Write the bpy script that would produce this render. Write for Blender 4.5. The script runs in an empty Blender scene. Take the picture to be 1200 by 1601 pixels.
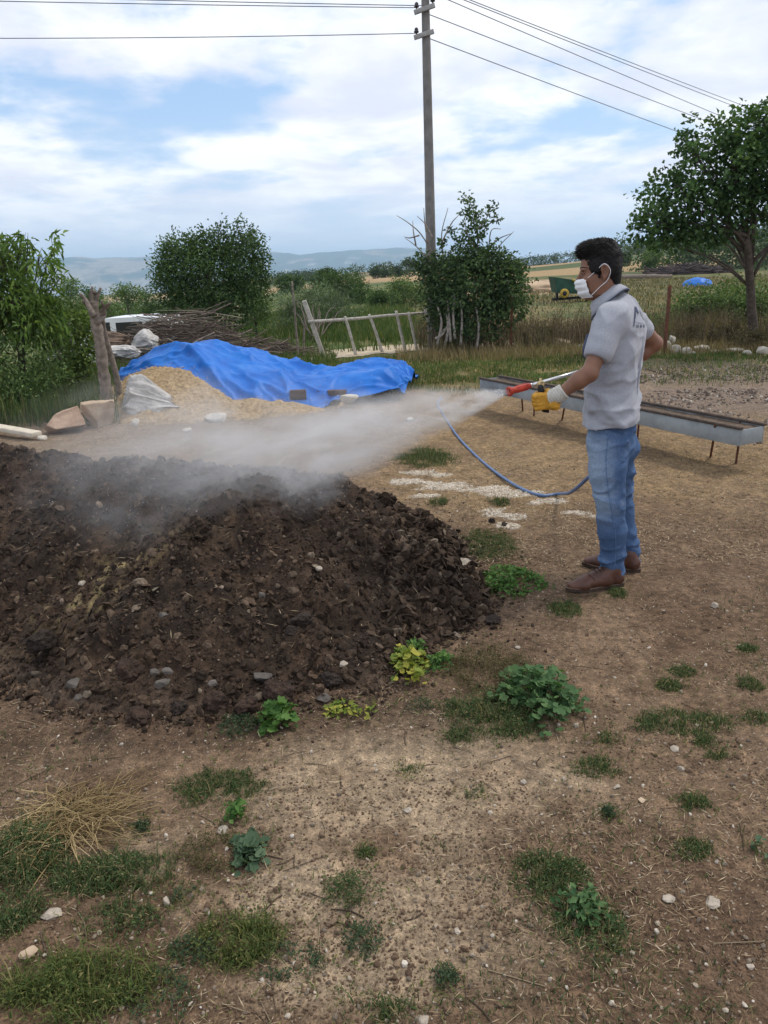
import bpy, math
import numpy as np
from mathutils import Vector, Matrix
from mathutils.bvhtree import BVHTree

S = bpy.context.scene
COL = S.collection
PI = math.pi
rad = math.radians
rng = np.random.default_rng(7)

# ------------------------------------------------------------------ camera
CF = 1200.0
CP, CR, CH = rad(17.66), rad(1.8), 1.6
_fw = np.array([0, math.cos(CP), -math.sin(CP)])
_u0 = np.array([0, math.sin(CP), math.cos(CP)])
_r0 = np.array([1.0, 0, 0])
_rt = math.cos(CR) * _r0 - math.sin(CR) * _u0
_up = math.cos(CR) * _u0 + math.sin(CR) * _r0
cam_d = bpy.data.cameras.new("camera")
cam_d.sensor_fit = 'VERTICAL'
cam_d.sensor_height = 24.0
cam_d.lens = 24.0 * CF / 1601.0
cam_d.clip_start = 0.05
cam_d.clip_end = 40000
cam = bpy.data.objects.new("camera", cam_d)
COL.objects.link(cam)
M = Matrix.Identity(4)
for i in range(3):
    M[i][0] = _rt[i]; M[i][1] = _up[i]; M[i][2] = -_fw[i]
M[2][3] = CH
cam.matrix_world = M
S.camera = cam

# ------------------------------------------------------------------ light
SUN_EL, SUN_AZ = rad(58), rad(62)          # azimuth from +Y towards +X
SUN_DIR = Vector((math.sin(SUN_AZ) * math.cos(SUN_EL), math.cos(SUN_AZ) * math.cos(SUN_EL), math.sin(SUN_EL)))
sl = bpy.data.lights.new("sun", 'SUN')
sl.energy = 1.5
sl.angle = rad(10)
sl.color = (1.0, 0.93, 0.82)
so = bpy.data.objects.new("sun", sl)
so.rotation_euler = SUN_DIR.to_track_quat('Z', 'Y').to_euler()
COL.objects.link(so)

S.view_settings.view_transform = 'Standard'
S.view_settings.look = 'None'
S.view_settings.exposure = 0.48
S.view_settings.gamma = 1.0
S.cycles.use_denoising = True
S.cycles.max_bounces = 6
S.cycles.diffuse_bounces = 3
S.cycles.glossy_bounces = 2
S.cycles.transmission_bounces = 3
S.cycles.transparent_max_bounces = 8
S.cycles.volume_bounces = 2
S.cycles.volume_step_rate = 1.6
S.cycles.volume_max_steps = 128


# ------------------------------------------------------------------ node helper
class NT:
    def __init__(self, tree):
        self.t = tree
        tree.nodes.clear()

    def n(self, typ, **kw):
        nd = self.t.nodes.new(typ)
        for k, v in kw.items():
            if k.startswith('_'):
                setattr(nd, k[1:], v)
        return nd

    def l(self, a, b):
        self.t.links.new(a, b)

    def sock(self, nd, idx, v):
        if v is None:
            return
        if isinstance(v, bpy.types.NodeSocket):
            self.l(v, nd.inputs[idx])
        else:
            nd.inputs[idx].default_value = v

    def math(self, op, a, b=None, c=None, clamp=False):
        nd = self.t.nodes.new('ShaderNodeMath')
        nd.operation = op
        nd.use_clamp = clamp
        self.sock(nd, 0, a); self.sock(nd, 1, b); self.sock(nd, 2, c)
        return nd.outputs[0]

    def vmath(self, op, a, b=None, scale=None):
        nd = self.t.nodes.new('ShaderNodeVectorMath')
        nd.operation = op
        self.sock(nd, 0, a); self.sock(nd, 1, b)
        if scale is not None:
            self.sock(nd, 3, scale)
        return nd.outputs['Value'] if op in ('DOT_PRODUCT', 'LENGTH', 'DISTANCE') else nd.outputs[0]

    def noise(self, vec=None, scale=5.0, detail=4.0, rough=0.55, dist=0.0):
        nd = self.t.nodes.new('ShaderNodeTexNoise')
        if vec is not None:
            self.l(vec, nd.inputs['Vector'])
        nd.inputs['Scale'].default_value = scale
        nd.inputs['Detail'].default_value = detail
        nd.inputs['Roughness'].default_value = rough
        nd.inputs['Distortion'].default_value = dist
        return nd.outputs[0]

    def ramp(self, fac, stops, interp='LINEAR'):
        nd = self.t.nodes.new('ShaderNodeValToRGB')
        cr = nd.color_ramp
        cr.interpolation = interp
        while len(cr.elements) < len(stops):
            cr.elements.new(0.5)
        for e, (p, c) in zip(cr.elements, stops):
            e.position = p
            e.color = (*c, 1.0) if len(c) == 3 else c
        self.l(fac, nd.inputs[0])
        return nd.outputs[0]

    def mix(self, fac, a, b, blend='MIX'):
        nd = self.t.nodes.new('ShaderNodeMix')
        nd.data_type = 'RGBA'
        nd.blend_type = blend
        self.sock(nd, 0, fac)
        for i, v in ((6, a), (7, b)):
            if isinstance(v, bpy.types.NodeSocket):
                self.l(v, nd.inputs[i])
            else:
                nd.inputs[i].default_value = (*v, 1.0)
        return nd.outputs[2]

    def mapr(self, v, a, b, c=0.0, d=1.0, smooth=True):
        nd = self.t.nodes.new('ShaderNodeMapRange')
        nd.interpolation_type = 'SMOOTHSTEP' if smooth else 'LINEAR'
        self.sock(nd, 0, v)
        for i, q in ((1, a), (2, b), (3, c), (4, d)):
            nd.inputs[i].default_value = q
        return nd.outputs[0]


# ------------------------------------------------------------------ sky: clouded Nishita
world = bpy.data.worlds.new("World")
S.world = world
world.use_nodes = True
w = NT(world.node_tree)
sky = w.n('ShaderNodeTexSky', _sky_type='NISHITA')
sky.sun_disc = False
sky.sun_elevation = SUN_EL
sky.sun_rotation = SUN_AZ
sky.altitude = 300
sky.air_density = 1.0
sky.dust_density = 0.6
sky.ozone_density = 1.6
tc = w.n('ShaderNodeTexCoord')
dirv = w.vmath('NORMALIZE', tc.outputs['Generated'])
sp = w.n('ShaderNodeSeparateXYZ'); w.l(dirv, sp.inputs[0])
dx, dy, dz = sp.outputs
zz = w.math('ADD', w.math('MAXIMUM', dz, 0.0), 0.17)
cb = w.n('ShaderNodeCombineXYZ')
w.l(w.math('DIVIDE', dx, zz), cb.inputs[0]); w.l(w.math('DIVIDE', dy, zz), cb.inputs[1])
cp = cb.outputs[0]
n1 = w.noise(cp, 1.25, 10.0, 0.58, 0.2)
n2 = w.noise(w.vmath('ADD', cp, (7.3, 2.1, 3.3)), 3.2, 9.0, 0.58, 0.15)
n3 = w.noise(w.vmath('ADD', cp, (1.3, 9.1, 5.0)), 1.7, 7.0, 0.55, 0.3)
# clearer patch of sky low on the left, a smaller one to the right
def hole(d, r0, r1, amt):
    dd = w.vmath('LENGTH', w.vmath('MULTIPLY', w.vmath('SUBTRACT', dirv, d), (0.62, 0.62, 1.9)))
    return w.math('MULTIPLY', w.mapr(dd, r0, r1, 1.0, 0.0), amt)
def unit(px, py):
    d = _fw + (px - 600) / CF * _rt + (800.5 - py) / CF * _up
    d = d / np.linalg.norm(d)
    return tuple(float(q) for q in d)
bias = w.math('ADD', hole(unit(110, 172), 0.02, 0.16, 0.16), hole(unit(960, 225), 0.0, 0.15, 0.12))
bias = w.math('ADD', bias, hole(unit(330, 165), 0.0, 0.10, 0.12))
bias = w.math('ADD', bias, hole(unit(230, 20), 0.0, 0.06, 0.12))
cov = w.math('SUBTRACT', w.math('ADD', w.math('MULTIPLY', n1, 0.75), w.math('MULTIPLY', n2, 0.42)), bias)
mask = w.mapr(cov, 0.40, 0.60)
# flat cloud line near the horizon thins to pale haze
low = w.mapr(dz, 0.015, 0.11)
mask = w.math('MULTIPLY', mask, w.math('ADD', w.math('MULTIPLY', low, 0.72), 0.28))
shade = w.mapr(n3, 0.36, 0.62)
ccol = w.mix(shade, (6.2, 6.5, 7.5), (8.5, 8.55, 8.8))
hz = w.mapr(dz, 0.0, 0.20, 1.0, 0.0)
base = w.mix(w.math('MULTIPLY', hz, 0.80), w.mix(0.62, w.vmath('SCALE', sky.outputs[0], None, 1.25), (3.1, 4.6, 6.9)), (5.3, 6.1, 7.4))
skyc = w.mix(mask, base, ccol)
bg = w.n('ShaderNodeBackground'); bg.inputs['Strength'].default_value = 0.10
w.l(skyc, bg.inputs['Color'])
wo = w.n('ShaderNodeOutputWorld'); w.l(bg.outputs[0], wo.inputs['Surface'])

# ------------------------------------------------------------------ geometry helpers
def ray(px, py):
    return _fw + (px - 600) / CF * _rt + (800.5 - py) / CF * _up
def at(px, py, z=0.0):
    d = ray(px, py)
    t = (z - CH) / d[2]
    return np.array([0, 0, CH]) + d * t
def aty(px, py, Y):
    d = ray(px, py)
    return np.array([0, 0, CH]) + d * (Y / d[1])
def mpp(Y):                    # metres per photo pixel at depth Y
    return Y / CF
def sst(a, b, x):
    t = np.clip((np.asarray(x, float) - a) / (b - a), 0, 1)
    return t * t * (3 - 2 * t)

def _hash(ix, iy, iz, seed):
    with np.errstate(over='ignore'):
        h = (ix.astype(np.uint32) * np.uint32(374761393) + iy.astype(np.uint32) * np.uint32(668265263)
             + iz.astype(np.uint32) * np.uint32(2147483647) + np.uint32(seed * 974711 + 12345))
        h = (h ^ (h >> np.uint32(13))) * np.uint32(1274126177)
        h = (h ^ (h >> np.uint32(16))) * np.uint32(2246822519)
        h = h ^ (h >> np.uint32(15))
    return h.astype(np.float64) / 4294967295.0
def vn2(x, y, seed=0):
    x = np.asarray(x, float); y = np.asarray(y, float)
    xi = np.floor(x); yi = np.floor(y)
    fx = x - xi; fy = y - yi
    fx = fx * fx * (3 - 2 * fx); fy = fy * fy * (3 - 2 * fy)
    xi = xi.astype(np.int64); yi = yi.astype(np.int64); z = np.zeros_like(xi)
    a = _hash(xi, yi, z, seed); b = _hash(xi + 1, yi, z, seed)
    c = _hash(xi, yi + 1, z, seed); d = _hash(xi + 1, yi + 1, z, seed)
    return (a * (1 - fx) + b * fx) * (1 - fy) + (c * (1 - fx) + d * fx) * fy
def fbm2(x, y, octv=4, seed=0, gain=0.5, lac=2.07):
    s = 0; a = 1; t = 0
    for o in range(octv):
        s = s + a * vn2(x, y, seed + o * 17); t += a; a *= gain
        x = np.asarray(x) * lac + 13.7; y = np.asarray(y) * lac + 5.1
    return s / t
def vn3(x, y, z, seed=0):
    xi = np.floor(x); yi = np.floor(y); zi = np.floor(z)
    fx = x - xi; fy = y - yi; fz = z - zi
    fx = fx * fx * (3 - 2 * fx); fy = fy * fy * (3 - 2 * fy); fz = fz * fz * (3 - 2 * fz)
    xi = xi.astype(np.int64); yi = yi.astype(np.int64); zi = zi.astype(np.int64)
    r = 0
    for k in (0, 1):
        a = _hash(xi, yi, zi + k, seed); b = _hash(xi + 1, yi, zi + k, seed)
        c = _hash(xi, yi + 1, zi + k, seed); d = _hash(xi + 1, yi + 1, zi + k, seed)
        v = (a * (1 - fx) + b * fx) * (1 - fy) + (c * (1 - fx) + d * fx) * fy
        r = r + v * (fz if k else 1 - fz)
    return r
def fbm3(p, octv=3, seed=0, gain=0.5):
    x, y, z = p[..., 0], p[..., 1], p[..., 2]
    s = 0; a = 1; t = 0
    for o in range(octv):
        s = s + a * vn3(x, y, z, seed + o * 31); t += a; a *= gain
        x = x * 2.03 + 3.1; y = y * 2.03 + 7.7; z = z * 2.03 + 1.9
    return s / t

class MB:
    """collects vertices and triangles / quads and links them as ONE mesh object"""
    def __init__(self):
        self.v = []; self.f = {3: [], 4: []}; self.n = 0; self.mi = {3: [], 4: []}
    def add(self, v, tri=None, quad=None, mi=0):
        v = np.asarray(v, float).reshape(-1, 3)
        self.v.append(v)
        for k, q in ((3, tri), (4, quad)):
            if q is not None and len(q):
                q = np.asarray(q, np.int64).reshape(-1, k) + self.n
                self.f[k].append(q); self.mi[k].append(np.full(len(q), mi, np.int32))
        self.n += len(v)
        return self
    def arrays(self):
        v = np.concatenate(self.v) if self.v else np.zeros((0, 3))
        t = np.concatenate(self.f[3]) if self.f[3] else np.zeros((0, 3), np.int64)
        q = np.concatenate(self.f[4]) if self.f[4] else np.zeros((0, 4), np.int64)
        return v, t, q
    def mesh(self, name, mats, smooth=True):
        v, t, q = self.arrays()
        me = bpy.data.meshes.new(name)
        me.vertices.add(len(v)); me.vertices.foreach_set("co", v.astype(np.float32).ravel())
        nl = len(t) * 3 + len(q) * 4
        me.loops.add(nl)
        me.loops.foreach_set("vertex_index", np.concatenate([t.ravel(), q.ravel()]).astype(np.int32))
        me.polygons.add(len(t) + len(q))
        st = np.concatenate([np.arange(len(t)) * 3, len(t) * 3 + np.arange(len(q)) * 4]).astype(np.int32)
        me.polygons.foreach_set("loop_start", st)
        mi = np.concatenate([np.concatenate(self.mi[k]) if self.mi[k] else np.zeros(0, np.int32) for k in (3, 4)])
        if not isinstance(mats, (list, tuple)):
            mats = [mats]
        for m in mats:
            me.materials.append(m)
        me.polygons.foreach_set("material_index", mi)
        me.polygons.foreach_set("use_smooth", np.full(len(mi), bool(smooth)))
        me.update(calc_edges=True)
        return me
    def build(self, name, mats, parent=None, smooth=True):
        o = bpy.data.objects.new(name, self.mesh(name, mats, smooth))
        COL.objects.link(o)
        if parent is not None:
            o.parent = parent
            o.matrix_parent_inverse = parent.matrix_world.inverted() if parent.type != 'EMPTY' else Matrix.Translation(parent.location).inverted()
        return o

def tag(o, label=None, cat=None, group=None, kind=None):
    if label: o['label'] = label
    if cat: o['category'] = cat
    if group: o['group'] = group
    if kind: o['kind'] = kind
    return o
def thing(name, loc, label, cat, group=None):
    o = bpy.data.objects.new(name, None)
    o.empty_display_size = 0.1
    o.location = tuple(float(q) for q in loc)
    COL.objects.link(o)
    return tag(o, label, cat, group)

def unitv(v):
    v = np.asarray(v, float)
    return v / (np.linalg.norm(v, axis=-1, keepdims=True) + 1e-12)
def frame_of(d):
    d = unitv(d)
    a = np.array([0, 0, 1.0]) if abs(d[2]) < 0.9 else np.array([1.0, 0, 0])
    x = unitv(np.cross(a, d)); y = np.cross(d, x)
    return x, y, d
def spline(pts, n):
    """Catmull-Rom through pts (k x m) sampled n times"""
    pts = np.asarray(pts, float)
    k = len(pts)
    if k == 2:
        return pts[0] + (pts[1] - pts[0]) * np.linspace(0, 1, n)[:, None]
    P = np.vstack([2 * pts[0] - pts[1], pts, 2 * pts[-1] - pts[-2]])
    t = np.linspace(0, k - 1 - 1e-9, n)
    i = t.astype(int); u = (t - i)[:, None]
    p0, p1, p2, p3 = P[i], P[i + 1], P[i + 2], P[i + 3]
    return 0.5 * (2 * p1 + (p2 - p0) * u + (2 * p0 - 5 * p1 + 4 * p2 - p3) * u ** 2 + (3 * p1 - p0 - 3 * p2 + p3) * u ** 3)
def tube(mb, pts, r, n=8, cap=True, jitter=0.0, mi=0):
    pts = np.asarray(pts, float); k = len(pts)
    r = np.broadcast_to(np.asarray(r, float), (k,))
    T = unitv(np.gradient(pts, axis=0))
    x, y, _ = frame_of(T[0])
    ang = np.arange(n) * 2 * PI / n
    V = []
    for i in range(k):
        x = unitv(x - T[i] * np.dot(x, T[i])); y = np.cross(T[i], x)
        rr = r[i] * (1 + (rng.uniform(-jitter, jitter, n) if jitter else 0))
        V.append(pts[i] + (np.cos(ang) * rr)[:, None] * x + (np.sin(ang) * rr)[:, None] * y)
    V = np.concatenate(V)
    a = np.arange(n); b = (a + 1) % n
    Q = np.concatenate([np.stack([i * n + a, i * n + b, (i + 1) * n + b, (i + 1) * n + a], 1) for i in range(k - 1)])
    tri = None
    if cap:
        V = np.vstack([V, pts[0], pts[-1]])
        c0, c1 = k * n, k * n + 1
        tri = np.concatenate([np.stack([np.full(n, c0), b, a], 1), np.stack([np.full(n, c1), (k - 1) * n + a, (k - 1) * n + b], 1)])
    mb.add(V, tri, Q, mi)
_ICO = {}
def ico(sub):
    if sub not in _ICO:
        import bmesh
        bm = bmesh.new(); bmesh.ops.create_icosphere(bm, subdivisions=sub, radius=1.0)
        v = np.array([q.co[:] for q in bm.verts]); f = np.array([[l.index for l in q.verts] for q in bm.faces]); bm.free()
        _ICO[sub] = (v, f)
    return _ICO[sub]
def rotz(a):
    c, s = math.cos(a), math.sin(a)
    return np.array([[c, -s, 0], [s, c, 0], [0, 0, 1.0]])
def rotx(a):
    c, s = math.cos(a), math.sin(a)
    return np.array([[1.0, 0, 0], [0, c, -s], [0, s, c]])
def rand_rot(n):
    q = rng.normal(size=(n, 4)); q /= np.linalg.norm(q, axis=1, keepdims=True)
    a, b, c, d = q.T
    return np.stack([np.stack([1 - 2 * (c * c + d * d), 2 * (b * c - a * d), 2 * (b * d + a * c)], -1),
                     np.stack([2 * (b * c + a * d), 1 - 2 * (b * b + d * d), 2 * (c * d - a * b)], -1),
                     np.stack([2 * (b * d - a * c), 2 * (c * d + a * b), 1 - 2 * (b * b + c * c)], -1)], 1)
def lumps(mb, pos, size, sub=1, flat=(0.5, 1.0), noise=0.25, rot=None, mi=0):
    """many deformed stones / clods in one go: pos Nx3, size N"""
    v, f = ico(sub)
    n = len(pos)
    sc = np.stack([np.ones(n), rng.uniform(0.65, 1, n), rng.uniform(flat[0], flat[1], n)], 1)
    R = rand_rot(n) if rot is None else rot
    d = 1 + noise * rng.uniform(-1, 1, (n, len(v)))
    P = v[None] * d[..., None] * sc[:, None, :] * np.asarray(size)[:, None, None]
    P = np.einsum('nij,nkj->nki', R, P) + np.asarray(pos)[:, None, :]
    F = f[None] + (np.arange(n) * len(v))[:, None, None]
    mb.add(P.reshape(-1, 3), tri=F.reshape(-1, 3), mi=mi)
def rock(mb, c, dims, seed, sub=4, rough=0.10, cuts=7, R=None, mi=0, boxy=0.35):
    """an angular stone: sphere cut by random planes plus noise"""
    v, f = ico(sub)
    r = np.random.default_rng(seed)
    p = v / np.abs(v).max(1, keepdims=True) ** boxy
    for _ in range(cuts):
        nrm = unitv(r.normal(size=3)); off = r.uniform(0.6, 0.88)
        d = p @ nrm - off
        p = p - np.where(d > 0, d, 0)[:, None] * nrm
    p = p * (1 + rough * (fbm3(v * 3.1 + seed, 3, seed) - 0.5))[:, None]
    p = p / np.abs(p).max(0)
    p = p * (np.asarray(dims) / 2)
    if R is not None:
        p = p @ R.T
    mb.add(p + np.asarray(c), tri=f, mi=mi)
def box(mb, c, dims, R=None, bev=0.0, mi=0):
    h = np.asarray(dims, float) / 2
    if bev <= 0:
        s = np.array([[-1, -1, -1], [1, -1, -1], [1, 1, -1], [-1, 1, -1], [-1, -1, 1], [1, -1, 1], [1, 1, 1], [-1, 1, 1]])
        v = s * h
        q = [[0, 3, 2, 1], [4, 5, 6, 7], [0, 1, 5, 4], [1, 2, 6, 5], [2, 3, 7, 6], [3, 0, 4, 7]]
        t = None
    else:
        import bmesh
        bm = bmesh.new(); bmesh.ops.create_cube(bm, size=1.0)
        for q_ in bm.verts:
            q_.co = Vector((q_.co.x * dims[0], q_.co.y * dims[1], q_.co.z * dims[2]))
        bmesh.ops.bevel(bm, geom=bm.edges[:], offset=bev, segments=2, profile=0.5, affect='EDGES')
        bm.verts.ensure_lookup_table()
        v = np.array([q_.co[:] for q_ in bm.verts])
        t = [[l.index for l in q_.verts] for q_ in bm.faces if len(q_.verts) == 3]
        q = [[l.index for l in q_.verts] for q_ in bm.faces if len(q_.verts) == 4]
        bm.free()
    if R is not None:
        v = v @ np.asarray(R).T
    mb.add(v + np.asarray(c), t, q, mi)
def beam(mb, a, b, wd, th, up=(0, 0, 1), bev=0.004, mi=0):
    """rectangular bar from a to b"""
    a = np.asarray(a, float); b = np.asarray(b, float)
    d = b - a; L = np.linalg.norm(d); d = d / L
    x = unitv(np.cross(d, np.asarray(up, float))); y = np.cross(x, d)
    box(mb, (a + b) / 2, (L, wd, th), np.stack([d, x, y], 1), bev, mi)
def sheet(mb, P, mi=0):
    """P: nu x nv x 3 grid of points"""
    nu, nv = P.shape[:2]
    i = np.arange(nu - 1)[:, None] * nv + np.arange(nv - 1)[None]
    mb.add(P.reshape(-1, 3), quad=np.stack([i, i + nv, i + nv + 1, i + 1], -1).reshape(-1, 4), mi=mi)

# leaves: arrays of bases P, axis directions D, face normals N
def leaves(mb, P, D, N, L, W, fold=0.25, droop=0.0, mi=0):
    n = len(P)
    D = unitv(D); X = unitv(np.cross(D, N)); N = np.cross(X, D)
    L = np.broadcast_to(L, (n,))[:, None]; W = np.broadcast_to(W, (n,))[:, None]
    mid = P + D * L * 0.5
    tip = P + D * L - N * L * droop
    l = mid + X * W * 0.5 + N * W * fold
    r = mid - X * W * 0.5 + N * W * fold
    V = np.stack([P, l, tip, r], 1).reshape(-1, 3)
    o = np.arange(n)[:, None] * 4
    T = np.concatenate([o + np.array([[0, 2, 1]]), o + np.array([[0, 3, 2]])])
    mb.add(V, tri=T, mi=mi)
def blades(mb, P, H, W, lean=0.4, dirs=None, mi=0):
    """grass blades: 3-level bent strips"""
    n = len(P)
    a = rng.uniform(0, 2 * PI, n) if dirs is None else dirs
    d = np.stack([np.cos(a), np.sin(a), np.zeros(n)], 1)
    x = np.stack([-np.sin(a + rng.normal(0, .6, n)), np.cos(a), np.zeros(n)], 1)
    H = np.broadcast_to(H, (n,)); W = np.broadcast_to(W, (n,))
    b = rng.uniform(0.1, 1.0, n) * lean
    up = np.array([0, 0, 1.0])
    m = P + up * (H * 0.55)[:, None] + d * (H * b * 0.35)[:, None]
    t = P + up * (H * np.sqrt(np.clip(1 - b * b * 0.8, 0.05, 1)))[:, None] + d * (H * b)[:, None]
    hw = (W / 2)[:, None]
    V = np.stack([P - x * hw, P + x * hw, m - x * hw * .8, m + x * hw * .8, t], 1).reshape(-1, 3)
    o = np.arange(n)[:, None] * 5
    mb.add(V, tri=o + np.array([[2, 3, 4]]), quad=o + np.array([[0, 1, 3, 2]]), mi=mi)

# ------------------------------------------------------------------ materials
def mat(name, color, rough=0.85, var=0.25, scale=8.0, bump=0.0, bscale=40.0, metal=0.0, spec=0.3, color2=None, detail=5.0, coord='Object', bdist=0.01, sheen=0.0):
    m = bpy.data.materials.new(name); m.use_nodes = True
    t = NT(m.node_tree)
    o = t.n('ShaderNodeOutputMaterial'); p = t.n('ShaderNodeBsdfPrincipled')
    t.l(p.outputs[0], o.inputs[0])
    c = t.n('ShaderNodeTexCoord').outputs[coord]
    n = t.noise(c, scale, detail, 0.6)
    lo = tuple(q * (1 - var) for q in color)
    hi = color2 if color2 else tuple(min(1, q * (1 + var)) for q in color)
    t.l(t.ramp(n, [(0.32, lo), (0.68, hi)]), p.inputs['Base Color'])
    p.inputs['Roughness'].default_value = rough
    p.inputs['Metallic'].default_value = metal
    p.inputs['Specular IOR Level'].default_value = spec
    if sheen:
        p.inputs['Sheen Weight'].default_value = sheen
    if bump:
        b = t.n('ShaderNodeBump'); b.inputs['Strength'].default_value = bump; b.inputs['Distance'].default_value = bdist
        t.l(t.noise(c, bscale, 4.0, 0.6), b.inputs['Height']); t.l(b.outputs[0], p.inputs['Normal'])
    m['p'] = 1
    return m
def island_mat(name, stops, rough=0.8, transl=0.0, spec=0.2, nscale=0.0, nscale2=0.0):
    """colour picked per loose piece (leaf, blade, pebble)"""
    m = bpy.data.materials.new(name); m.use_nodes = True
    t = NT(m.node_tree)
    o = t.n('ShaderNodeOutputMaterial'); p = t.n('ShaderNodeBsdfPrincipled')
    g = t.n('ShaderNodeNewGeometry')
    c = t.ramp(g.outputs['Random Per Island'], stops)
    if nscale:
        tc_ = t.n('ShaderNodeTexCoord')
        nn = t.noise(tc_.outputs['Object'], nscale, 3.0, 0.6)
        c = t.mix(0.75, c, t.ramp(nn, [(0.34, (0.45,) * 3), (0.66, (1.5,) * 3)]), 'MULTIPLY')
    if nscale2:
        nn = t.noise(t.n('ShaderNodeTexCoord').outputs['Object'], nscale2, 4.0, 0.6)
        c = t.mix(0.85, c, t.ramp(nn, [(0.36, (0.62, 0.6, 0.58)), (0.64, (1.5, 1.42, 1.32))]), 'MULTIPLY')
    t.l(c, p.inputs['Base Color'])
    p.inputs['Roughness'].default_value = rough
    p.inputs['Specular IOR Level'].default_value = spec
    if transl:
        tr = t.n('ShaderNodeBsdfTranslucent')
        t.l(t.mix(1.0, c, (1.0, 1.05, 0.45), 'MULTIPLY'), tr.inputs[0])
        mx = t.n('ShaderNodeMixShader'); mx.inputs[0].default_value = transl
        t.l(p.outputs[0], mx.inputs[1]); t.l(tr.outputs[0], mx.inputs[2])
        t.l(mx.outputs[0], o.inputs[0])
    else:
        t.l(p.outputs[0], o.inputs[0])
    return m
# ------------------------------------------------------------------ ground
def terrain(x, y):
    """large-scale lie of the land"""
    x = np.asarray(x, float); y = np.asarray(y, float)
    r = np.hypot(x, y); a = np.arctan2(x, np.maximum(y, 0.01))
    h = np.zeros_like(r)
    h = h - sst(-0.10, -0.28, a) * (1.5 * sst(12.5, 24, r) + 5.0 * sst(25, 150, r))
    h = h + sst(0.12, 0.48, a) * (5.2 * sst(50, 240, r))
    h = h - sst(0.02, -0.1, a) * sst(30, 200, r) * 2.0
    h = h + 0.8 * (fbm2(x / 40, y / 40, 3, 5) - 0.5) * sst(25, 90, r)
    h = h - 150 * sst(420, 2600, r)
    return h
def gh(x, y):
    """ground height with near relief"""
    x = np.asarray(x, float); y = np.asarray(y, float)
    r = np.hypot(x, y)
    n = (fbm2(x * 1.1, y * 1.1, 3, 1) - 0.5) * 0.05 + (fbm2(x * 7, y * 7, 3, 2) - 0.5) * 0.022
    man = np.exp(-((x - 1.08) ** 2 + (y - 3.75) ** 2) / 0.12)
    return terrain(x, y) + n * (1 - sst(60, 300, r)) * (1 - 0.85 * man)
def G(px, py):                   # point of the ground seen at a photo pixel
    p = at(px, py, 0)
    for _ in range(4):
        p = at(px, py, float(gh(p[0], p[1])))
    return p
def G0(p):
    p = np.array(p, float); p[2] = float(gh(p[0], p[1])); return p

def _axis(segs, g, lim):
    a = [segs[0][0]]
    for (s, e, st) in segs:
        a += list(np.linspace(s, e, int(round((e - s) / st)) + 1)[1:])
    st = segs[-1][2]
    while a[-1] < lim:
        st *= g; a.append(a[-1] + st)
    return a
_xp = _axis([(0, 3.3, .025), (3.3, 12, .09), (12, 40, .4)], 1.09, 9000)
xs = np.array([-q for q in _xp[:0:-1]] + _xp)
ys = np.array([-60, -30, -15, -8, -4, -2, -1, -.4, 0, .3, .6] + _axis([(0.8, 7, .025), (7, 16.5, .06), (16.5, 45, .3)], 1.08, 5200))
GX, GY = np.meshgrid(xs, ys, indexing='ij')
GZ = gh(GX, GY)

def ell(x, y, px, py, hw, hh, soft=0.6):
    """mask of a ground patch given by its middle and half sizes in the photo"""
    c = at(px, py); e = at(px + hw, py); t = at(px, py - hh); b = at(px, py + hh)
    rx = abs(e[0] - c[0]) + 1e-3; ry = (t[1] - b[1]) / 2
    d = np.hypot((x - c[0]) / rx, (y - (t[1] + b[1]) / 2) / ry)
    d = d + (fbm2(x * 5, y * 5, 4, 40) - 0.5) * 1.1
    return 1 - sst(1 - soft, 1 + soft, d)
def lerp(a, b, t):
    return a * (1 - t[..., None]) + np.asarray(b) * t[..., None]
def powder_mask(x, y):
    m = -1.0
    for (px, py, hw, hh) in ((640, 757, 40, 6), (700, 762, 50, 7), (755, 768, 45, 7), (805, 776, 45, 7), (850, 786, 30, 5), (655, 741, 24, 4), (665, 778, 26, 3), (770, 803, 30, 8), (800, 808, 32, 7), (795, 824, 18, 7), (900, 802, 34, 3), (930, 806, 18, 4), (690, 745, 20, 3)):
        c = at(px, py); e = at(px + hw, py); t_ = at(px, py - hh); b_ = at(px, py + hh)
        m = np.maximum(m, 1.0 - np.hypot((x - c[0]) / abs(e[0] - c[0]), (y - c[1]) / ((t_[1] - b_[1]) / 2)))
    return m + (fbm2(x * 8, y * 13, 4, 390) - .52) * 1.3 + (fbm2(x * 40, y * 40, 2, 391) - .5) * .5
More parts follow.
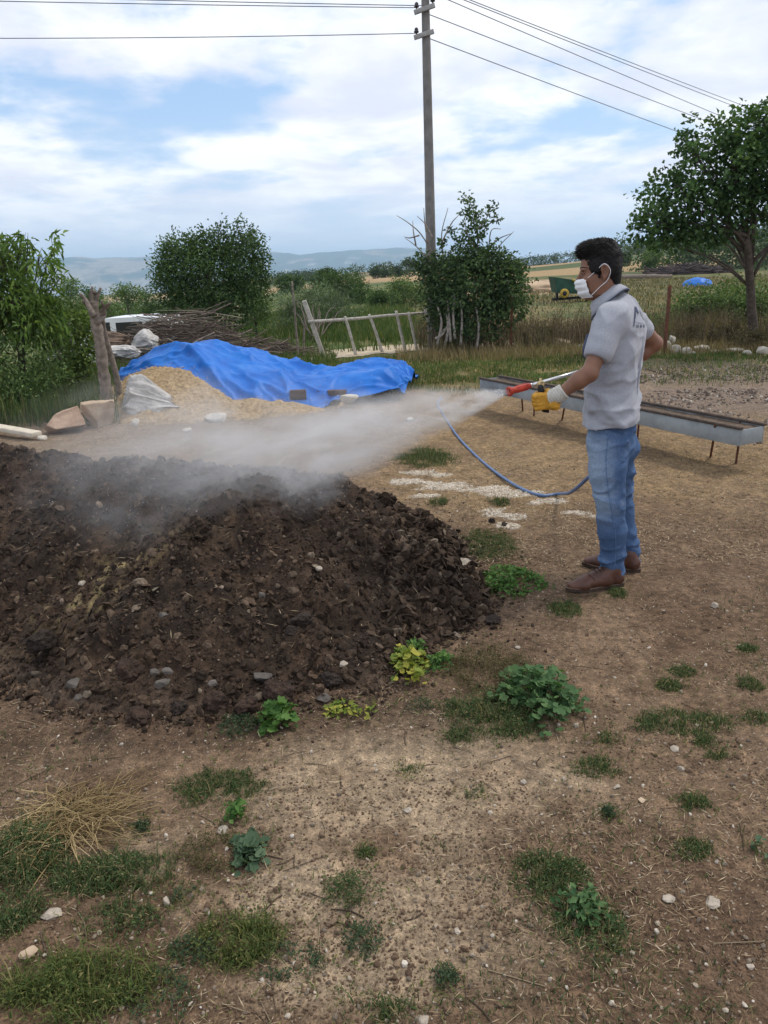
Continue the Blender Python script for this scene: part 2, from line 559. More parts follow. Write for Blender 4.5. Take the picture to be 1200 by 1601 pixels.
def ground_colour(x, y):
    r = np.hypot(x, y); ang = np.arctan2(x, np.maximum(y, .01))
    n1 = fbm2(x * 1.3, y * 1.3, 4, 11); n2 = fbm2(x * 6, y * 6, 4, 12); n3 = fbm2(x * .5, y * .5, 3, 13)
    c = np.broadcast_to(np.array([.150, .099, .063]), x.shape + (3,)).copy()
    c = lerp(c, [.20, .136, .087], sst(.42, .62, n1) * .8)
    c = lerp(c, [.105, .066, .040], sst(.52, .66, n2) * .55)
    pale = 0
    for e in ((600, 1240, 230, 120), (470, 1390, 150, 75), (640, 1150, 150, 45), (235, 1330, 90, 40), (720, 1440, 170, 90),
              (1000, 1385, 60, 25), (560, 1520, 160, 60), (860, 1250, 120, 50), (350, 1430, 70, 30)):
        pale = np.maximum(pale, ell(x, y, *e))
    c = lerp(c, [.36, .275, .185], np.clip(pale, 0, 1) * sst(.30, .58, .6 * n2 + .4 * n1) * .85)
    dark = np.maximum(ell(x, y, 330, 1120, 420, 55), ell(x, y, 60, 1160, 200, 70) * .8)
    dark = np.maximum(dark, ell(x, y, 780, 930, 70, 90) * .6)
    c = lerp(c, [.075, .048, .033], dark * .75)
    c = lerp(c, [.115, .073, .047], ell(x, y, 1020, 1480, 260, 160) * .6)
    # straw-littered yard round the trough
    st = sst(4.0, 5.6, y + 1.2 * (n1 - .5)) * (1 - sst(10.2, 11.4, y + 2 * (n1 - .5))) * sst(-.6, .5, x + .8 * (n2 - .5))
    c = lerp(c, [.255, .176, .095], st * (.45 + .5 * sst(.35, .6, n2)))
    gr = sst(2.6, 3.6, x) * sst(7.2, 8.5, y) * (1 - sst(12.2, 13.2, y))
    c = lerp(c, [.20, .155, .125], gr * .85)
    bk = sst(6, 7.5, y) * (1 - sst(10, 11, y)) * (1 - sst(-.6, .4, x))
    c = lerp(c, [.235, .18, .125], bk * .7)
    # grassed verge
    g = sst(9.9, 11.2, y + 1.5 * (n1 - .5)) * (1 - sst(14.2, 15, y)) * (1 - gr * .6)
    mixg = sst(.38, .62, .5 * n1 + .5 * n2)
    gc = lerp(np.broadcast_to(np.array([.075, .112, .036]), x.shape + (3,)), [.27, .205, .095], mixg)
    c = lerp(c, gc * .9 + c * .1, g * .85)
    # rough pasture beyond
    f = sst(13.5, 15.0, y)
    pc = lerp(np.broadcast_to(np.array([.20, .165, .075]), x.shape + (3,)), [.10, .12, .045], sst(.4, .6, n3))
    pg = lerp(np.broadcast_to(np.array([.075, .115, .035]), x.shape + (3,)), [.15, .155, .06], sst(.4, .6, n1))
    left = sst(.13, .02, ang)
    c = lerp(c, lerp(pc, [0, 0, 0], np.zeros_like(x)) * (1 - left[..., None]) + pg * left[..., None], f)
    # farmland patchwork
    fx = x * .82 + y * .3 + 25 * (fbm2(x / 90, y / 90, 2, 21) - .5); fy = y * .9 - x * .2
    cell = _hash(np.floor(fx / 70).astype(np.int64), np.floor(fy / 38).astype(np.int64), np.zeros(x.shape, np.int64), 3)
    fc = np.where((cell < .38)[..., None], [.36, .25, .13], np.where((cell < .6)[..., None], [.07, .10, .035], [.21, .17, .085]))
    c = lerp(c, fc, sst(60, 100, r) * .9)
    c = lerp(c, [.36, .25, .135], sst(95, 110, y) * (1 - sst(190, 230, y)) * sst(-.16, -.12, ang) * (1 - sst(.11, .15, ang)))
    sp = ((x - 7.5) / 6.5) ** 2 + ((y - 46) / 5) ** 2
    c = lerp(c, [.45, .34, .22], (1 - sst(.5, 1.2, sp)) * .8)
    c = lerp(c, [.60, .53, .43], sst(.0, .35, powder_mask(x, y)) * .9)
    far = sst(350, 900, r)
    tw = sst(.45, .6, fbm2(x / 300, y / 300, 4, 31))
    c = lerp(c, lerp(np.broadcast_to(np.array([.055, .075, .035]), x.shape + (3,)), [.28, .22, .13], tw), far)
    return np.clip(c, 0, 1)
GC = ground_colour(GX, GY)

def attr_mat(name, rough=0.95, fine=1.0, flecks=True):
    m = bpy.data.materials.new(name); m.use_nodes = True
    t = NT(m.node_tree)
    o = t.n('ShaderNodeOutputMaterial'); p = t.n('ShaderNodeBsdfPrincipled'); t.l(p.outputs[0], o.inputs[0])
    a = t.n('ShaderNodeAttribute'); a.attribute_name = 'zone'
    c = t.n('ShaderNodeTexCoord').outputs['Object']
    n1 = t.noise(c, 28 * fine, 6, .65); n2 = t.noise(c, 140 * fine, 4, .7); n3 = t.noise(c, 7 * fine, 5, .6)
    k = t.ramp(n1, [(.25, (.45,) * 3), (.5, (.95, .95, .95)), (.75, (1.55, 1.52, 1.48))])
    k2 = t.ramp(n2, [(.3, (.5,) * 3), (.52, (1,) * 3), (.74, (1.7, 1.66, 1.6))])
    k3 = t.ramp(n3, [(.3, (.72,) * 3), (.7, (1.25,) * 3)])
    col = t.mix(1, t.mix(1, t.mix(.9, a.outputs['Color'], k, 'MULTIPLY'), k2, 'MULTIPLY'), k3, 'MULTIPLY')
    if flecks:
        vo = t.n('ShaderNodeTexVoronoi'); vo.inputs['Scale'].default_value = 95 * fine
        t.l(c, vo.inputs['Vector'])
        sel = t.math('GREATER_THAN', t.n('ShaderNodeTexWhiteNoise').outputs[0], .9) if False else None
        wn = t.n('ShaderNodeTexWhiteNoise'); t.l(vo.outputs['Position'], wn.inputs['Vector'])
        pick = t.math('MULTIPLY', t.math('GREATER_THAN', wn.outputs[0], .93), t.math('LESS_THAN', vo.outputs['Distance'], .33))
        col = t.mix(t.math('MULTIPLY', pick, .8), col, (.36, .30, .23))
    t.l(col, p.inputs['Base Color'])
    p.inputs['Roughness'].default_value = rough; p.inputs['Specular IOR Level'].default_value = .15
    b = t.n('ShaderNodeBump'); b.inputs['Strength'].default_value = .9; b.inputs['Distance'].default_value = .018 / fine
    hgt = t.math('ADD', t.math('MULTIPLY', n1, 1.0), t.math('MULTIPLY', n2, .35))
    t.l(hgt, b.inputs['Height']); t.l(b.outputs[0], p.inputs['Normal'])
    return m
def set_zone(o, rgb):
    a = o.data.attributes.new('zone', 'FLOAT_COLOR', 'POINT')
    rgba = np.concatenate([rgb.reshape(-1, 3), np.ones((rgb.size // 3, 1))], 1)
    a.data.foreach_set('color', rgba.astype(np.float32).ravel())

M_GROUND = attr_mat('soil')
mb = MB(); sheet(mb, np.stack([GX, GY, GZ], -1))
ground = mb.build('ground', M_GROUND); set_zone(ground, GC); tag(ground, kind='structure')

# far blue hills across the valley
ha = np.linspace(rad(-60), rad(60), 420); hr = np.linspace(0, 1, 60)
HA, HR = np.meshgrid(ha, hr, indexing='ij')
DIST = 3600 + HR * 5200
X = np.sin(HA) * DIST; Y = np.cos(HA) * DIST
prof = 1 - .62 * sst(.06, .20, HA) + .55 * sst(.30, .5, HA)
ridge = sst(.02, .52, HR)
Z = -160 + (ridge * (290 * prof + 90 * (fbm2(HA * 9, HR * 2, 4, 61) - .5)) + 60 * (fbm2(X / 420, Y / 420, 5, 62) - .5) * sst(0, .2, HR) * (1 - .6 * ridge)
            + 55 * (fbm2(HA * 25, HR * 7, 4, 63) - .5) * sst(0, .2, HR))
mb = MB(); sheet(mb, np.stack([X, Y, Z], -1))
hills = mb.build('hills', attr_mat('hillside', fine=.0012, flecks=False)); tag(hills, kind='structure')
hn = fbm2(X / 260, Y / 260, 5, 64)
hc = lerp(np.broadcast_to(np.array([.05, .075, .04]), X.shape + (3,)), [.34, .27, .18], sst(.5, .62, hn) * .9)
hc = lerp(hc, [.5, .46, .42], sst(.66, .72, fbm2(X / 70, Y / 70, 3, 65)) * (1 - sst(.25, .45, HR)) * .9)
set_zone(hills, hc)

# pale track behind the gate
pa = np.array([at(330, 574), at(440, 566), at(540, 560), at(660, 550), at(800, 540), at(950, 531)])
pb = np.array([at(330, 563), at(440, 556), at(540, 546), at(660, 538), at(800, 529), at(950, 521)])
A = spline(pa, 80); B = spline(pb, 80)
P = A[:, None] * (1 - np.linspace(0, 1, 14)[None, :, None]) + B[:, None] * np.linspace(0, 1, 14)[None, :, None]
P[:, 0, 1] += (fbm2(P[:, 0, 0] * 3, P[:, 0, 0] * 0, 3, 70) - .5) * .5
P[..., 2] = gh(P[..., 0], P[..., 1]) + .012
mb = MB(); sheet(mb, P)
tag(mb.build('path', mat('pale_track', (.46, .38, .27), .95, .2, 3, .4, 30)), kind='structure')

# ------------------------------------------------------------------ manure heap
HE = [(-180, 1000), (0, 1050), (100, 1092), (220, 1112), (350, 1108), (450, 1094), (555, 1076), (615, 1046), (660, 1002), (715, 975), (748, 938), (716, 880)]
HP = [at(*q)[:2] for q in HE] + [np.array(q) for q in ((.42, 4.3), (.24, 4.7), (-.1, 5.1), (-.7, 5.35), (-1.6, 5.5), (-2.6, 5.5), (-3.6, 5.2), (-4.2, 4.2))]
HP = spline(np.array(HP + [HP[0]]), 160)[:, :2]
def poly_dist(x, y, P):
    """signed distance, positive inside"""
    sh = x.shape; x = x.ravel(); y = y.ravel()
    d = np.full(x.shape, 1e9); ins = np.zeros(x.shape, bool)
    for a, b in zip(P[:-1], P[1:]):
        e = b - a; wx = x - a[0]; wy = y - a[1]
        t = np.clip((wx * e[0] + wy * e[1]) / (e @ e + 1e-12), 0, 1)
        d = np.minimum(d, np.hypot(wx - t * e[0], wy - t * e[1]))
        c = (a[1] > y) != (b[1] > y)
        with np.errstate(divide='ignore', invalid='ignore'):
            xc = a[0] + (y - a[1]) * e[0] / (e[1] if abs(e[1]) > 1e-12 else 1e-12)
        ins ^= c & (x < xc)
    return np.where(ins, d, -d).reshape(sh)
hx = np.arange(-4.4, 1.05, .0135); hy = np.arange(2.1, 5.75, .0135)
HX, HY = np.meshgrid(hx, hy, indexing='ij')
D = poly_dist(HX, HY, HP)
def heap_h(x, y, d, fine=True):
    d = d + (fbm2(x * 3.2, y * 3.2, 3, 80) - .5) * .22
    top = .63 + .14 * (fbm2(x * .9, y * .9, 2, 81) - .5) + .05 * sst(-1, -2.6, x)
    t = np.clip(d / 1.58, 0, 1)
    h = top * (1 - (1 - t) ** 1.62)
    h = np.where(d < 0, np.maximum(d * .8, -.05), h)
    if fine:
        k = sst(-.02, .25, d)
        rg = 1 - np.abs(fbm2(x * 6, y * 6, 4, 82) * 2 - 1)
        h = h + k * ((fbm2(x * 3, y * 3, 3, 83) - .5) * .17 + (rg - .6) * .07 + (fbm2(x * 17, y * 17, 4, 84, .62) - .5) * .075 + (fbm2(x * 48, y * 48, 2, 86) - .5) * .028)
    return h
HZ = heap_h(HX, HY, D) + gh(HX, HY)
hz_lookup = HZ.copy()
HZ = np.where(D < -.10, gh(HX, HY) - .05, HZ)
mb = MB(); sheet(mb, np.stack([HX, HY, HZ], -1))
M_DUNG = attr_mat('dung', .82, 1.6, flecks=False)
heap = mb.build('manure_heap', M_DUNG)
tag(heap, 'broad mound of crumbly dark brown manure, its top veiled by the spray', 'manure heap')
n1 = fbm2(HX * 3, HY * 3, 4, 90); n2 = fbm2(HX * 11, HY * 11, 3, 91)
hc = lerp(np.broadcast_to(np.array([.028, .0195, .0145]), HX.shape + (3,)), [.054, .035, .024], sst(.4, .62, n1))
hc = lerp(hc, [.085, .055, .035], sst(.56, .7, n2) * .6)
hc = lerp(hc, [.10, .070, .050], sst(.10, -.02, D) * .8)
e = at(150, 860, .42)
pp = np.exp(-(((HX - e[0]) * .7 + (HY - e[1]) * .35) / .22) ** 2 - (((HY - e[1]) - .5 * (HX - e[0])) / .16) ** 2)
hc = lerp(hc, [.26, .20, .10], np.clip(pp * sst(.5, .62, fbm2(HX * 22, HY * 22, 3, 92)) * 1.3, 0, .9))
set_zone(heap, hc)
def heap_z(x, y):
    i = np.clip(((x - hx[0]) / .0135), 0, len(hx) - 2); j = np.clip(((y - hy[0]) / .0135), 0, len(hy) - 2)
    i0 = i.astype(int); j0 = j.astype(int); fi = i - i0; fj = j - j0
    z = hz_lookup
    return (z[i0, j0] * (1 - fi) + z[i0 + 1, j0] * fi) * (1 - fj) + (z[i0, j0 + 1] * (1 - fi) + z[i0 + 1, j0 + 1] * fi) * fj
def surf(x, y):
    d = poly_dist(np.atleast_1d(x).astype(float), np.atleast_1d(y).astype(float), HP)
    z = np.where(d > -.02, heap_z(np.atleast_1d(x).astype(float), np.atleast_1d(y).astype(float)), gh(x, y))
    return z
def heap_pts(n, lo=-.12, hi=3.0, foot=0.0):
    P = []
    while len(P) < n:
        x = rng.uniform(-3.4, .95, n * 2); y = rng.uniform(2.3, 5.3, n * 2)
        d = poly_dist(x, y, HP)
        keep = (d > lo) & (d < hi) & (rng.random(len(x)) < np.exp(-np.maximum(d, 0) * foot)) & (rng.random(len(x)) < np.clip(3.2 / y, 0, 1) ** 1.2)
        P += list(np.stack([x, y, d], 1)[keep])
    P = np.array(P[:n])
    return P
# clods and flat flakes of dung over the heap, one uncountable part
mb = MB()
def clodset(q, lo, hi, sub, flat, nz, em):
    s = rng.uniform(lo, hi, len(q))
    lumps(mb, np.stack([q[:, 0], q[:, 1], surf(q[:, 0], q[:, 1]) + s * em], 1), s, sub, flat, nz)
clodset(heap_pts(24000), .0022, .0075, 1, (.4, .9), .38, .3)
clodset(heap_pts(5500), .006, .014, 1, (.35, .8), .36, .2)
clodset(heap_pts(900, -.08, 3, .6), .013, .026, 2, (.35, .7), .24, .05)
clodset(heap_pts(200, -.05, .5, 1.6), .018, .036, 2, (.45, .8), .2, .15)
q = heap_pts(2600)                                   # flakes
s = rng.uniform(.010, .030, len(q))
lumps(mb, np.stack([q[:, 0], q[:, 1], surf(q[:, 0], q[:, 1]) + s * .3], 1), s, 1, (.12, .25), .25)
q = np.stack([rng.uniform(.0, .75, 2500), rng.uniform(2.9, 4.4, 2500)], 1); dd = poly_dist(q[:, 0], q[:, 1], HP)
q = q[(dd > -.05) & (dd < .9)]                       # shards thick on the end nearest the man
s = rng.uniform(.014, .044, len(q))
lumps(mb, np.stack([q[:, 0], q[:, 1], surf(q[:, 0], q[:, 1]) + s * .3], 1), s, 1, (.10, .24), .3)
o = mb.build('clods', island_mat('clod', [(0, (.024, .0165, .012)), (.5, (.044, .030, .021)), (.85, (.068, .047, .033)), (.965, (.100, .075, .055)), (1, (.19, .16, .125))], .85, nscale=60, nscale2=2.6), heap, smooth=False)
tag(o, kind='stuff')
# straw and chaff mixed in the dung
mb = MB()
q = heap_pts(1700)
a = rng.uniform(0, 2 * PI, len(q)); D_ = np.stack([np.cos(a), np.sin(a), rng.normal(0, .35, len(q))], 1)
leaves(mb, np.stack([q[:, 0], q[:, 1], surf(q[:, 0], q[:, 1]) + .008], 1), D_, rng.normal(0, .4, (len(q), 3)) + [0, 0, 1], rng.uniform(.015, .07, len(q)), rng.uniform(.0015, .004, len(q)), 0)
o = mb.build('chaff', island_mat('chaff', [(0, (.10, .075, .05)), (.6, (.20, .155, .095)), (1, (.42, .34, .22))], .9), heap)
tag(o, kind='stuff')

# crumbs fallen from the heap on to the yard
mb = MB()
q = heap_pts(5200, -.55, .02)
q = q[rng.random(len(q)) < np.exp(q[:, 2] / .13)]
s = rng.uniform(.0025, .010, len(q)) * (1 + 1.3 * (rng.random(len(q)) < .05))
lumps(mb, np.stack([q[:, 0], q[:, 1], gh(q[:, 0], q[:, 1]) + s * .35], 1), s, 1, (.4, .9), .35)
tag(mb.build('loose_dung', bpy.data.materials['clod'], smooth=False), kind='stuff')

def sz_drop(x, y): return np.maximum(surf(x, y), gh(x, y))
# ------------------------------------------------------------------ signed-distance modelling (smooth unions, surface nets)
class SDF:
    def __init__(self, lo, hi, h, pad=4):
        self.lo = np.asarray(lo, float) - pad * h; self.h = h
        self.n = np.ceil((np.asarray(hi) + pad * h - self.lo) / h).astype(int) + 1
        self.phi = np.full(self.n, 1.0, np.float32)
    def _sub(self, lo, hi):
        a = np.clip(np.floor((lo - self.lo) / self.h).astype(int), 0, self.n - 1)
        b = np.clip(np.ceil((hi - self.lo) / self.h).astype(int) + 1, 1, self.n)
        g = [self.lo[i] + self.h * np.arange(a[i], b[i]) for i in range(3)]
        P = np.stack(np.meshgrid(*g, indexing='ij'), -1)
        return tuple(slice(a[i], b[i]) for i in range(3)), P
    def _blend(self, sl, d, k, op):
        p = self.phi[sl]
        if op == 'add':
            if k > 0:
                h = np.maximum(k - np.abs(p - d), 0) / k
                r = np.minimum(p, d) - h * h * k * .25
            else:
                r = np.minimum(p, d)
        else:
            if k > 0:
                h = np.maximum(k - np.abs(p + d), 0) / k
                r = np.maximum(p, -d) + h * h * k * .25
            else:
                r = np.maximum(p, -d)
        self.phi[sl] = r
    def cone(self, a, b, ra, rb, k=.02, flat=None, fs=1.0, op='add', disp=None):
        """tapered capsule a-b; flat: axis along which it is squashed (fs<1) or widened (fs>1)"""
        a = np.asarray(a, float); b = np.asarray(b, float)
        m = max(ra, rb) * max(1, fs) + k * 1.2 + 3 * self.h
        sl, P = self._sub(np.minimum(a, b) - m, np.maximum(a, b) + m)
        if P.size == 0: return self
        ab = b - a
        if flat is not None:
            f = unitv(flat); f = unitv(f - unitv(ab) * (f @ unitv(ab)))
        t = np.clip(((P - a) @ ab) / (ab @ ab + 1e-12), 0, 1)
        q = P - (a + t[..., None] * ab)
        if flat is not None:
            c = q @ f
            q = q + (c * (1 / fs - 1))[..., None] * f
        d = np.linalg.norm(q, axis=-1) - (ra + (rb - ra) * t)
        if flat is not None:
            d = d * min(1, fs) if fs < 1 else d
        if disp is not None: d = d + disp(P, t)
        self._blend(sl, d, k, op); return self
    def ell(self, c, r, R=None, k=.02, op='add'):
        c = np.asarray(c, float); r = np.asarray(r, float)
        m = r.max() + k * 1.2 + 3 * self.h
        sl, P = self._sub(c - m, c + m)
        if P.size == 0: return self
        q = P - c
        if R is not None: q = q @ R
        k0 = np.linalg.norm(q / r, axis=-1); k1 = np.linalg.norm(q / (r * r), axis=-1) + 1e-9
        self._blend(sl, k0 * (k0 - 1) / k1, k, op); return self
    def box(self, c, hd, R=None, rnd=.01, k=.01, op='add'):
        c = np.asarray(c, float); hd = np.asarray(hd, float)
        m = np.linalg.norm(hd) + k + 3 * self.h
        sl, P = self._sub(c - m, c + m)
        q = P - c
        if R is not None: q = q @ R
        q = np.abs(q) - (hd - rnd)
        d = np.linalg.norm(np.maximum(q, 0), axis=-1) + np.minimum(q.max(-1), 0) - rnd
        self._blend(sl, d, k, op); return self
    def chain(self, pts, rs, k=.01, **kw):
        for i in range(len(pts) - 1):
            self.cone(pts[i], pts[i + 1], rs[i], rs[i + 1], k, **kw)
        return self
    def points(self):
        g = [self.lo[i] + self.h * np.arange(self.n[i]) for i in range(3)]
        return np.stack(np.meshgrid(*g, indexing='ij'), -1)
    def near(self, fn, band=.03):
        """phi += fn(points) close to the surface"""
        idx = np.nonzero(np.abs(self.phi) < band)
        P = self.lo + self.h * np.stack(idx, -1)
        self.phi[idx] += fn(P).astype(np.float32); return self
    def cut(self, nrm, off, k=0.0):
        """keep the side where p.n < off"""
        P = self.points(); d = P @ np.asarray(nrm, float) - off
        self.phi = np.maximum(self.phi, d.astype(np.float32)); return self
    def mesh(self):
        phi = self.phi
        I = phi < 0
        nx, ny, nz = np.array(phi.shape) - 1
        cnt = sum(I[i:nx + i, j:ny + j, k:nz + k].astype(np.int8) for i in (0, 1) for j in (0, 1) for k in (0, 1))
        act = (cnt > 0) & (cnt < 8)
        ci = np.stack(np.nonzero(act), -1)
        vid = np.full(act.shape, -1, np.int64); vid[act] = np.arange(len(ci))
        corner = lambda o: phi[ci[:, 0] + o[0], ci[:, 1] + o[1], ci[:, 2] + o[2]]
        acc = np.zeros((len(ci), 3)); num = np.zeros(len(ci))
        for ax in range(3):
            o1, o2 = [q for q in range(3) if q != ax]
            for u in (0, 1):
                for v in (0, 1):
                    a = [0, 0, 0]; a[o1] = u; a[o2] = v; b = list(a); b[ax] = 1
                    pa, pb = corner(a), corner(b)
                    m = (pa < 0) != (pb < 0)
                    t = np.where(m, pa / np.where(m, pa - pb, 1), 0)
                    p = np.tile(np.array(a, float), (len(ci), 1)); p[:, ax] = t
                    acc[m] += p[m]; num += m
        V = self.lo + self.h * (ci + acc / np.maximum(num, 1)[:, None])
        Q = []
        for ax in range(3):
            o1, o2 = (ax + 1) % 3, (ax + 2) % 3
            sl0 = [slice(1, -1)] * 3; sl1 = [slice(1, -1)] * 3
            sl0[ax] = slice(0, -1); sl1[ax] = slice(1, None)
            A, B = I[tuple(sl0)], I[tuple(sl1)]
            e = np.stack(np.nonzero(A != B), -1)
            off = np.ones(3, int); off[ax] = 0
            g = e + off
            s = A[tuple(e.T)]
            def cid(d1, d2):
                c = g.copy(); c[:, o1] -= d1; c[:, o2] -= d2
                return vid[c[:, 0], c[:, 1], c[:, 2]]
            q = np.stack([cid(1, 1), cid(0, 1), cid(0, 0), cid(1, 0)], 1)
            q[~s] = q[~s][:, ::-1]
            Q.append(q)
        Q = np.concatenate(Q)
        return V, Q[(Q >= 0).all(1)]
    def build(self, name, m, parent=None):
        V, Q = self.mesh()
        mb = MB(); mb.add(V, quad=Q)
        return mb.build(name, m, parent)
def bvh_of(o):
    mw = o.matrix_world if o.parent is None else o.parent.matrix_world @ o.matrix_parent_inverse
    me = o.data
    v = np.empty(len(me.vertices) * 3, np.float32); me.vertices.foreach_get('co', v)
    v = v.reshape(-1, 3)
    return BVHTree.FromPolygons([tuple(q) for q in v.tolist()], [tuple(p.vertices) for p in me.polygons])

# ------------------------------------------------------------------ the man
def A3(px, py, Y): return aty(px, py, Y)
MAN = np.array([1.13, 3.72, 0.0])
man = thing('person', MAN, 'man in grey polo shirt, blue jeans and white face mask, aiming a spray lance', 'person')
skin = mat('skin', (.225, .110, .068), .5, .12, 18, .15, 120, spec=.35)
M_SHIRT = mat('heather_jersey', (.35, .362, .405), .95, .13, 190, .25, 420, spec=.1, sheen=.2)
M_DARKBLUE = mat('dark_blue', (.06, .075, .12), .9, .15)
# joints, each where the photograph shows it
neckb = A3(957, 462, 3.74); 
torso_c = A3(962, 560, 3.76); pelv = A3(958, 672, 3.735)
fwd = np.array([-.89, .455, 0]); lef = np.array([-.455, -.89, 0]); upz = np.array([0, 0, 1.0])
shL = A3(957, 497, 3.60); elL = A3(921, 584, 3.50); wrL = A3(874, 617, 3.53); haL = A3(851, 622, 3.56)
shR = A3(980, 494, 3.89); elR = A3(1023, 537, 4.00); wrR = A3(966, 578, 4.02); haR = A3(940, 580, 3.93)
kneL = A3(957, 795, 3.625); ankL = A3(954, 896, 3.65); hipL = A3(951, 690, 3.655)
kneR = A3(968, 790, 3.865); ankR = A3(984, 876, 3.875); hipR = A3(962, 690, 3.82)
# head frame
hf = unitv(np.array([-.975, .20, -.09])); hl = unitv(np.cross(upz, hf)); hu = np.cross(hf, hl)
HB = np.stack([hf, hl, hu], 1)
hc0 = A3(939, 424, 3.745)
def HP3(f, l, u): return hc0 + HB @ np.array([f, l, u])

allp = np.array([neckb, pelv, shL, elL, wrL, haL, shR, elR, wrR, haR, ankL, ankR, HP3(.12, 0, 0), HP3(0, 0, .14)])
b = SDF(allp.min(0) - .14, allp.max(0) + .10, .0052)
# trunk and legs (under the clothes)
b.cone(A3(960, 520, 3.75), A3(958, 640, 3.74), .10, .095, .03, flat=lef, fs=1.45)
b.cone(A3(957, 640, 3.74), pelv, .085, .080, .03, flat=lef, fs=1.3)
b.cone(shL, A3(962, 500, 3.75), .055, .08, .04).cone(shR, A3(962, 500, 3.75), .055, .08, .04)
b.chain([hipL, kneL, ankL], [.066, .046, .036], .03).chain([hipR, kneR, ankR], [.066, .046, .036], .03)
# neck
b.cone(A3(957, 480, 3.75), HP3(-.026, 0, -.03), .056, .051, .02)
b.cone(HP3(.03, 0, -.085), A3(950, 470, 3.74), .022, .03, .03)
# arms
b.chain([shL, shL * .45 + elL * .55, elL], [.047, .0425, .036], .02)
e1 = elL * .68 + wrL * .32 + np.array([0, 0, .002])
b.chain([elL, e1, wrL], [.0345, .0375, .025], .02)
b.ell(elL + np.array([.008, 0, -.004]), (.027, .026, .027), k=.02)
b.chain([shR, shR * .45 + elR * .55, elR], [.050, .046, .039], .02)
e2 = elR * .68 + wrR * .32
b.chain([elR, e2, wrR], [.037, .041, .027], .02)
# hands: palm, five unequal bent fingers
gd = unitv(A3(850, 645, 3.575) - A3(846, 606, 3.565))            # down the grip
gtop = A3(845, 607, 3.575); gbot = A3(851, 641, 3.585)
def hand(b, wr, ha, gax, gc, toward, s=1.0, rp=.014, thick=0.0, k=.006):
    """a fist round a grip: gax along the grip (index to little finger), gc its middle, toward = from grip to knuckles' outside"""
    fa = unitv(gc - wr); n = unitv(toward)
    fa = unitv(fa - gax * (fa @ gax))
    n = unitv(np.cross(gax, fa)) * np.sign(np.cross(gax, fa) @ n)
    pc = gc - fa * .038 + n * .014
    R = np.stack([fa, gax, n], 1)
    b.box(pc, (.042 + thick, .038 + thick, .014 + thick), R, .012 + thick * .6, .012)
    b.cone(wr, pc - fa * .025, .025 + thick, .024 + thick, .02, flat=n, fs=.75)
    Ls = [.9, 1.0, .95, .78]
    for i, L in enumerate(Ls):
        o = gax * ((i - 1.5) * .0195)
        k0 = pc + fa * .036 + o + n * .004
        k1 = k0 + (fa * .030 + n * .012) * L
        k2 = gc + fa * .030 * L + o - n * .006
        k3 = gc + fa * .006 - n * .020 + o
        r = (.0098 + thick) * (1.04 if i < 3 else .9)
        b.chain([k0, k1, k2, k3], [r * 1.08, r, r * .95, r * .85], k)
    t0 = pc - fa * .022 - gax * .026 - n * .006
    t1 = t0 + fa * .034 - gax * .010 - n * .020
    t2 = gc - n * .024 - gax * .030 + fa * .012
    b.chain([t0, t1, t2], [.0145 + thick, .012 + thick, .010 + thick], k)
gc = gtop * .45 + gbot * .55
hand(b, wrL, haL, gd, gc, np.array([0, -1.0, .1]))
rg_c = haR; rg_d = unitv(np.array([.1, .1, -1.0]))
hand(b, wrR, haR, rg_d, rg_c, np.array([.2, 1.0, 0]))
# head: skull, face, jaw, brow, nose, lips, ears
def he(c, r, k=.02, op='add', R=None): b.ell(HP3(*c), r, HB if R is None else HB @ R, k, op)
he((.000, 0, .040), (.088, .073, .080)); he((.030, 0, -.030), (.058, .058, .078), .03); he((.040, 0, -.086), (.044, .044, .036), .03)
he((.073, 0, -.103), (.019, .022, .015), .02)
for s in (-1, 1):
    he((.010, .052 * s, -.06), (.045, .014, .045), .025)      # jaw corner
    he((.062, .040 * s, -.028), (.022, .018, .018), .02)      # cheekbone
    he((.078, .030 * s, .018), (.015, .022, .008), .012)      # brow ridge
    he((.088, .031 * s, -.003), (.012, .014, .010), .010, 'cut')
    he((-.014, .082 * s, -.006), (.019, .0075, .033), .006, R=rotz(.40 * s))     # ear
    he((-.011, .090 * s, -.003), (.009, .005, .018), .004, 'cut')
    he((-.008, .082 * s, -.034), (.008, .006, .010), .006)
    b.chain([HP3(*q) for q in spline(np.array([(.004, .084 * s, .004), (.000, .090 * s, .022), (-.014, .095 * s, .027), (-.029, .097 * s, .012), (-.027, .095 * s, -.012), (-.014, .089 * s, -.030)]), 9)], [.0036] * 9, .004)
b.cone(HP3(.086, 0, .006), HP3(.109, 0, -.038), .0085, .0125, .012)
for s in (-1, 1): he((.097, .012 * s, -.041), (.010, .007, .007), .006)
he((.088, 0, -.068), (.012, .022, .007), .008); he((.085, 0, -.080), (.012, .019, .007), .008)
body = b.build('body', skin, man)

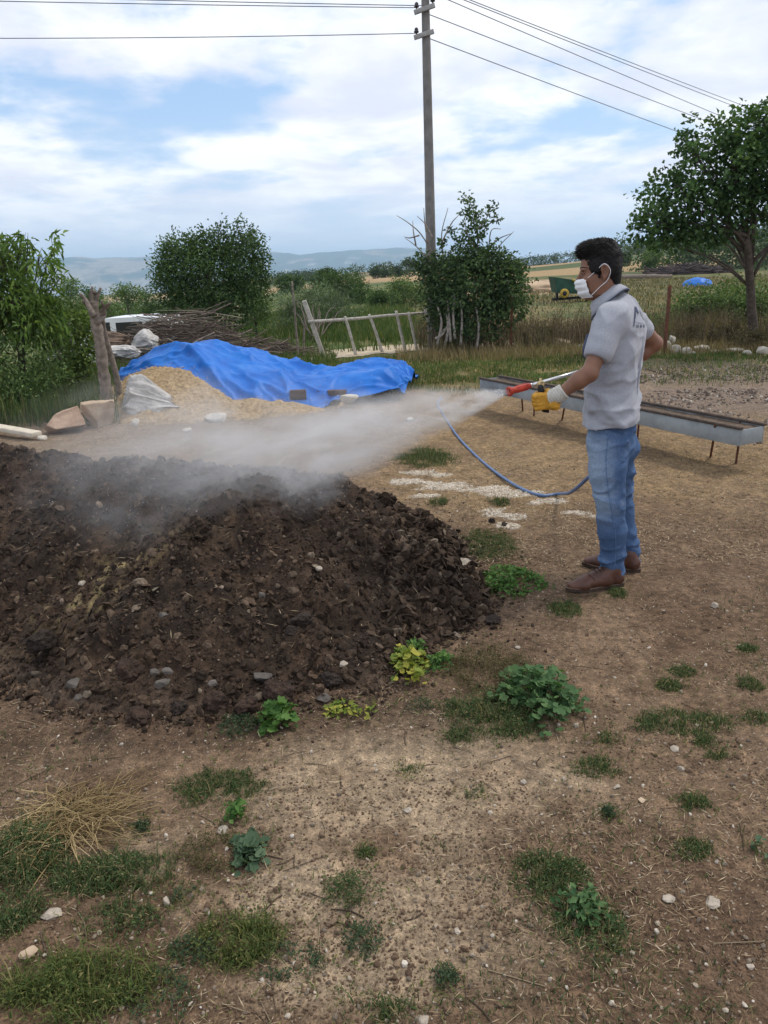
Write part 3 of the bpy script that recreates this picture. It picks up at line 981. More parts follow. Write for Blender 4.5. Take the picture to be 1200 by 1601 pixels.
# eyes and brows
bve = bvh_of(body)
for s in (-1, 1):
    mb = MB(); v, f = ico(3)
    mb.add(v * .0112 @ HB.T + HP3(.0735, .0295 * s, -.004), tri=f)
    e = mb.build('eye', mat('eye_white', (.22, .19, .17), .25, .05), man)
    mb = MB(); mb.add(v * np.array([.0035, .0058, .0058]) @ HB.T + HP3(.0828, .0305 * s, -.004), tri=f)
    mb.build('iris', mat('iris', (.03, .018, .012), .15, .1), e)
    mb = MB()
    pts = []
    for l_, u_ in zip(np.linspace(.010, .056, 14), .020 + .007 * np.sin(np.linspace(.2, 2.9, 14))):
        hit = bve.ray_cast(Vector(HP3(.16, l_ * s * 1.5, u_)), Vector(HB @ unitv(np.array([-1.0, -l_ * s * .5 / .09, 0]))))[0]
        if hit is not None: pts.append(np.array(hit))
    tube(mb, pts, .0036 * np.sin(np.linspace(.7, 2.75, len(pts))), 6)
    mb.build('eyebrow', mat('brow_hair', (.014, .011, .010), .8, .2), man)
    mb = MB()      # upper lid fold
    tube(mb, spline([HP3(.084, .018 * s, -.003), HP3(.0865, .030 * s, .005), HP3(.076, .043 * s, -.002)], 10), .0034, 6); tube(mb, spline([HP3(.083, .019 * s, -.007), HP3(.0845, .030 * s, -.0125), HP3(.076, .042 * s, -.007)], 10), .0030, 6)
    mb.build('eyelid', skin, man)

# hair: short at sides and back, swept-up quiff in front
h = SDF(hc0 - np.array([.17, .15, .13]), hc0 + np.array([.17, .15, .20]), .0034)
hh = lambda c, r, k=.015, op='add': h.ell(HP3(*c), r, HB, k, op)
hh((-.008, 0, .054), (.092, .0765, .080))
hh((-.047, 0, .012), (.050, .071, .080)); hh((-.060, 0, -.040), (.027, .048, .043))
hh((.024, .0, .106), (.060, .057, .036)); hh((.064, .004, .101), (.036, .047, .027)); hh((.082, .006, .088), (.020, .036, .021)); hh((-.026, 0, .106), (.055, .056, .031))
hh((.020, .0, .022), (.048, .083, .050))
for s in (-1, 1): h.cone(HP3(.018, .066 * s, .020), HP3(.012, .0685 * s, -.024), .012, .0045, .015)
# cut the face, ears and neck free
hh((.107, 0, -.010), (.058, .085, .066), .01, 'cut'); hh((.072, 0, -.085), (.062, .09, .070), .01, 'cut')
for s in (-1, 1):
    hh((-.016, .086 * s, -.014), (.019, .018, .032), .006, 'cut')
    hh((.020, .10 * s, -.075), (.052, .05, .055), .008, 'cut')
h.near(lambda P: (fbm3(((P - hc0) @ HB) * np.array([55, 130, 70]), 3, 5) - .5) * .009 + (fbm3((P - hc0) * 32, 2, 6) - .5) * .007)
M_HAIR = mat('black_hair', (.008, .0068, .0068), .6, .35, 160, .5, 300, spec=.25)
hair = h.build('hair', M_HAIR, man)
# locks standing out of the mass
bv = bvh_of(hair); mb = MB()
for i in range(2300):
    u = rng.normal(size=3); u[2] = abs(u[2]) * .9 + .05; u = unitv(u)
    o = HP3(0, 0, .05) + HB @ u * .3
    hit, nrm, _, _ = bv.ray_cast(Vector(o), Vector(-(HB @ u)))
    if hit is None: continue
    p = np.array(hit); n_ = np.array(nrm)
    lo = HB.T @ (p - hc0)
    top = sst(.05, .12, lo[2])
    L = (.003 + .012 * top) * rng.uniform(.5, 1.2) * (1.25 if lo[0] > .05 else 1)
    d = unitv(n_ * .22 + hf * (.8 * top - .2 * (1 - top)) + hu * (.35 * top - .6 * (1 - top)) + rng.normal(0, .14, 3))
    tube(mb, [p - n_ * .004, p + d * L * .6, p + d * L + (hf * .3 - hu * .2) * L * .4], [.0019, .0015, .0003], 4, False)
mb.build('lock', M_HAIR, hair); bpy.data.objects['lock'].name = 'hair_strands'

# face mask: pleated shell over nose, mouth and chin, with ear loops
nu, nv = 44, 40
Pm = np.zeros((nu, nv, 3))
bvb = bvh_of(body)
for i in range(nu):
    th = (i / (nu - 1) - .5) * 2 * rad(64)
    for j in range(nv):
        t = j / (nv - 1)
        z = -.028 - .086 * t + .004 * abs(i / (nu - 1) - .5) * 2
        prof_f = np.interp(t, [0, .18, .38, .6, .85, 1], [.111, .122, .117, .110, .102, .088])
        wid = np.interp(t, [0, .35, .7, 1], [.055, .061, .060, .046])
        f = prof_f * (1 - .0) - (1 - math.cos(th)) * np.interp(t, [0, .4, 1], [.085, .088, .080])
        l = wid * math.sin(th) / math.sin(rad(64))
        pl = .0024 * math.sin(t * 2 * PI * 3.0) * math.cos(th) ** .5 + .003 * (fbm3(np.array([th * 3, t * 5, 1.0]), 2, 3) - .5)
        Pm[i, j] = HP3(f + pl, l * (1 + pl * 4), z)
mb = MB(); sheet(mb, Pm)
M_MASK = mat('mask_cloth', (.78, .79, .80), .9, .05, 60, .1, 300, spec=.1)
mk = mb.build('face_mask', M_MASK, man)
sm = mk.modifiers.new('thick', 'SOLIDIFY'); sm.thickness = .002
for s in (-1, 1):
    mb = MB()
    ear = HP3(-.022, .078 * s, .024)
    a0 = HP3(.066, .0575 * s, -.024); a1 = HP3(.055, .053 * s, -.106)
    tube(mb, spline([a0, HP3(.025, .075 * s, .006), HP3(-.010, .090 * s, .032), HP3(-.036, .088 * s, .002), HP3(-.022, .084 * s, -.040), HP3(.012, .072 * s, -.068), a1], 40), .0018, 6)
    mb.build('ear_loop', M_MASK, mk)


# shirt
s = SDF(np.minimum.reduce([shL, elL, pelv - .22]) - .05, np.maximum.reduce([shR, neckb, pelv]) + .16, .0058)
def tor(px, py, Y): return A3(px, py, Y)
rows = [(968, 492, 3.755, .086, 1.75), (966, 512, 3.755, .110, 1.64), (963, 545, 3.755, .115, 1.52), (957, 585, 3.75, .113, 1.46), (956, 622, 3.745, .117, 1.41), (956, 652, 3.74, .122, 1.38), (955, 682, 3.74, .124, 1.37)]
for a_, b_ in zip(rows[:-1], rows[1:]):
    s.cone(tor(*a_[:3]), tor(*b_[:3]), a_[3], b_[3], .03, flat=lef, fs=(a_[4] + b_[4]) / 2)
s.cone(A3(958, 474, 3.755), A3(961, 498, 3.755), .050, .080, .04)
s.cone(A3(960, 482, 3.752), shL + np.array([0, .01, -.006]), .052, .056, .04).cone(A3(961, 481, 3.755), shR + np.array([0, -.01, -.006]), .052, .055, .04)
sle = shL * .30 + elL * .70
s.cone(shL, sle - (elL - shL) * .08, .066, .064, .03)
slr = shR * .42 + elR * .58
s.cone(shR, slr - (elR - shR) * .08, .058, .057, .03)
# folds of hanging jersey
ax = unitv(A3(957, 470, 3.75) - A3(955, 690, 3.74))
def folds(P):
    q = P - tor(957, 585, 3.75)
    u = q @ lef; v = q @ ax; w_ = q @ fwd
    a = np.arctan2(u, w_)
    f = (1 - np.abs(fbm3(np.stack([a * 1.3 + v * 3.5, v * 2.2, w_ * 0 + 2], -1), 2, 9) * 2 - 1) - .62) * .020
    f = f + (fbm3(np.stack([a * 1.8 - v * 6, v * 9, u * 3], -1), 3, 12) - .5) * .018
    f = f + (1 - np.abs(fbm3(np.stack([u * 4 + v * 9, v * 5 - w_ * 6, u * 2 - v * 3], -1), 3, 44) * 2 - 1) - .65) * .020
    low = sst(.05, -.28, v)
    rg = lambda q_, sd: (1 - np.abs(fbm3(q_, 2, sd) * 2 - 1)) ** 4
    f = f + (rg(np.stack([u * 3.5 + v * 7 + w_ * 4, v * 3.2 - w_ * 5, u * 2], -1), 71) - .35) * .012 + (rg(np.stack([u * 2.5 - v * 8, v * 4 + u * 5, w_ * 4], -1), 72) - .35) * .009
    tug = np.sin((v + .5 * w_) * 70 + 4 * fbm3(q * 5, 2, 15)) * .0028 * low
    sl = sst(.17, .02, np.linalg.norm(P - (shL * .35 + sle * .65), axis=-1))
    return -(f * (.55 + .5 * low)) * (1 - .8 * sst(.11, .03, np.linalg.norm(P - (sle + unitv(elL - shL) * .01), axis=-1))) * (1 - .4 * sl) - tug + np.sin((P - shL) @ unitv(elL - shL) * 60 + (P[:, 1]) * 20) * .0012 * sl
s.near(folds, .035)
# cut hem, sleeves and neck
hem_n = unitv(np.array([.10, .02, -1.0])); hem_o = A3(955, 667, 3.63) @ hem_n
P_ = s.points()
dn = unitv(elL - shL); drn = unitv(elR - shR)
hem = (P_ @ hem_n - hem_o).astype(np.float32) + .006 * np.sin(P_[..., 0] * 25).astype(np.float32)
near_sl = ((P_ @ lef) > (shL @ lef) - .055) & ((P_ - shL) @ dn > .05)
s.phi = np.maximum(s.phi, hem)
cutl = (P_ - (sle + dn * .012)) @ dn
s.phi = np.where(((P_ - shL) @ dn > .12) & (np.linalg.norm((P_ - sle) - ((P_ - sle) @ dn)[..., None] * dn, axis=-1) < .10) & (np.abs(cutl) < .09), np.where((np.linalg.norm((P_ - sle) - ((P_ - sle) @ dn)[..., None] * dn, axis=-1) < .078) & ((P_ @ lef) > (torso_c @ lef) + .125), np.maximum(s.phi, cutl), s.phi), s.phi).astype(np.float32)
del P_
# hollow the sleeve mouth so that the arm comes out of cloth
s.cone(sle + dn * .050, sle + dn * .09, .050, .052, .0, op='cut'); s.cone(slr + drn * .048, slr + drn * .09, .046, .048, .0, op='cut')
s.cone(A3(946, 447, 3.742), A3(951, 470, 3.747), .064, .056, .0, op='cut')
shirt = s.build('polo_shirt', M_SHIRT, man)
# collar
mb = MB(); n_ = 60
cn = A3(948, 464, 3.744); cax = unitv(fwd * math.sin(rad(33)) + upz * math.cos(rad(33)))
cf = unitv(fwd - cax * (fwd @ cax)); cl = np.cross(cax, cf)
Pc = []
for i in range(n_):
    th = rad(14) + (2 * PI - rad(28)) * i / (n_ - 1)
    c_, s_ = math.cos(th), math.sin(th)
    row = []
    fr = max(0, c_)
    for (r_, z_) in ((.062, -.016), (.060, .004), (.061, .016), (.066, .020), (.076, .010), (.086, -.008 - .014 * fr), (.093 + .008 * fr, -.022 - .022 * fr)):
        row.append(cn + cf * c_ * r_ * 1.08 + cl * s_ * r_ + cax * (z_ - .012 * fr + .004 * math.sin(3 * th)))
    Pc.append(row)
sheet(mb, np.array(Pc)); co = mb.build('collar', M_SHIRT, shirt)
co.modifiers.new('t', 'SOLIDIFY').thickness = .003
mb = MB()
tube(mb, np.array([r_[-1] for r_ in Pc]) - cax * .003 , .0028, 6); tube(mb, np.array([r_[0] for r_ in Pc]) + cax * .03, .002, 6)
mb.build('collar_line', M_DARKBLUE, co)  # thin dark lines just below the collar's outer edge and inside its band

bvs = bvh_of(shirt)
def on_shirt(px, py, off=.0018):
    d = unitv(ray(px, py))
    hit, nrm, _, _ = bvs.ray_cast(Vector((0, 0, CH)), Vector(d))
    return None if hit is None else np.array(hit) + np.array(nrm) * off
def decal(mb, quads, m=5):
    for q in quads:
        q = np.array(q, float)
        P = np.zeros((m, m, 3)); ok = True
        for i in range(m):
            for j in range(m):
                a = q[0] * (1 - i / (m - 1)) + q[1] * i / (m - 1); c = q[3] * (1 - i / (m - 1)) + q[2] * i / (m - 1)
                h_ = on_shirt(*(a * (1 - j / (m - 1)) + c * j / (m - 1)))
                if h_ is None: ok = False
                else: P[i, j] = h_
        if ok: sheet(mb, P)
# printed emblem on the shoulder blade: dark slanting wing over a grey mountain, small lettering beneath
ex, ey = 0, 0
mb = MB()
decal(mb, [[(991.5, 479), (995, 481), (993, 497), (990, 508)], [(990.5, 497), (992.5, 497), (991, 510), (989.6, 511)], [(995, 482), (998, 489), (997, 492), (994, 486)]])
mb.build('emblem', M_DARKBLUE, shirt)
mb = MB()
decal(mb, [[(997, 490), (1006, 503), (1006, 506), (993, 504)], [(998, 486), (1000, 486), (1008, 498), (1006, 500)]])
mb.build('emblem_shade', mat('print_grey', (.36, .38, .43), .9, .2, 200), shirt)
mb = MB(); L_ = []
for k, strokes in enumerate(['S', 'U', 'B', 'I', 'R']):
    x0 = 993.5 + k * 2.6 + (1.2 if k > 1 else 0); y0, y1 = 507.5, 512.3; w_ = 1.7; t_ = .55
    v0 = [[(x0, y0), (x0 + t_, y0), (x0 + t_, y1), (x0, y1)]]; v1 = [[(x0 + w_ - t_, y0), (x0 + w_, y0), (x0 + w_, y1), (x0 + w_ - t_, y1)]]
    hb = lambda y: [[(x0, y), (x0 + w_, y), (x0 + w_, y + t_ * 1.3), (x0, y + t_ * 1.3)]]
    ym = (y0 + y1) / 2 - .3
    L_ += {'S': hb(y0) + hb(ym) + hb(y1 - .7) + [[(x0, y0), (x0 + t_, y0), (x0 + t_, ym), (x0, ym)], [(x0 + w_ - t_, ym), (x0 + w_, ym), (x0 + w_, y1), (x0 + w_ - t_, y1)]],
           'U': v0 + v1 + hb(y1 - .7), 'B': v0 + v1 + hb(y0) + hb(ym) + hb(y1 - .7), 'I': v0, 'R': v0 + hb(y0) + hb(ym) + v1}[strokes]
decal(mb, L_, 3)
mb.build('lettering', M_DARKBLUE, shirt)
# dark placket seen edge-on down the chest
mb = MB(); pts = []
for py in np.linspace(524, 566, 12):
    for px in np.arange(894, 965, .7):
        h_ = on_shirt(px, py, .0015)
        if h_ is not None: pts.append(h_); break
pts = np.array(pts)
if len(pts) > 4:
    pts = pts + np.array([.002, .012, 0])
    tube(mb, spline(pts[::3], 30), .008, 8); mb.build('placket', M_DARKBLUE, shirt)

# jeans
M_DENIM = bpy.data.materials.new('denim'); M_DENIM.use_nodes = True
t = NT(M_DENIM.node_tree)
o_ = t.n('ShaderNodeOutputMaterial'); p_ = t.n('ShaderNodeBsdfPrincipled'); t.l(p_.outputs[0], o_.inputs[0])
c_ = t.n('ShaderNodeTexCoord').outputs['Object']
n1 = t.noise(c_, 9, 4, .6); n2 = t.noise(c_, 160, 3, .7)
aw = t.n('ShaderNodeAttribute'); aw.attribute_name = 'wear'
cd = t.ramp(n1, [(.3, (.048, .090, .185)), (.7, (.080, .138, .255))])
cd = t.mix(aw.outputs['Fac'], cd, (.30, .385, .50))
cd = t.mix(.8, cd, t.ramp(n2, [(.3, (.72,) * 3), (.7, (1.3,) * 3)]), 'MULTIPLY')
t.l(cd, p_.inputs['Base Color']); p_.inputs['Roughness'].default_value = .9; p_.inputs['Specular IOR Level'].default_value = .15
bp = t.n('ShaderNodeBump'); bp.inputs['Strength'].default_value = .25; bp.inputs['Distance'].default_value = .003
t.l(n2, bp.inputs['Height']); t.l(bp.outputs[0], p_.inputs['Normal'])
j = SDF(np.minimum(ankL, np.minimum(ankR, pelv)) - .22, np.maximum(pelv, hipR) + .2, .0055)
top = A3(957, 640, 3.74)
j.cone(top, A3(957, 680, 3.735), .100, .102, .03, flat=lef, fs=1.3)
j.ell(A3(968, 702, 3.70), (.075, .07, .07), k=.04).ell(A3(976, 700, 3.80), (.075, .07, .07), k=.04)
j.chain([A3(950, 690, 3.665), A3(950, 735, 3.645), A3(953, 785, 3.625), A3(957, 830, 3.635), A3(958, 868, 3.65), A3(955, 903, 3.662)], [.100, .087, .070, .064, .060, .060], .025)
j.chain([A3(962, 690, 3.81), A3(964, 735, 3.84), A3(967, 785, 3.865), A3(974, 830, 3.87), A3(980, 862, 3.875), A3(983, 880, 3.877)], [.096, .085, .070, .064, .059, .058], .025)
def jf(P):
    z = P[:, 2]
    far = P[:, 1] > 3.76
    kz = .47
    b1 = np.exp(-((z - kz) / .09) ** 2); b2 = np.exp(-((z - .13) / .08) ** 2); b3 = np.exp(-((z - .86) / .09) ** 2)
    n = fbm3(P * np.array([5, 5, 9]), 3, 21)
    x = P[:, 0] * .7 + P[:, 1] * .4
    f = np.sin(z * 95 + x * 50 + n * 16) * (.0014 * b1 + .0028 * b2 + .001 * b3)
    rg = lambda q, sd: (1 - np.abs(fbm3(q, 2, sd) * 2 - 1)) ** 4
    f = f + (rg(np.stack([x * 7 + z * 5, P[:, 1] * 5, z * 15 - x * 8], -1), 51) - .35) * (.012 * b1 + .008 * b2 + .010 * b3 + .004) + (rg(np.stack([x * 6 - z * 4, P[:, 1] * 6, z * 12 + x * 9], -1), 52) - .35) * (.009 * b1 + .006 * b2 + .010 * b3 + .003)
    f = f + (1 - np.abs(fbm3(P * np.array([10, 10, 15]), 3, 23) * 2 - 1) - .6) * (.004 * b1 + .006 * b2 + .004 * b3 + .003)
    return -f
j.near(jf, .03)
Pj = j.points()
j.phi = np.maximum(j.phi, np.where(Pj[..., 1] < 3.765, ankL[2] - .030 - Pj[..., 2] + (Pj[..., 0] - ankL[0]) * .12, ankR[2] - .028 - Pj[..., 2])).astype(np.float32)
del Pj
jeans = j.build('jeans', M_DENIM, man)
co_ = np.empty(len(jeans.data.vertices) * 3, np.float32); jeans.data.vertices.foreach_get('co', co_); co_ = co_.reshape(-1, 3)
no_ = np.empty(len(jeans.data.vertices) * 3, np.float32); jeans.data.vertices.foreach_get('normal', no_); no_ = no_.reshape(-1, 3)
wz = co_[:, 2]
front = np.clip(-(no_[:, 0] * .9 + no_[:, 1] * .35), 0, 1) ** 1.2
wear = front * np.exp(-((wz - .66) / .17) ** 2) * .95 + front * np.exp(-((wz - .45) / .08) ** 2) * .5
wear += .35 * np.clip(fbm3(co_ * np.array([18, 18, 45]), 3, 33) - .52, 0, 1) * 3 * (np.exp(-((wz - .47) / .1) ** 2) + np.exp(-((wz - .13) / .08) ** 2) + np.exp(-((wz - .82) / .1) ** 2))
aw_ = jeans.data.attributes.new('wear', 'FLOAT', 'POINT'); aw_.data.foreach_set('value', np.clip(wear, 0, .85).astype(np.float32))
# side seam and back pocket
bvj = bvh_of(jeans)
def on_jeans(px, py, off=.001):
    hit, nrm, _, _ = bvj.ray_cast(Vector((0, 0, CH)), Vector(unitv(ray(px, py))))
    return None if hit is None else np.array(hit) + np.array(nrm) * off
mb = MB()
for line in ([(951, 676), (947, 720), (950, 760), (956, 800), (962, 840), (961, 880), (955, 901)], [(958, 676), (963, 684), (966, 690), (983, 690)], [(966, 690), (967, 716), (977, 721)]):
    L2 = [on_jeans(*q) for q in spline(np.array(line, float), 40)]
    L2 = np.array([q for q in L2 if q is not None])
    if len(L2) > 5: tube(mb, L2, .0019, 5)
mb.build('seam', mat('denim_seam', (.10, .17, .31), .9, .2, 120), jeans)

# shoes: brown leather derbies on thick soles
M_LEATHER = mat('brown_leather', (.075, .030, .020), .45, .35, 14, .2, 90, spec=.4, color2=(.115, .047, .029))
M_SOLE = mat('sole_rubber', (.055, .036, .026), .8, .3, 30, .2, 100)
M_WELT = mat('welt', (.17, .12, .085), .8, .3, 60)
def shoe(heel, toe, s_y):
    d = toe - heel; L = np.linalg.norm(d); d = d / L; n_ = np.cross(upz, d)
    B = np.stack([d, n_, upz], 1)
    Q = lambda f, l, u: heel + B @ np.array([f * L, l, u])
    k = SDF(np.minimum(heel, toe) - .08, np.maximum(heel, toe) + np.array([.08, .08, .14]), .0036)
    k.cone(Q(.14, 0, .045), Q(.36, 0, .048), .036, .038, .02).cone(Q(.36, 0, .045), Q(.72, .004 * s_y, .038), .037, .030, .02, flat=n_, fs=1.25)
    k.cone(Q(.72, .004 * s_y, .034), Q(.90, 0, .030), .034, .021, .02, flat=n_, fs=1.3)
    k.cone(Q(.15, 0, .05), Q(.22, 0, .100), .037, .039, .02); k.cone(Q(.25, 0, .085), Q(.60, 0, .055), .036, .028, .03)
    k.cone(Q(.26, 0, .078), Q(.48, 0, .078), .033, .024, .012)
    k.near(lambda P: np.sin(((P - heel) @ d) * 190) * .0014 * np.exp(-((((P - heel) @ d) / L - .62) / .08) ** 2) + (fbm3(P * 30, 2, 8) - .5) * .003, .02)
    k.cut(-upz, -(heel[2] + .020))
    o = k.build('shoe', M_LEATHER, man)
    # sole
    mb = MB(); n2_ = 40
    out = []
    for q in range(n2_):
        a = 2 * PI * q / n2_; c_, s_ = math.cos(a), math.sin(a)
        f = .5 + .505 * np.sign(c_) * abs(c_) ** .8
        wd = np.interp(f, [0, .15, .4, .7, .9, 1.0], [.030, .037, .034, .046, .036, .020])
        out.append((f, wd * np.sign(s_) * abs(s_) ** .8))
    out = np.array(out)
    def ring(z, g): return np.array([heel + B @ np.array([(f - .5) * L * g + .5 * L, l * g, z + .006 * max(0, f - .75) / .25]) for f, l in out])
    rings = [ring(.0, .97), ring(.003, 1.0), ring(.018, 1.0), ring(.023, .985)]
    for i, r_ in enumerate(rings[:-1]):
        V = np.vstack([r_, rings[i + 1]]); a = np.arange(n2_); b_ = (a + 1) % n2_
        mb.add(V, quad=np.stack([a, b_, b_ + n2_, a + n2_], 1))
    mb.add(np.vstack([rings[0], rings[0].mean(0)]), tri=np.stack([(np.arange(n2_) + 1) % n2_, np.arange(n2_), np.full(n2_, n2_)], 1))
    mb.add(np.vstack([rings[-1], rings[-1].mean(0)]), tri=np.stack([np.arange(n2_), (np.arange(n2_) + 1) % n2_, np.full(n2_, n2_)], 1))
    mb.build('sole', M_SOLE, o)
    mb = MB(); w2 = ring(.0215, 1.012); tube(mb, np.vstack([w2, w2[:1]]), .0026, 5, False); mb.build('welt', M_WELT, o)
    bvk = bvh_of(o); mb = MB()
    for f in (.40, .46, .52):
        row = []
        for l in np.linspace(-.022, .022, 9):
            hit = bvk.ray_cast(Vector(Q(f, l, .2)), Vector((0, 0, -1)))[0]
            if hit is not None: row.append(np.array(hit) + upz * .0012)
        if len(row) > 3: tube(mb, row, .0022, 5)
    row = []
    for l in np.linspace(-.046, .046, 21):
        f = .63 - .05 * (abs(l) / .04) ** 2
        hit = bvk.ray_cast(Vector(Q(f, l, .2)), Vector((0, 0, -1)))[0]
        if hit is not None and hit[2] > heel[2] + .025: row.append(np.array(hit) + upz * .0008)
    if len(row) > 3: tube(mb, row, .0016, 5)
    mb.build('laces', mat('shoe_lace', (.03, .016, .012), .8, .2), o)
    return o
def gz(p, dz=0.0): return np.array([p[0], p[1], float(gh(p[0], p[1])) + dz])
shoe(gz(at(975, 915)), gz(at(884, 928)), 1)
shoe(gz(at(1001, 895)), gz(at(909, 885)), -1)

# work gloves: white knitted cuffs, yellow coated palms and fingers
M_YEL = mat('yellow_coating', (.62, .30, .030), .55, .22, 45, .5, 120, spec=.35, color2=(.72, .38, .05))
M_CUFF = mat('knit_cuff', (.55, .53, .47), .95, .15, 160, .5, 260, spec=.1)
gax_ = lambda q: q
for wr, ha, ga, gcx, tw, g0 in ((wrL, haL, gd, gc, np.array([0, -1.0, .1]), 'L'), (wrR, haR, rg_d, rg_c, np.array([.2, 1.0, 0]), 'R')):
    g = SDF(np.minimum(wr, gcx) - .10, np.maximum(wr, gcx) + .10, .0026)
    hand(g, wr, ha, ga, gcx, tw, thick=.0042, k=.005)
    g.near(lambda P: (fbm3(P * 75, 3, 4) - .5) * .005 + (1 - np.abs(fbm3(P * 38, 2, 14) * 2 - 1) - .6) * .005, .02)
    fa = unitv(gcx - wr)
    g.cut(-fa, -((wr + fa * .008) @ fa))
    glove = g.build('work_glove', M_YEL, man)
    g = SDF(wr - .10, wr + .10, .003)
    dirc = unitv((elL if g0 == 'L' else elR) - wr)
    g.chain([wr + fa * .048 + gax_(ga) * .004, wr + fa * .01, wr + dirc * .035], [.041, .037, .0385], .01)
    g.near(lambda P: np.sin(((P - wr) @ dirc) * 520) * .0011 + (fbm3(P * 40, 2, 6) - .5) * .005, .02)
    g.cut(dirc, (wr + dirc * .028) @ dirc); g.cut(fa, (wr + fa * .042) @ fa)
    g.build('cuff', M_CUFF, glove)
# ------------------------------------------------------------------ spray lance
tipp = A3(794.5, 612.5, 3.60); red1 = A3(834, 601.5, 3.603); rear = A3(938, 571.5, 3.86)
lax = unitv(rear - tipp)
lance = thing('spray_lance', tipp, 'high pressure spray lance with red flared nozzle and silver tube', 'spray lance')
M_RED = mat('red_plastic', (.48, .050, .025), .45, .15, 20, .2, 60, spec=.4)
M_STEEL = mat('polished_tube', (.72, .72, .72), .28, .1, 30, metal=.85)
M_BRASS = mat('brass', (.55, .42, .22), .4, .25, 40, metal=.7)
M_BLACK = mat('black_rubber', (.015, .015, .016), .6, .3, 20)
def lathe(mb, c, ax, prof, n=20):
    x, y, d = frame_of(ax)
    a = np.arange(n) * 2 * PI / n
    ring = np.cos(a)[:, None] * x + np.sin(a)[:, None] * y
    V = np.concatenate([c + d * t + ring * r for t, r in prof])
    i = np.arange(n); k = (i + 1) % n
    mb.add(V, quad=np.concatenate([np.stack([m * n + i, m * n + k, (m + 1) * n + k, (m + 1) * n + i], 1) for m in range(len(prof) - 1)]))
mb = MB()
lathe(mb, tipp, lax, [(.012, .004), (.003, .010), (0, .021), (.003, .0235), (.012, .0225), (.020, .0165), (.03, .0150), (.05, .0165), (.075, .0170), (.105, .0165), (.118, .0135), (.127, .0125), (.128, .004)])
for k in range(8):
    x, y, _ = frame_of(lax); a = k * PI / 4
    r_ = x * math.cos(a) + y * math.sin(a)
    tube(mb, [tipp + lax * .045 + r_ * .0155, tipp + lax * .11 + r_ * .0158], .0026, 6)
mb.build('nozzle', M_RED, lance)
mb = MB(); tube(mb, [tipp + lax * .12, rear], .0082, 14); tube(mb, [tipp + lax * .125, tipp + lax * .14], .0105, 14)
mb.build('tube', M_STEEL, lance)
vc = A3(845, 600, 3.60)
mb = MB(); box(mb, vc + np.array([0, 0, -.006]), (.034, .024, .034), None, .006)
x, y, d = frame_of(np.array([0, -1.0, .15])); lathe(mb, vc + np.array([0, -.012, .002]), np.array([0, -1.0, .15]), [(0, .015), (.008, .015), (.011, .012), (.011, .006), (.007, .005), (.007, .0)], 18)
tube(mb, [vc, vc + np.array([-.002, 0, .026])], .006, 10)
mb.build('valve', M_BRASS, lance)
mb = MB(); tube(mb, spline([vc + np.array([0, 0, -.012]), gtop, gtop * .5 + gbot * .5, gbot + gd * .006], 14), [.013] * 4 + [.0145] * 8 + [.016, .012], 12)
tube(mb, spline([gbot + gd * .004, gbot + gd * .004 + np.array([.02, 0, -.003])], 4), .008, 8)
mb.build('grip', M_BLACK, lance)
mb = MB(); tube(mb, spline([rear, haR + np.array([0, -.01, .02]), haR - rg_d * -.05], 10), .014, 10); mb.build('handle', M_BLACK, lance)

# hose
M_HOSE = mat('blue_hose', (.085, .15, .29), .42, .2, 30, spec=.5)
pts = [haR + rg_d * .05, haR + np.array([.02, .07, -.16]), A3(962, 690, 3.98), A3(945, 722, 4.12), A3(922, 744, 4.35), A3(893, 769, 4.62)]
g_ = [(872, 778), (845, 777), (812, 765), (775, 741), (742, 713), (715, 684), (699, 660), (690, 645), (684, 634), (690, 622)]
for i, q in enumerate(g_):
    p = G(*q); p[2] += .012 + (.0 if i else .015); pts.append(p)
mb = MB(); tube(mb, spline(np.array(pts), 150), .0115, 10)
tag(mb.build('hose', M_HOSE), 'blue hose sagging from the spray lance and trailing over the dirt', 'hose')

# ------------------------------------------------------------------ spray
ax0 = tipp + lax * .004; far_ = A3(330, 733, 3.82)
sx = unitv(far_ - ax0); SL = 3.1
sy = unitv(np.cross(upz, sx)); sz = np.cross(sx, sy)
MW = Matrix([[sx[0], sy[0], sz[0], ax0[0]], [sx[1], sy[1], sz[1], ax0[1]], [sx[2], sy[2], sz[2], ax0[2]], [0, 0, 0, 1]])
mb = MB()
n = 28; prof = [(0, .012), (.1, .05), (.3, .13), (.7, .28), (1.2, .46), (1.8, .62), (2.5, .68), (3.0, .66), (3.3, .5)]
a = np.arange(n) * 2 * PI / n
V = np.concatenate([np.stack([np.full(n, t_), np.cos(a) * r_ * 1.15, np.sin(a) * r_ * .98], 1) for t_, r_ in prof])
i = np.arange(n); k = (i + 1) % n
Q = np.concatenate([np.stack([m * n + i, m * n + k, (m + 1) * n + k, (m + 1) * n + i], 1) for m in range(len(prof) - 1)])
e0, e1 = len(V), len(V) + 1
V = np.vstack([V, [[0, 0, 0], [3.3, 0, 0]]]); L = (len(prof) - 1) * n
T = np.concatenate([np.stack([np.full(n, e0), k, i], 1), np.stack([np.full(n, e1), L + i, L + k], 1)])
mb.add(V, tri=T, quad=Q)
vm = bpy.data.materials.new('water_mist'); vm.use_nodes = True
t = NT(vm.node_tree)
o_ = t.n('ShaderNodeOutputMaterial'); pv = t.n('ShaderNodeVolumePrincipled'); t.l(pv.outputs[0], o_.inputs['Volume'])
c_ = t.n('ShaderNodeTexCoord').outputs['Object']
sp = t.n('ShaderNodeSeparateXYZ'); t.l(c_, sp.inputs[0])
x_, y_, z_ = sp.outputs
R_ = t.math('ADD', t.math('MULTIPLY', t.math('MINIMUM', x_, 1.9), .36), .012)
r_ = t.math('SQRT', t.math('ADD', t.math('POWER', y_, 2.0), t.math('POWER', z_, 2.0)))
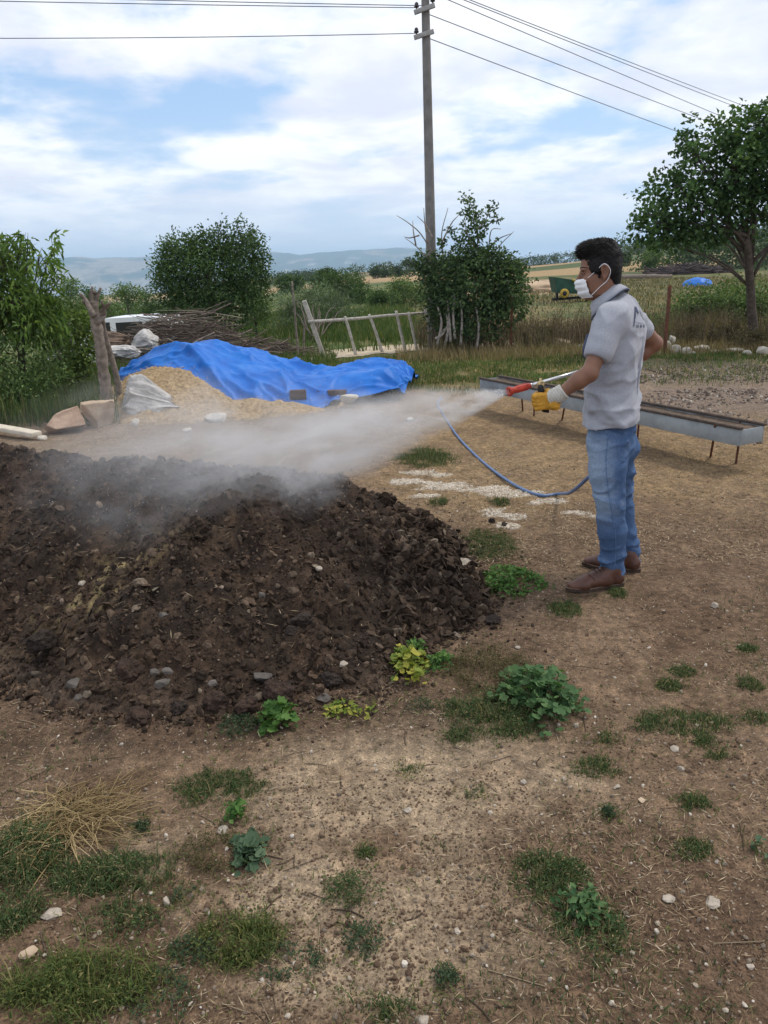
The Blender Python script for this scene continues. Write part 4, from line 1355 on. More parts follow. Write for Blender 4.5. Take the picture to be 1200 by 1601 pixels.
wob = t.noise(c_, 2.6, 4, .6, .6)
rr = t.math('ADD', t.math('DIVIDE', r_, R_), t.math('MULTIPLY', t.math('SUBTRACT', wob, .5), t.mapr(x_, .1, 1.2, .25, 1.5)))
edge = t.mapr(rr, .25, 1.0, 1.0, 0.0)
mp = t.n('ShaderNodeMapping'); mp.inputs['Scale'].default_value = (1.6, 4.2, 4.2); t.l(c_, mp.inputs[0])
n1 = t.noise(mp.outputs[0], 1.5, 6, .65, .8)
tex = t.mapr(n1, .36, .64, .03, 2.0)
fade = t.mapr(x_, .95, 2.7, 1.0, 0.0)
dn_ = t.math('DIVIDE', .92, t.math('ADD', R_, .03))
near_ = t.mapr(x_, 0.0, .6, 2.2, 1.0)
dens = t.math('MULTIPLY', t.math('MULTIPLY', t.math('MULTIPLY', edge, tex), t.math('MULTIPLY', fade, near_)), dn_)
t.l(dens, pv.inputs['Density'])
pv.inputs['Color'].default_value = (.985, .99, 1.0, 1); pv.inputs['Anisotropy'].default_value = .35
mist = mb.build('spray_mist', vm)
mist.matrix_world = MW
tag(mist, kind='stuff')
# drops flying out of the jet
mb = MB(); n = 1500
x = .03 + 2.4 * rng.random(n) ** 1.4; a = rng.uniform(0, 2 * PI, n); r_ = (.012 + .27 * np.minimum(x, 1.9)) * np.sqrt(rng.random(n)) * .95
P = ax0 + x[:, None] * sx + (np.cos(a) * r_)[:, None] * sy + (np.sin(a) * r_)[:, None] * sz
k = P[:, 2] > sz_drop(P[:, 0], P[:, 1]) + .02; P = P[k]; n = len(P)
lumps(mb, P, rng.uniform(.0007, .0022, n), 1, (.9, 1), 0)
tag(mb.build('spray_droplets', mat('water_drop', (.85, .88, .92), .1, .02, 5, spec=.8)), kind='stuff')
# ------------------------------------------------------------------ trees and shrubs
M_BARK = mat('bark', (.105, .085, .070), .95, .4, 14, .8, 40)
M_DEADWOOD = mat('weathered_wood', (.20, .165, .135), .95, .4, 18, .8, 50)
M_PALESTEM = mat('pale_stem', (.34, .30, .26), .95, .3, 18, .5, 50)
def leafmat(name, a, b, c, tr=.30, ns=1.6):
    return island_mat(name, [(0, a), (.55, b), (1, c)], .6, tr, .3, ns)
ML_DARK = leafmat('dark_leaf', (0.039, 0.077, 0.029), (0.070, 0.126, 0.043), (0.126, 0.194, 0.062))
ML_MULB = leafmat('broad_leaf', (0.034, 0.076, 0.023), (0.062, 0.126, 0.038), (0.118, 0.199, 0.062), .30)
ML_PEACH = leafmat('long_leaf', (0.078, 0.138, 0.031), (0.146, 0.251, 0.052), (0.258, 0.361, 0.085))
ML_MID = leafmat('shrub_leaf', (0.064, 0.116, 0.040), (0.121, 0.191, 0.064), (0.201, 0.282, 0.097))
ML_BRIGHT = leafmat('bright_leaf', (.06, .10, .022), (.11, .17, .035), (.19, .24, .06))
ML_SILVER = leafmat('willow_leaf', (0.081, 0.127, 0.069), (0.138, 0.196, 0.109), (0.218, 0.276, 0.161))
ML_POLE = leafmat('pole_bush_leaf', (0.042, 0.076, 0.034), (0.072, 0.122, 0.050), (0.137, 0.210, 0.076))
ML_FAR = leafmat('far_leaf', (0.040, 0.072, 0.032), (0.065, 0.104, 0.043), (0.104, 0.148, 0.061), .2, .3)

def B(px, py, Y, rx, ry, dz=None):
    c = aty(px, py, Y); m = mpp(Y)
    return (c, np.array([rx * m, (dz if dz else (rx + ry) / 2) * m, ry * m]))
def crown_leaves(mb, blobs, n, L, W, per=9, spread=.12, droop=.25, up=.5, shell=.5, down=0.0, fold=.22, floor=True):
    wts = np.array([(r[0] * r[1] * r[2]) ** .72 for _, r in blobs]); wts /= wts.sum()
    for (c, r), wgt in zip(blobs, wts):
        k = max(4, int(n * wgt / per))
        u = unitv(rng.normal(size=(k, 3)))
        rr = shell + (1 - shell) * rng.random(k) ** .6
        rr = rr * (1 + .22 * (fbm3(u * 2.2 + c, 2, 3) - .5) * 2)
        cc = c + u * r * rr[:, None]
        P = np.repeat(cc, per, 0); U = np.repeat(u, per, 0)
        nn = len(P)
        P = P + rng.normal(0, 1, (nn, 3)) * min(spread, r.min() * .7) * np.array([1, 1, .8])
        D = U * .8 + rng.normal(0, .75, (nn, 3)); D[:, 2] -= down
        N = rng.normal(0, .55, (nn, 3)); N[:, 2] += up + .4
        if floor:
            ok = P[:, 2] > gh(P[:, 0], P[:, 1]) + .01
            P, D, N = P[ok], D[ok], N[ok]; nn = len(P)
        leaves(mb, P, D, N, L * rng.uniform(.6, 1.15, nn), W * rng.uniform(.7, 1.1, nn), fold, droop)
def limb(mb, a, b, r0, r1, wob=.12, n=9, seg=7):
    a = np.asarray(a, float); b = np.asarray(b, float); L = np.linalg.norm(b - a)
    pts = a + (b - a) * np.linspace(0, 1, n)[:, None]
    off = np.cumsum(rng.normal(0, wob * L / n, (n, 3)), 0); off -= np.linspace(0, 1, n)[:, None] * off[-1]
    pts = pts + off; pts[:, 2] += .10 * L * np.sin(np.linspace(0, PI, n)) * .6
    tube(mb, pts, np.linspace(r0, r1, n), seg, True, .06)
    return pts
def tree(name, label, cat, base, top, r, blobs, n, L, W, ml, bark=None, group=None, nlimb=14, twigs=3, **kw):
    root = thing(name, base, label, cat, group)
    mb = MB(); bark = bark or M_BARK
    tp = limb(mb, np.asarray(base) - [0, 0, .15], top, r, r * .62, .05, 12, 10)
    sel = rng.integers(0, len(blobs), nlimb)
    sel[:min(nlimb, len(blobs))] = np.arange(min(nlimb, len(blobs)))
    for i in sel:
        c, rr = blobs[i]
        e = c + unitv(rng.normal(size=3)) * rr * .55
        st = tp[rng.integers(len(tp) // 2, len(tp))]
        q = limb(mb, st, e, r * rng.uniform(.2, .36), r * .06, .10, 9, 6)
        for _ in range(twigs):
            limb(mb, q[rng.integers(4, 9)], c + unitv(rng.normal(size=3)) * rr * .95, r * .11, r * .025, .12, 7, 5)
    mb.build('trunk', bark, root)
    mb = MB(); crown_leaves(mb, blobs, n, L, W, **kw)
    mb.build('crown', ml, root, smooth=False)
    return root
def shrub(name, label, cat, base, blobs, n, L, W, ml, group=None, stems=10, bark=None, **kw):
    root = thing(name, base, label, cat, group)
    mb = MB()
    for i in range(stems):
        c, rr = blobs[i % len(blobs)]
        b_ = np.asarray(base) + np.array([rng.normal(0, .3) * rr[0] * .6, rng.normal(0, .25) * rr[1] * .5, -.05])
        limb(mb, b_, c + unitv(rng.normal(size=3)) * rr * .8, .018 + .012 * rr[2], .004, .1, 8, 5)
    mb.build('stems', bark or M_BARK, root)
    mb = MB(); crown_leaves(mb, blobs, n, L, W, **kw)
    mb.build('foliage', ml, root, smooth=False)
    return root

# spreading tree on the right
Y = 13.8
bs = [B(1026, 353, Y, 42, 27), B(1056, 314, Y, 56, 44), B(1052, 371, Y, 50, 19), B(1012, 362, Y, 24, 16), B(1105, 215, Y, 42, 30), B(1130, 270, Y, 70, 55), B(1100, 335, Y, 60, 38), B(1160, 215, Y, 42, 40),
      B(1175, 320, Y, 55, 40), B(1200, 260, Y, 75, 70), B(1195, 200, Y, 34, 34), B(1250, 240, Y, 75, 70), B(1270, 320, Y, 70, 45), B(1045, 290, Y, 25, 22), B(1112, 372, Y, 22, 14), B(1185, 172, Y, 12, 12), B(1075, 225, Y, 16, 16), B(1340, 300, Y, 50, 50)]
base = G(1178, 538)
tree('spreading_tree', 'wide spreading broad-leaved tree with dark forked trunk beside the brambles', 'tree', base, aty(1166, 372, Y), .095, bs, 11500, .095, .082, ML_MULB, nlimb=24, twigs=4, per=8, spread=.085, droop=.3, shell=.45, fold=.12)
# dense dark tree
Y = 18.0
bs = [B(330, 432, Y, 74, 58), B(285, 420, Y, 42, 46), B(375, 415, Y, 42, 48), B(345, 380, Y, 32, 22), B(272, 398, Y, 26, 24), B(330, 490, Y, 78, 42), B(398, 445, Y, 22, 44), B(262, 450, Y, 22, 40), B(388, 378, Y, 18, 18), B(310, 382, Y, 18, 18), B(346, 360, Y, 7, 13), B(372, 358, Y, 9, 14), B(318, 370, Y, 7, 12), B(296, 376, Y, 9, 10), B(397, 368, Y, 7, 12), B(258, 388, Y, 8, 10), B(408, 400, Y, 9, 14)]
tree('dense_tree', 'dense dark green rounded tree behind the brush pile', 'tree', G(330, 548), aty(330, 480, Y), .13, bs, 17000, .085, .045, ML_DARK, nlimb=16, per=10, spread=.11, shell=.35, up=.2)
# peach tree at the left edge
Y = 9.7
bs = [B(20, 470, Y, 48, 50), B(15, 412, Y, 34, 28), B(70, 408, Y, 14, 24), B(86, 378, Y, 6, 14), B(55, 500, Y, 46, 44), B(-45, 450, Y, 60, 80), B(40, 382, Y, 20, 18), B(5, 385, Y, 16, 16), B(92, 430, Y, 10, 14), B(66, 455, Y, 22, 24)]
tree('peach_tree', 'bright green fruit tree with long drooping leaves behind the dead stump post', 'tree', G(30, 640), aty(35, 520, Y), .06, bs, 3600, .135, .026, ML_PEACH, nlimb=16, per=7, spread=.07, droop=.35, down=.55, shell=.3, up=.5, fold=.2)
# undergrowth below it
M_VINE = ML_BRIGHT
Y = 9.4
shrub('leafy_shrub', 'mid green leafy shrub under the fruit tree', 'shrub', G(30, 640), [B(25, 575, Y, 62, 48), B(70, 590, Y, 45, 35), B(-40, 580, Y, 60, 60), B(20, 622, Y, 70, 25)], 5200, .055, .026, ML_MID, per=9, spread=.08, shell=.3)
Y = 10.4
shrub('tangled_shrub', 'tangled shrub with bare twigs beside the stump post', 'shrub', G(110, 600), [B(105, 520, Y, 30, 55), B(85, 555, Y, 30, 40), B(118, 570, Y, 28, 30)], 2600, .05, .03, ML_MID, bark=M_DEADWOOD, stems=26, per=8, spread=.07, shell=.3)
Y = 9.8
shrub('climbing_vine', 'bright yellow-green climber growing close beside the stump post', 'vine', G(128, 615), [B(126, 505, Y, 12, 26), B(130, 545, Y, 15, 28), B(122, 580, Y, 14, 20)], 900, .06, .05, ML_BRIGHT, stems=4, per=6, spread=.05)
# bush round the foot of the pole
Y = 15.0
bs = [B(742, 452, Y, 72, 50), B(700, 438, Y, 46, 40), B(790, 455, Y, 38, 46), B(768, 410, Y, 42, 24), B(690, 488, Y, 26, 34), B(742, 505, Y, 58, 28), B(655, 408, Y, 16, 10), B(668, 425, Y, 22, 14), B(735, 398, Y, 32, 14), B(800, 430, Y, 18, 24),
      B(727, 312, Y, 9, 6), B(738, 322, Y, 9, 6), B(766, 328, Y, 7, 8), B(732, 336, Y, 11, 7), B(748, 342, Y, 9, 9), B(729, 362, Y, 11, 11), B(752, 358, Y, 12, 8), B(776, 346, Y, 7, 4), B(706, 358, Y, 5, 4), B(745, 375, Y, 9, 10), B(693, 375, Y, 8, 6), B(712, 378, Y, 9, 7)]
base = G(728, 545)
pb_ = shrub('overgrown_bush', 'overgrown dark bush with a tall sprig and bare twigs at the foot of the pole', 'bush', base, bs[:10], 10500, .085, .058, ML_POLE, stems=16, per=9, spread=.085, shell=.3)
mb = MB(); crown_leaves(mb, bs[10:], 620, .085, .06, per=7, spread=.05, shell=.1); mb.build('sprig_foliage', ML_POLE, pb_, smooth=False)
mb = MB()
for line in ([(742, 470), (745, 400), (746, 350), (735, 318), (722, 308)], [(745, 360), (758, 345), (767, 325)], [(746, 372), (765, 350), (780, 344)], [(744, 390), (730, 365), (726, 340)], [(752, 440), (763, 390), (768, 360), (783, 358)],
             [(700, 440), (662, 372), (640, 350), (620, 337)], [(668, 380), (664, 350), (662, 325)], [(655, 368), (640, 372), (632, 370)], [(700, 440), (655, 390), (633, 372)], [(697, 430), (690, 370), (700, 325)], [(690, 380), (705, 350), (718, 335)], [(650, 384), (646, 362), (645, 345)], [(676, 372), (664, 350), (652, 338)], [(765, 385), (782, 372), (800, 365)], [(760, 415), (780, 385), (803, 362)],
             [(770, 430), (790, 418), (812, 412)], [(812, 440), (828, 452), (838, 458)]):
    k = len(line); ln = np.array([aty(q[0], q[1], Y + rng.normal(0, .12)) for q in line])
    tube(mb, spline(ln, 14), np.linspace(.016, .005, 14), 5)
mb.build('bare_branches', M_DEADWOOD, pb_)
mb = MB()
for line in ([(704, 535), (702, 500), (699, 470)], [(711, 530), (708, 490), (711, 460)], [(683, 540), (690, 505), (684, 480)], [(694, 545), (700, 515), (697, 490)], [(688, 520), (698, 512), (702, 500)], [(720, 540), (722, 500), (719, 470)], [(745, 545), (748, 510), (744, 480)], [(680, 530), (690, 524), (697, 514)]):
    ln = np.array([aty(q[0], q[1], Y - .35) for q in line]); tube(mb, spline(ln, 12), np.linspace(.03, .016, 12), 6, True, .1)
mb.build('pale_stems', M_PALESTEM, pb_)
# silvery willow scrub behind the gate
Y = 22.0
shrub('willow_scrub', 'pale grey-green willowy scrub growing behind the gate', 'shrub', G(490, 535), [B(490, 478, Y, 45, 24), B(455, 470, Y, 28, 20), B(530, 480, Y, 25, 22), B(500, 462, Y, 26, 16), B(540, 500, Y, 28, 16), B(450, 500, Y, 30, 20)], 5200, .16, .022, ML_SILVER, per=12, spread=.13, droop=-.1, up=.1, shell=.3)
# trees beyond the gate and the pasture, each its own
def mid(px, py, rx, ry, Y, label, ml=ML_DARK, n=2600, name='field_tree', cat='tree', L=None, by=None, grp='trees beyond the gate'):
    g = aty(px, (by or py + ry * 1.25), Y); g[2] = float(gh(g[0], g[1]))
    c, r = B(px, py, Y, rx, ry); c2 = c.copy()
    bl = [(c, r * [.8, .8, .85])]
    for k in range(6):
        u = unitv(rng.normal(size=3)); bl.append((c + u * r * [.6, .6, .5], r * rng.uniform(.35, .55)))
    low = max(c[2] - r[2] - g[2], 0)
    bl.append((np.array([c[0], c[1], (c[2] - r[2] * .7 + g[2]) / 2 + .1]), np.array([r[0] * .8, r[1] * .7, max((c[2] - g[2]) * .45, .1)])))
    L = L or max(.07, 3.6 * mpp(Y))
    tree(name, label, cat, g, c, .05 + .012 * r[2], bl, n, L, L * .6, ml, group=grp, nlimb=6, twigs=1, per=9, spread=r[0] * .12, shell=.4, up=.3)
mid(535, 448, 38, 26, 36, 'tall dark tree standing above the gate, largest beyond the track')
mid(508, 440, 26, 20, 44, 'dark rounded tree just left of the tall tree beyond the gate')
mid(562, 455, 22, 24, 38, 'dark tree on the right flank of the tall tree beyond the gate')
mid(632, 460, 36, 26, 33, 'broad green tree between the gate and the pole', ML_MID)
mid(595, 470, 24, 18, 34, 'low dark shrubby tree in the gap before the wheat field')
mid(398, 478, 32, 28, 21, 'olive green bush right of the dense dark tree', ML_MID, grp=None)
mid(455, 442, 26, 12, 60, 'far low dark tree at the left end of the wheat field')
mid(640, 412, 14, 9, 150, 'small far tree above the wheat field beside the pole', ML_FAR, 700)
for k, (px, w_, lb) in enumerate(((586, 10, 'first from the left in the far tree row above the wheat'), (602, 12, 'second from the left in the far tree row above the wheat'), (622, 11, 'third from the left in the far tree row above the wheat'))):
    mid(px, 424, w_, 8, 150 + 3 * k, 'dark far tree, ' + lb, ML_FAR, 700, grp='far tree row above the wheat')
mid(145, 470, 30, 22, 38, 'dark scrub tree above the white car on its left', ML_DARK, 2200, by=520, grp='scrub trees on the left slope')
mid(200, 462, 34, 18, 48, 'broad scrub tree straight above the white car', ML_MID, 2200, by=510, grp='scrub trees on the left slope')
mid(232, 478, 24, 24, 34, 'dark scrub tree touching the dense tree on its left side', ML_DARK, 1800, by=520, grp='scrub trees on the left slope')
mid(110, 450, 24, 14, 60, 'far scrub tree seen just right of the fruit tree', ML_MID, 1500, by=500, grp='scrub trees on the left slope')
mid(172, 486, 26, 14, 32, 'low scrub bush right above the car roof', ML_MID, 1500, name='scrub_bush', cat='bush', by=520, grp='scrub trees on the left slope')
mid(1017, 404, 15, 15, 80, 'rounded grey-green bush alone in the pasture behind the man', ML_MID, 1500, name='field_bush', cat='bush', grp=None)
mid(978, 402, 8, 9, 110, 'small dark tree just behind the head of the man', ML_FAR, 800, grp=None)
# brambles
Y = 17.5
shrub('bramble_thicket', 'sprawling green bramble thicket left of the forked trunk', 'bramble', G(1130, 512), [B(1130, 470, Y, 62, 24), B(1095, 478, Y, 42, 26), B(1160, 462, Y, 38, 24), B(1075, 492, Y, 30, 18), B(1140, 492, Y, 70, 20), B(1200, 478, Y, 40, 26), B(1250, 480, Y, 50, 30)], 8500, .075, .05, ML_MID, per=9, spread=.12, shell=.4, up=.7)
# dry thickets in the weed belt
ML_DRY = leafmat('withered_leaf', (.075, .062, .035), (.14, .115, .06), (.21, .18, .085), .2)
def thicket(px, py, rx, ry, Y, label, ml, seed_n=1500):
    g = aty(px, py + ry, Y); g[2] = float(gh(g[0], g[1])); m = mpp(Y)
    bl = [(g + np.array([rng.uniform(-.6, .6) * rx * m, rng.uniform(-.4, .4) * rx * m, rng.uniform(.3, .9) * ry * m * 1.3]), np.array([rx * m * .55, rx * m * .5, ry * m * .7])) for _ in range(5)]
    shrub('dry_thicket', label, 'thicket', g, bl, seed_n, .055, .022, ml, group='withered thickets in the weed belt', stems=14, bark=M_DEADWOOD, per=6, spread=.08, shell=.2, up=.1)
thicket(862, 500, 26, 20, 15.6, 'withered brown thicket behind the dry grass, close to the mask of the man', ML_DRY)
thicket(828, 512, 22, 16, 15.2, 'withered thicket at the right foot of the overgrown bush', ML_DRY)
thicket(1018, 492, 24, 24, 15.8, 'grey-green thicket between the man and the rusty leaning post', ML_MID, 1300)
thicket(1075, 520, 30, 18, 15.0, 'low withered thicket right of the rusty leaning post', ML_DRY)
thicket(1135, 524, 26, 16, 14.9, 'withered thicket left of the forked trunk, under the brambles', ML_DRY)
thicket(1172, 512, 24, 16, 14.0, 'low withered thicket growing right at the base of the forked trunk', ML_DRY)
thicket(1205, 515, 30, 22, 14.8, 'withered thicket at the right edge beside the forked trunk', ML_DRY)
# far woods that read as one mass
def wood(name, pts, n, hgt, L, ml):
    mb = MB()
    P = np.array(pts, float)
    seg = spline(P, 400)
    i = rng.integers(0, 400, n)
    c = seg[i] + np.stack([rng.normal(0, hgt * .8, n), rng.normal(0, hgt * 1.6, n)], 1)
    z = gh(c[:, 0], c[:, 1])
    bl = [(np.array([x, y, zz + hgt * .42]), np.array([hgt * .55, hgt * .55, hgt * rng.uniform(.42, .62)])) for x, y, zz in zip(c[:, 0], c[:, 1], z)]
    crown_leaves(mb, bl, n * 90, L, L * .7, per=6, spread=hgt * .12, shell=.55)
    tag(mb.build(name, ml, smooth=False), kind='stuff')
def XY(px, d): 
    r = ray(px, 420); return (r[0] / r[1] * d, d)
wood('far_wood', [XY(1040, 96), XY(1110, 88), XY(1180, 84), XY(1260, 80), XY(1400, 85)], 90, 4.0, .42, ML_FAR)
wood('far_wood', [XY(780, 300), XY(880, 290), XY(960, 260), XY(1040, 235), XY(1130, 215), XY(1230, 200), XY(1400, 200)], 260, 3.6, .55, ML_FAR)
wood('far_wood', [XY(-150, 130), XY(60, 140), XY(150, 130), XY(240, 135), XY(330, 150)], 90, 5.0, .6, ML_FAR)
wood('far_wood', [XY(-150, 75), XY(60, 80), XY(130, 72), XY(210, 82), XY(260, 78)], 60, 3.2, .36, ML_DARK)
wood('far_wood', [XY(400, 260), XY(470, 270), XY(520, 250), XY(700, 260), XY(780, 280)], 130, 3.4, .55, ML_FAR)

# ------------------------------------------------------------------ grasses
def scatter(n, fn):
    out = np.zeros((0, 2))
    while len(out) < n:
        out = np.vstack([out, fn(n)])
    out = out[:n]
    return np.stack([out[:, 0], out[:, 1], gh(out[:, 0], out[:, 1]) - .005], 1)
MG_DRY = island_mat('dry_grass', [(0, (.17, .125, .065)), (.5, (.27, .205, .11)), (.85, (.37, .29, .16)), (1, (.12, .13, .05))], .9, .25)
MG_WEED = island_mat('rank_weeds', [(0, (.12, .10, .06)), (.35, (.20, .16, .10)), (.65, (.29, .235, .14)), (.85, (.16, .165, .07)), (1, (.08, .115, .04))], .9, .3, nscale=1.3)
MG_GREEN = island_mat('green_grass', [(0, (.045, .085, .024)), (.5, (.078, .125, .036)), (.85, (.13, .17, .055)), (1, (.26, .22, .11))], .8, .3)
MG_MIX = island_mat('verge_grass', [(0, (.055, .105, .028)), (.68, (.10, .155, .045)), (.8, (.22, .18, .085)), (1, (.36, .28, .15))], .9, .3, nscale=1.5)
def inbox(x0, x1, y0, y1, den=None):
    def f(n):
        y = y0 + (y1 - y0) * rng.random(n) ** 1.0
        x = rng.uniform(0, 1, n) * (x1 - x0) + x0
        p = np.stack([x, y], 1)
        return p if den is None else p[rng.random(n) < den(x, y)]
    return f
mb = MB()
P = scatter(34000, inbox(-1.2, 7.5, 9.8, 14.4, lambda x, y: sst(.28, .5, fbm2(x * 1.6, y * 1.6, 3, 101)) * sst(9.8, 10.8, y) * (1 - .75 * sst(2.4, 3.4, x) * (1 - sst(12, 13, y)))))
blades(mb, P, rng.uniform(.03, .10, len(P)), rng.uniform(.006, .012, len(P)), .8)
tag(mb.build('verge_grass', MG_MIX), kind='stuff')
mb = MB()
P = scatter(5200, inbox(.3, 7.5, 13.4, 14.6))
blades(mb, P, rng.uniform(.08, .26, len(P)), rng.uniform(.006, .012, len(P)), .6)
tag(mb.build('dry_grass', MG_DRY), kind='stuff')
mb = MB()
P = scatter(10500, inbox(1.0, 9.0, 14.2, 19, lambda x, y: .06 + .94 * sst(.42, .62, fbm2(x * 1.5, y * 1.2, 3, 103))))
hgt = .06 + .62 * sst(.3, .75, fbm2(P[:, 0] * 1.3, P[:, 1] * 1.3, 3, 104))
blades(mb, P, hgt * rng.uniform(.35, 1.2, len(P)), rng.uniform(.007, .014, len(P)), .95)
tag(mb.build('tall_weeds', MG_WEED), kind='stuff')
mb = MB()
P = scatter(2600, inbox(.8, 7.5, 14.6, 17.5)); L = rng.uniform(.25, .75, len(P))        # stiff stalks with branching heads
blades(mb, P, L, .012, .25)
k = rng.integers(0, len(P), 9000)
Q = P[k] + np.stack([rng.normal(0, .04, 9000), rng.normal(0, .04, 9000), L[k] * rng.uniform(.45, 1, 9000)], 1)
leaves(mb, Q, rng.normal(0, .6, (9000, 3)) + [0, 0, .5], rng.normal(0, 1, (9000, 3)), rng.uniform(.03, .07, 9000), .012, .1)
tag(mb.build('dead_stalks', island_mat('stalk', [(0, (.085, .062, .045)), (.6, (.15, .11, .075)), (1, (.24, .185, .12))], .95, .1)), kind='stuff')
mb = MB()
P = scatter(20000, inbox(1, 34, 18, 62, lambda x, y: (np.abs(x / y) < .75) * (.3 + .7 * sst(.4, .6, fbm2(x * .3, y * .3, 3, 105)))))
blades(mb, P, rng.uniform(.06, .24, len(P)), .012 + P[:, 1] * .0011, .9)
tag(mb.build('pasture_grass', island_mat('pasture', [(0, (.085, .10, .045)), (.4, (.165, .15, .085)), (.75, (.25, .205, .125)), (1, (.34, .28, .18))], .9, .25)), kind='stuff')
mb = MB()
P = scatter(15000, inbox(-6, 1.2, 15.6, 32, lambda x, y: .2 + .8 * sst(.4, .6, fbm2(x * .6, y * .6, 3, 106))))
blades(mb, P, rng.uniform(.12, .34, len(P)), .014 + P[:, 1] * .0006, .6)
tag(mb.build('meadow_grass', MG_GREEN), kind='stuff')
mb = MB()
P = scatter(15000, inbox(-6.2, -2.9, 8.6, 13, lambda x, y: sst(-2.7, -3.3, x + .5 * (fbm2(x * 2, y * 2, 2, 107) - .5))))
blades(mb, P, rng.uniform(.12, .45, len(P)), rng.uniform(.008, .014, len(P)), .6)
P = scatter(5000, inbox(-3, -.8, 11.8, 15.0)); blades(mb, P, rng.uniform(.05, .22, len(P)), rng.uniform(.008, .014, len(P)), .6)
tag(mb.build('rough_grass', MG_GREEN), kind='stuff')
# ------------------------------------------------------------------ pole and wires
M_POLE = mat('weathered_pole', (.20, .188, .175), .9, .2, 6, .4, 30)
M_ARM = mat('galvanised_arm', (.34, .33, .31), .6, .2, 20, metal=.3)
M_CERAM = mat('brown_insulator', (.035, .022, .02), .3, .2, 20, spec=.5)
pbase = G(677, 546); PY = pbase[1]
ptop = aty(662.5, -95, PY)
pole = thing('utility_pole', pbase, 'tall grey wooden utility pole with two short crossarms rising from the bush', 'utility pole')
mb = MB(); tube(mb, spline(np.array([pbase - [0, 0, .3], pbase * .5 + ptop * .5, ptop]), 24), np.linspace(.108, .066, 24), 16); mb.build('shaft', M_POLE, pole)
def onpole(py): return aty(677 - (546 - py) * (677 - 662.5) / 641, py, PY)
for py, ends in ((-62, ((-14, 2), (12, -6))), (18, ((-16, 3), (12, -5))), (57, ((-17, 3), (10, -4)))):
    c = onpole(py) + np.array([0, -.10, 0]); m = mpp(PY)
    a = c + np.array([ends[0][0] * m, 0, -ends[0][1] * m]); b_ = c + np.array([ends[1][0] * m, 0, -ends[1][1] * m])
    mb = MB(); beam(mb, a, b_, .05, .075, (0, 0, 1), .006)
    arm = mb.build('crossarm', M_ARM, pole)
    for q, s_ in (((a * .88 + b_ * .12), 1), ((a * .1 + b_ * .9), 1 if py < 30 else 0)):
        if not s_: continue
        mb = MB(); lathe(mb, q + np.array([0, 0, .035]), np.array([0, 0, 1.0]), [(0, .012), (.03, .012), (.031, .04), (.055, .045), (.06, .026), (.075, .036), (.095, .030), (.11, .016), (.111, .001)], 14)
        mb.build('insulator', M_CERAM, arm)
M_WIRE = mat('wire', (.16, .17, .19), .6, .1, 5)
def wire(a, b_, label, sag=.0, r=.007):
    P = a + (b_ - a) * np.linspace(0, 1, 40)[:, None]; P[:, 2] -= sag * 4 * np.linspace(0, 1, 40) * (1 - np.linspace(0, 1, 40))
    mb = MB(); tube(mb, P, r, 6); tag(mb.build('power_line', M_WIRE), label, 'power line', 'power lines on the pole')
wire(aty(652, 52, PY), aty(-420, 57, PY - .5), 'power line running off to the left edge from the lower crossarm', .05)
wire(aty(652, 12, PY), aty(-420, -8, PY - .5), 'power line running off to the left from the upper crossarm outer insulator', .02)
wire(aty(672, 9, PY), aty(-420, -18, PY + .5), 'power line running off to the left from the inner insulator of the upper crossarm', .02)
def rwire(x0, y0, x1, y1, label):
    k = (y1 - y0) / (x1 - x0); xa = 670; xb = 1560
    wire(aty(xa, y0 + k * (xa - x0), PY), aty(xb, y0 + k * (xb - x0), 62), label, .18, .0075)
rwire(676, 62, 1060, 200, 'power line descending right to the tree, lowest of the five on that side')
rwire(677, 25, 1100, 181, 'power line descending right to the tree, second from the bottom')
rwire(700, -1, 1140, 180, 'power line descending right to the tree, middle one of the five')
rwire(728, 0, 1180, 171, 'power line descending right, second from the top near the tree crown')
rwire(738, 0, 1184, 166, 'power line descending right, topmost over the tree crown')

# ------------------------------------------------------------------ wooden gate
M_GREYWOOD = mat('grey_timber', (.46, .42, .36), .92, .3, 16, .6, 45)
gl = G(508, 560); gr = G(676, 545)
def gp(px, py):
    u = (px - 475) / 200.0
    return aty(px, py, gl[1] * (1 - u) + gr[1] * u)
gate = thing('field_gate', gl, 'leaning weathered wooden gate of thin poles across the pale track', 'gate')
def stick(name, a, b_, r0, r1, m, parent, wob=.01, seg=8):
    n = 10
    P = a + (b_ - a) * np.linspace(0, 1, n)[:, None] + np.cumsum(rng.normal(0, wob / 3, (n, 3)), 0)
    mb = MB(); tube(mb, P, np.linspace(r0, r1, n), seg, True, .06); return mb.build(name, m, parent)
mb = MB(); beam(mb, gp(507, 561), gp(475, 470), .085, .06, (0, 1, 0), .01); mb.build('end_post', M_GREYWOOD, gate)
stick('rail', gp(482, 502) - [0, .05, 0], gp(676, 487) - [0, .05, 0], .030, .024, M_GREYWOOD, gate)
stick('rail', gp(500, 560) - [0, .04, 0], gp(672, 546) - [0, .04, 0], .028, .024, M_GREYWOOD, gate)
for a, b_ in (((540, 493), (557, 557)), ((578, 492), (598, 552)), ((618, 486), (633, 549)), ((637, 487), (651, 547)), ((663, 480), (677, 542))):
    stick('picket', gp(*b_) - [0, .085, 0], gp(*a) - [0, .085, 0], .030, .027, M_GREYWOOD, gate)

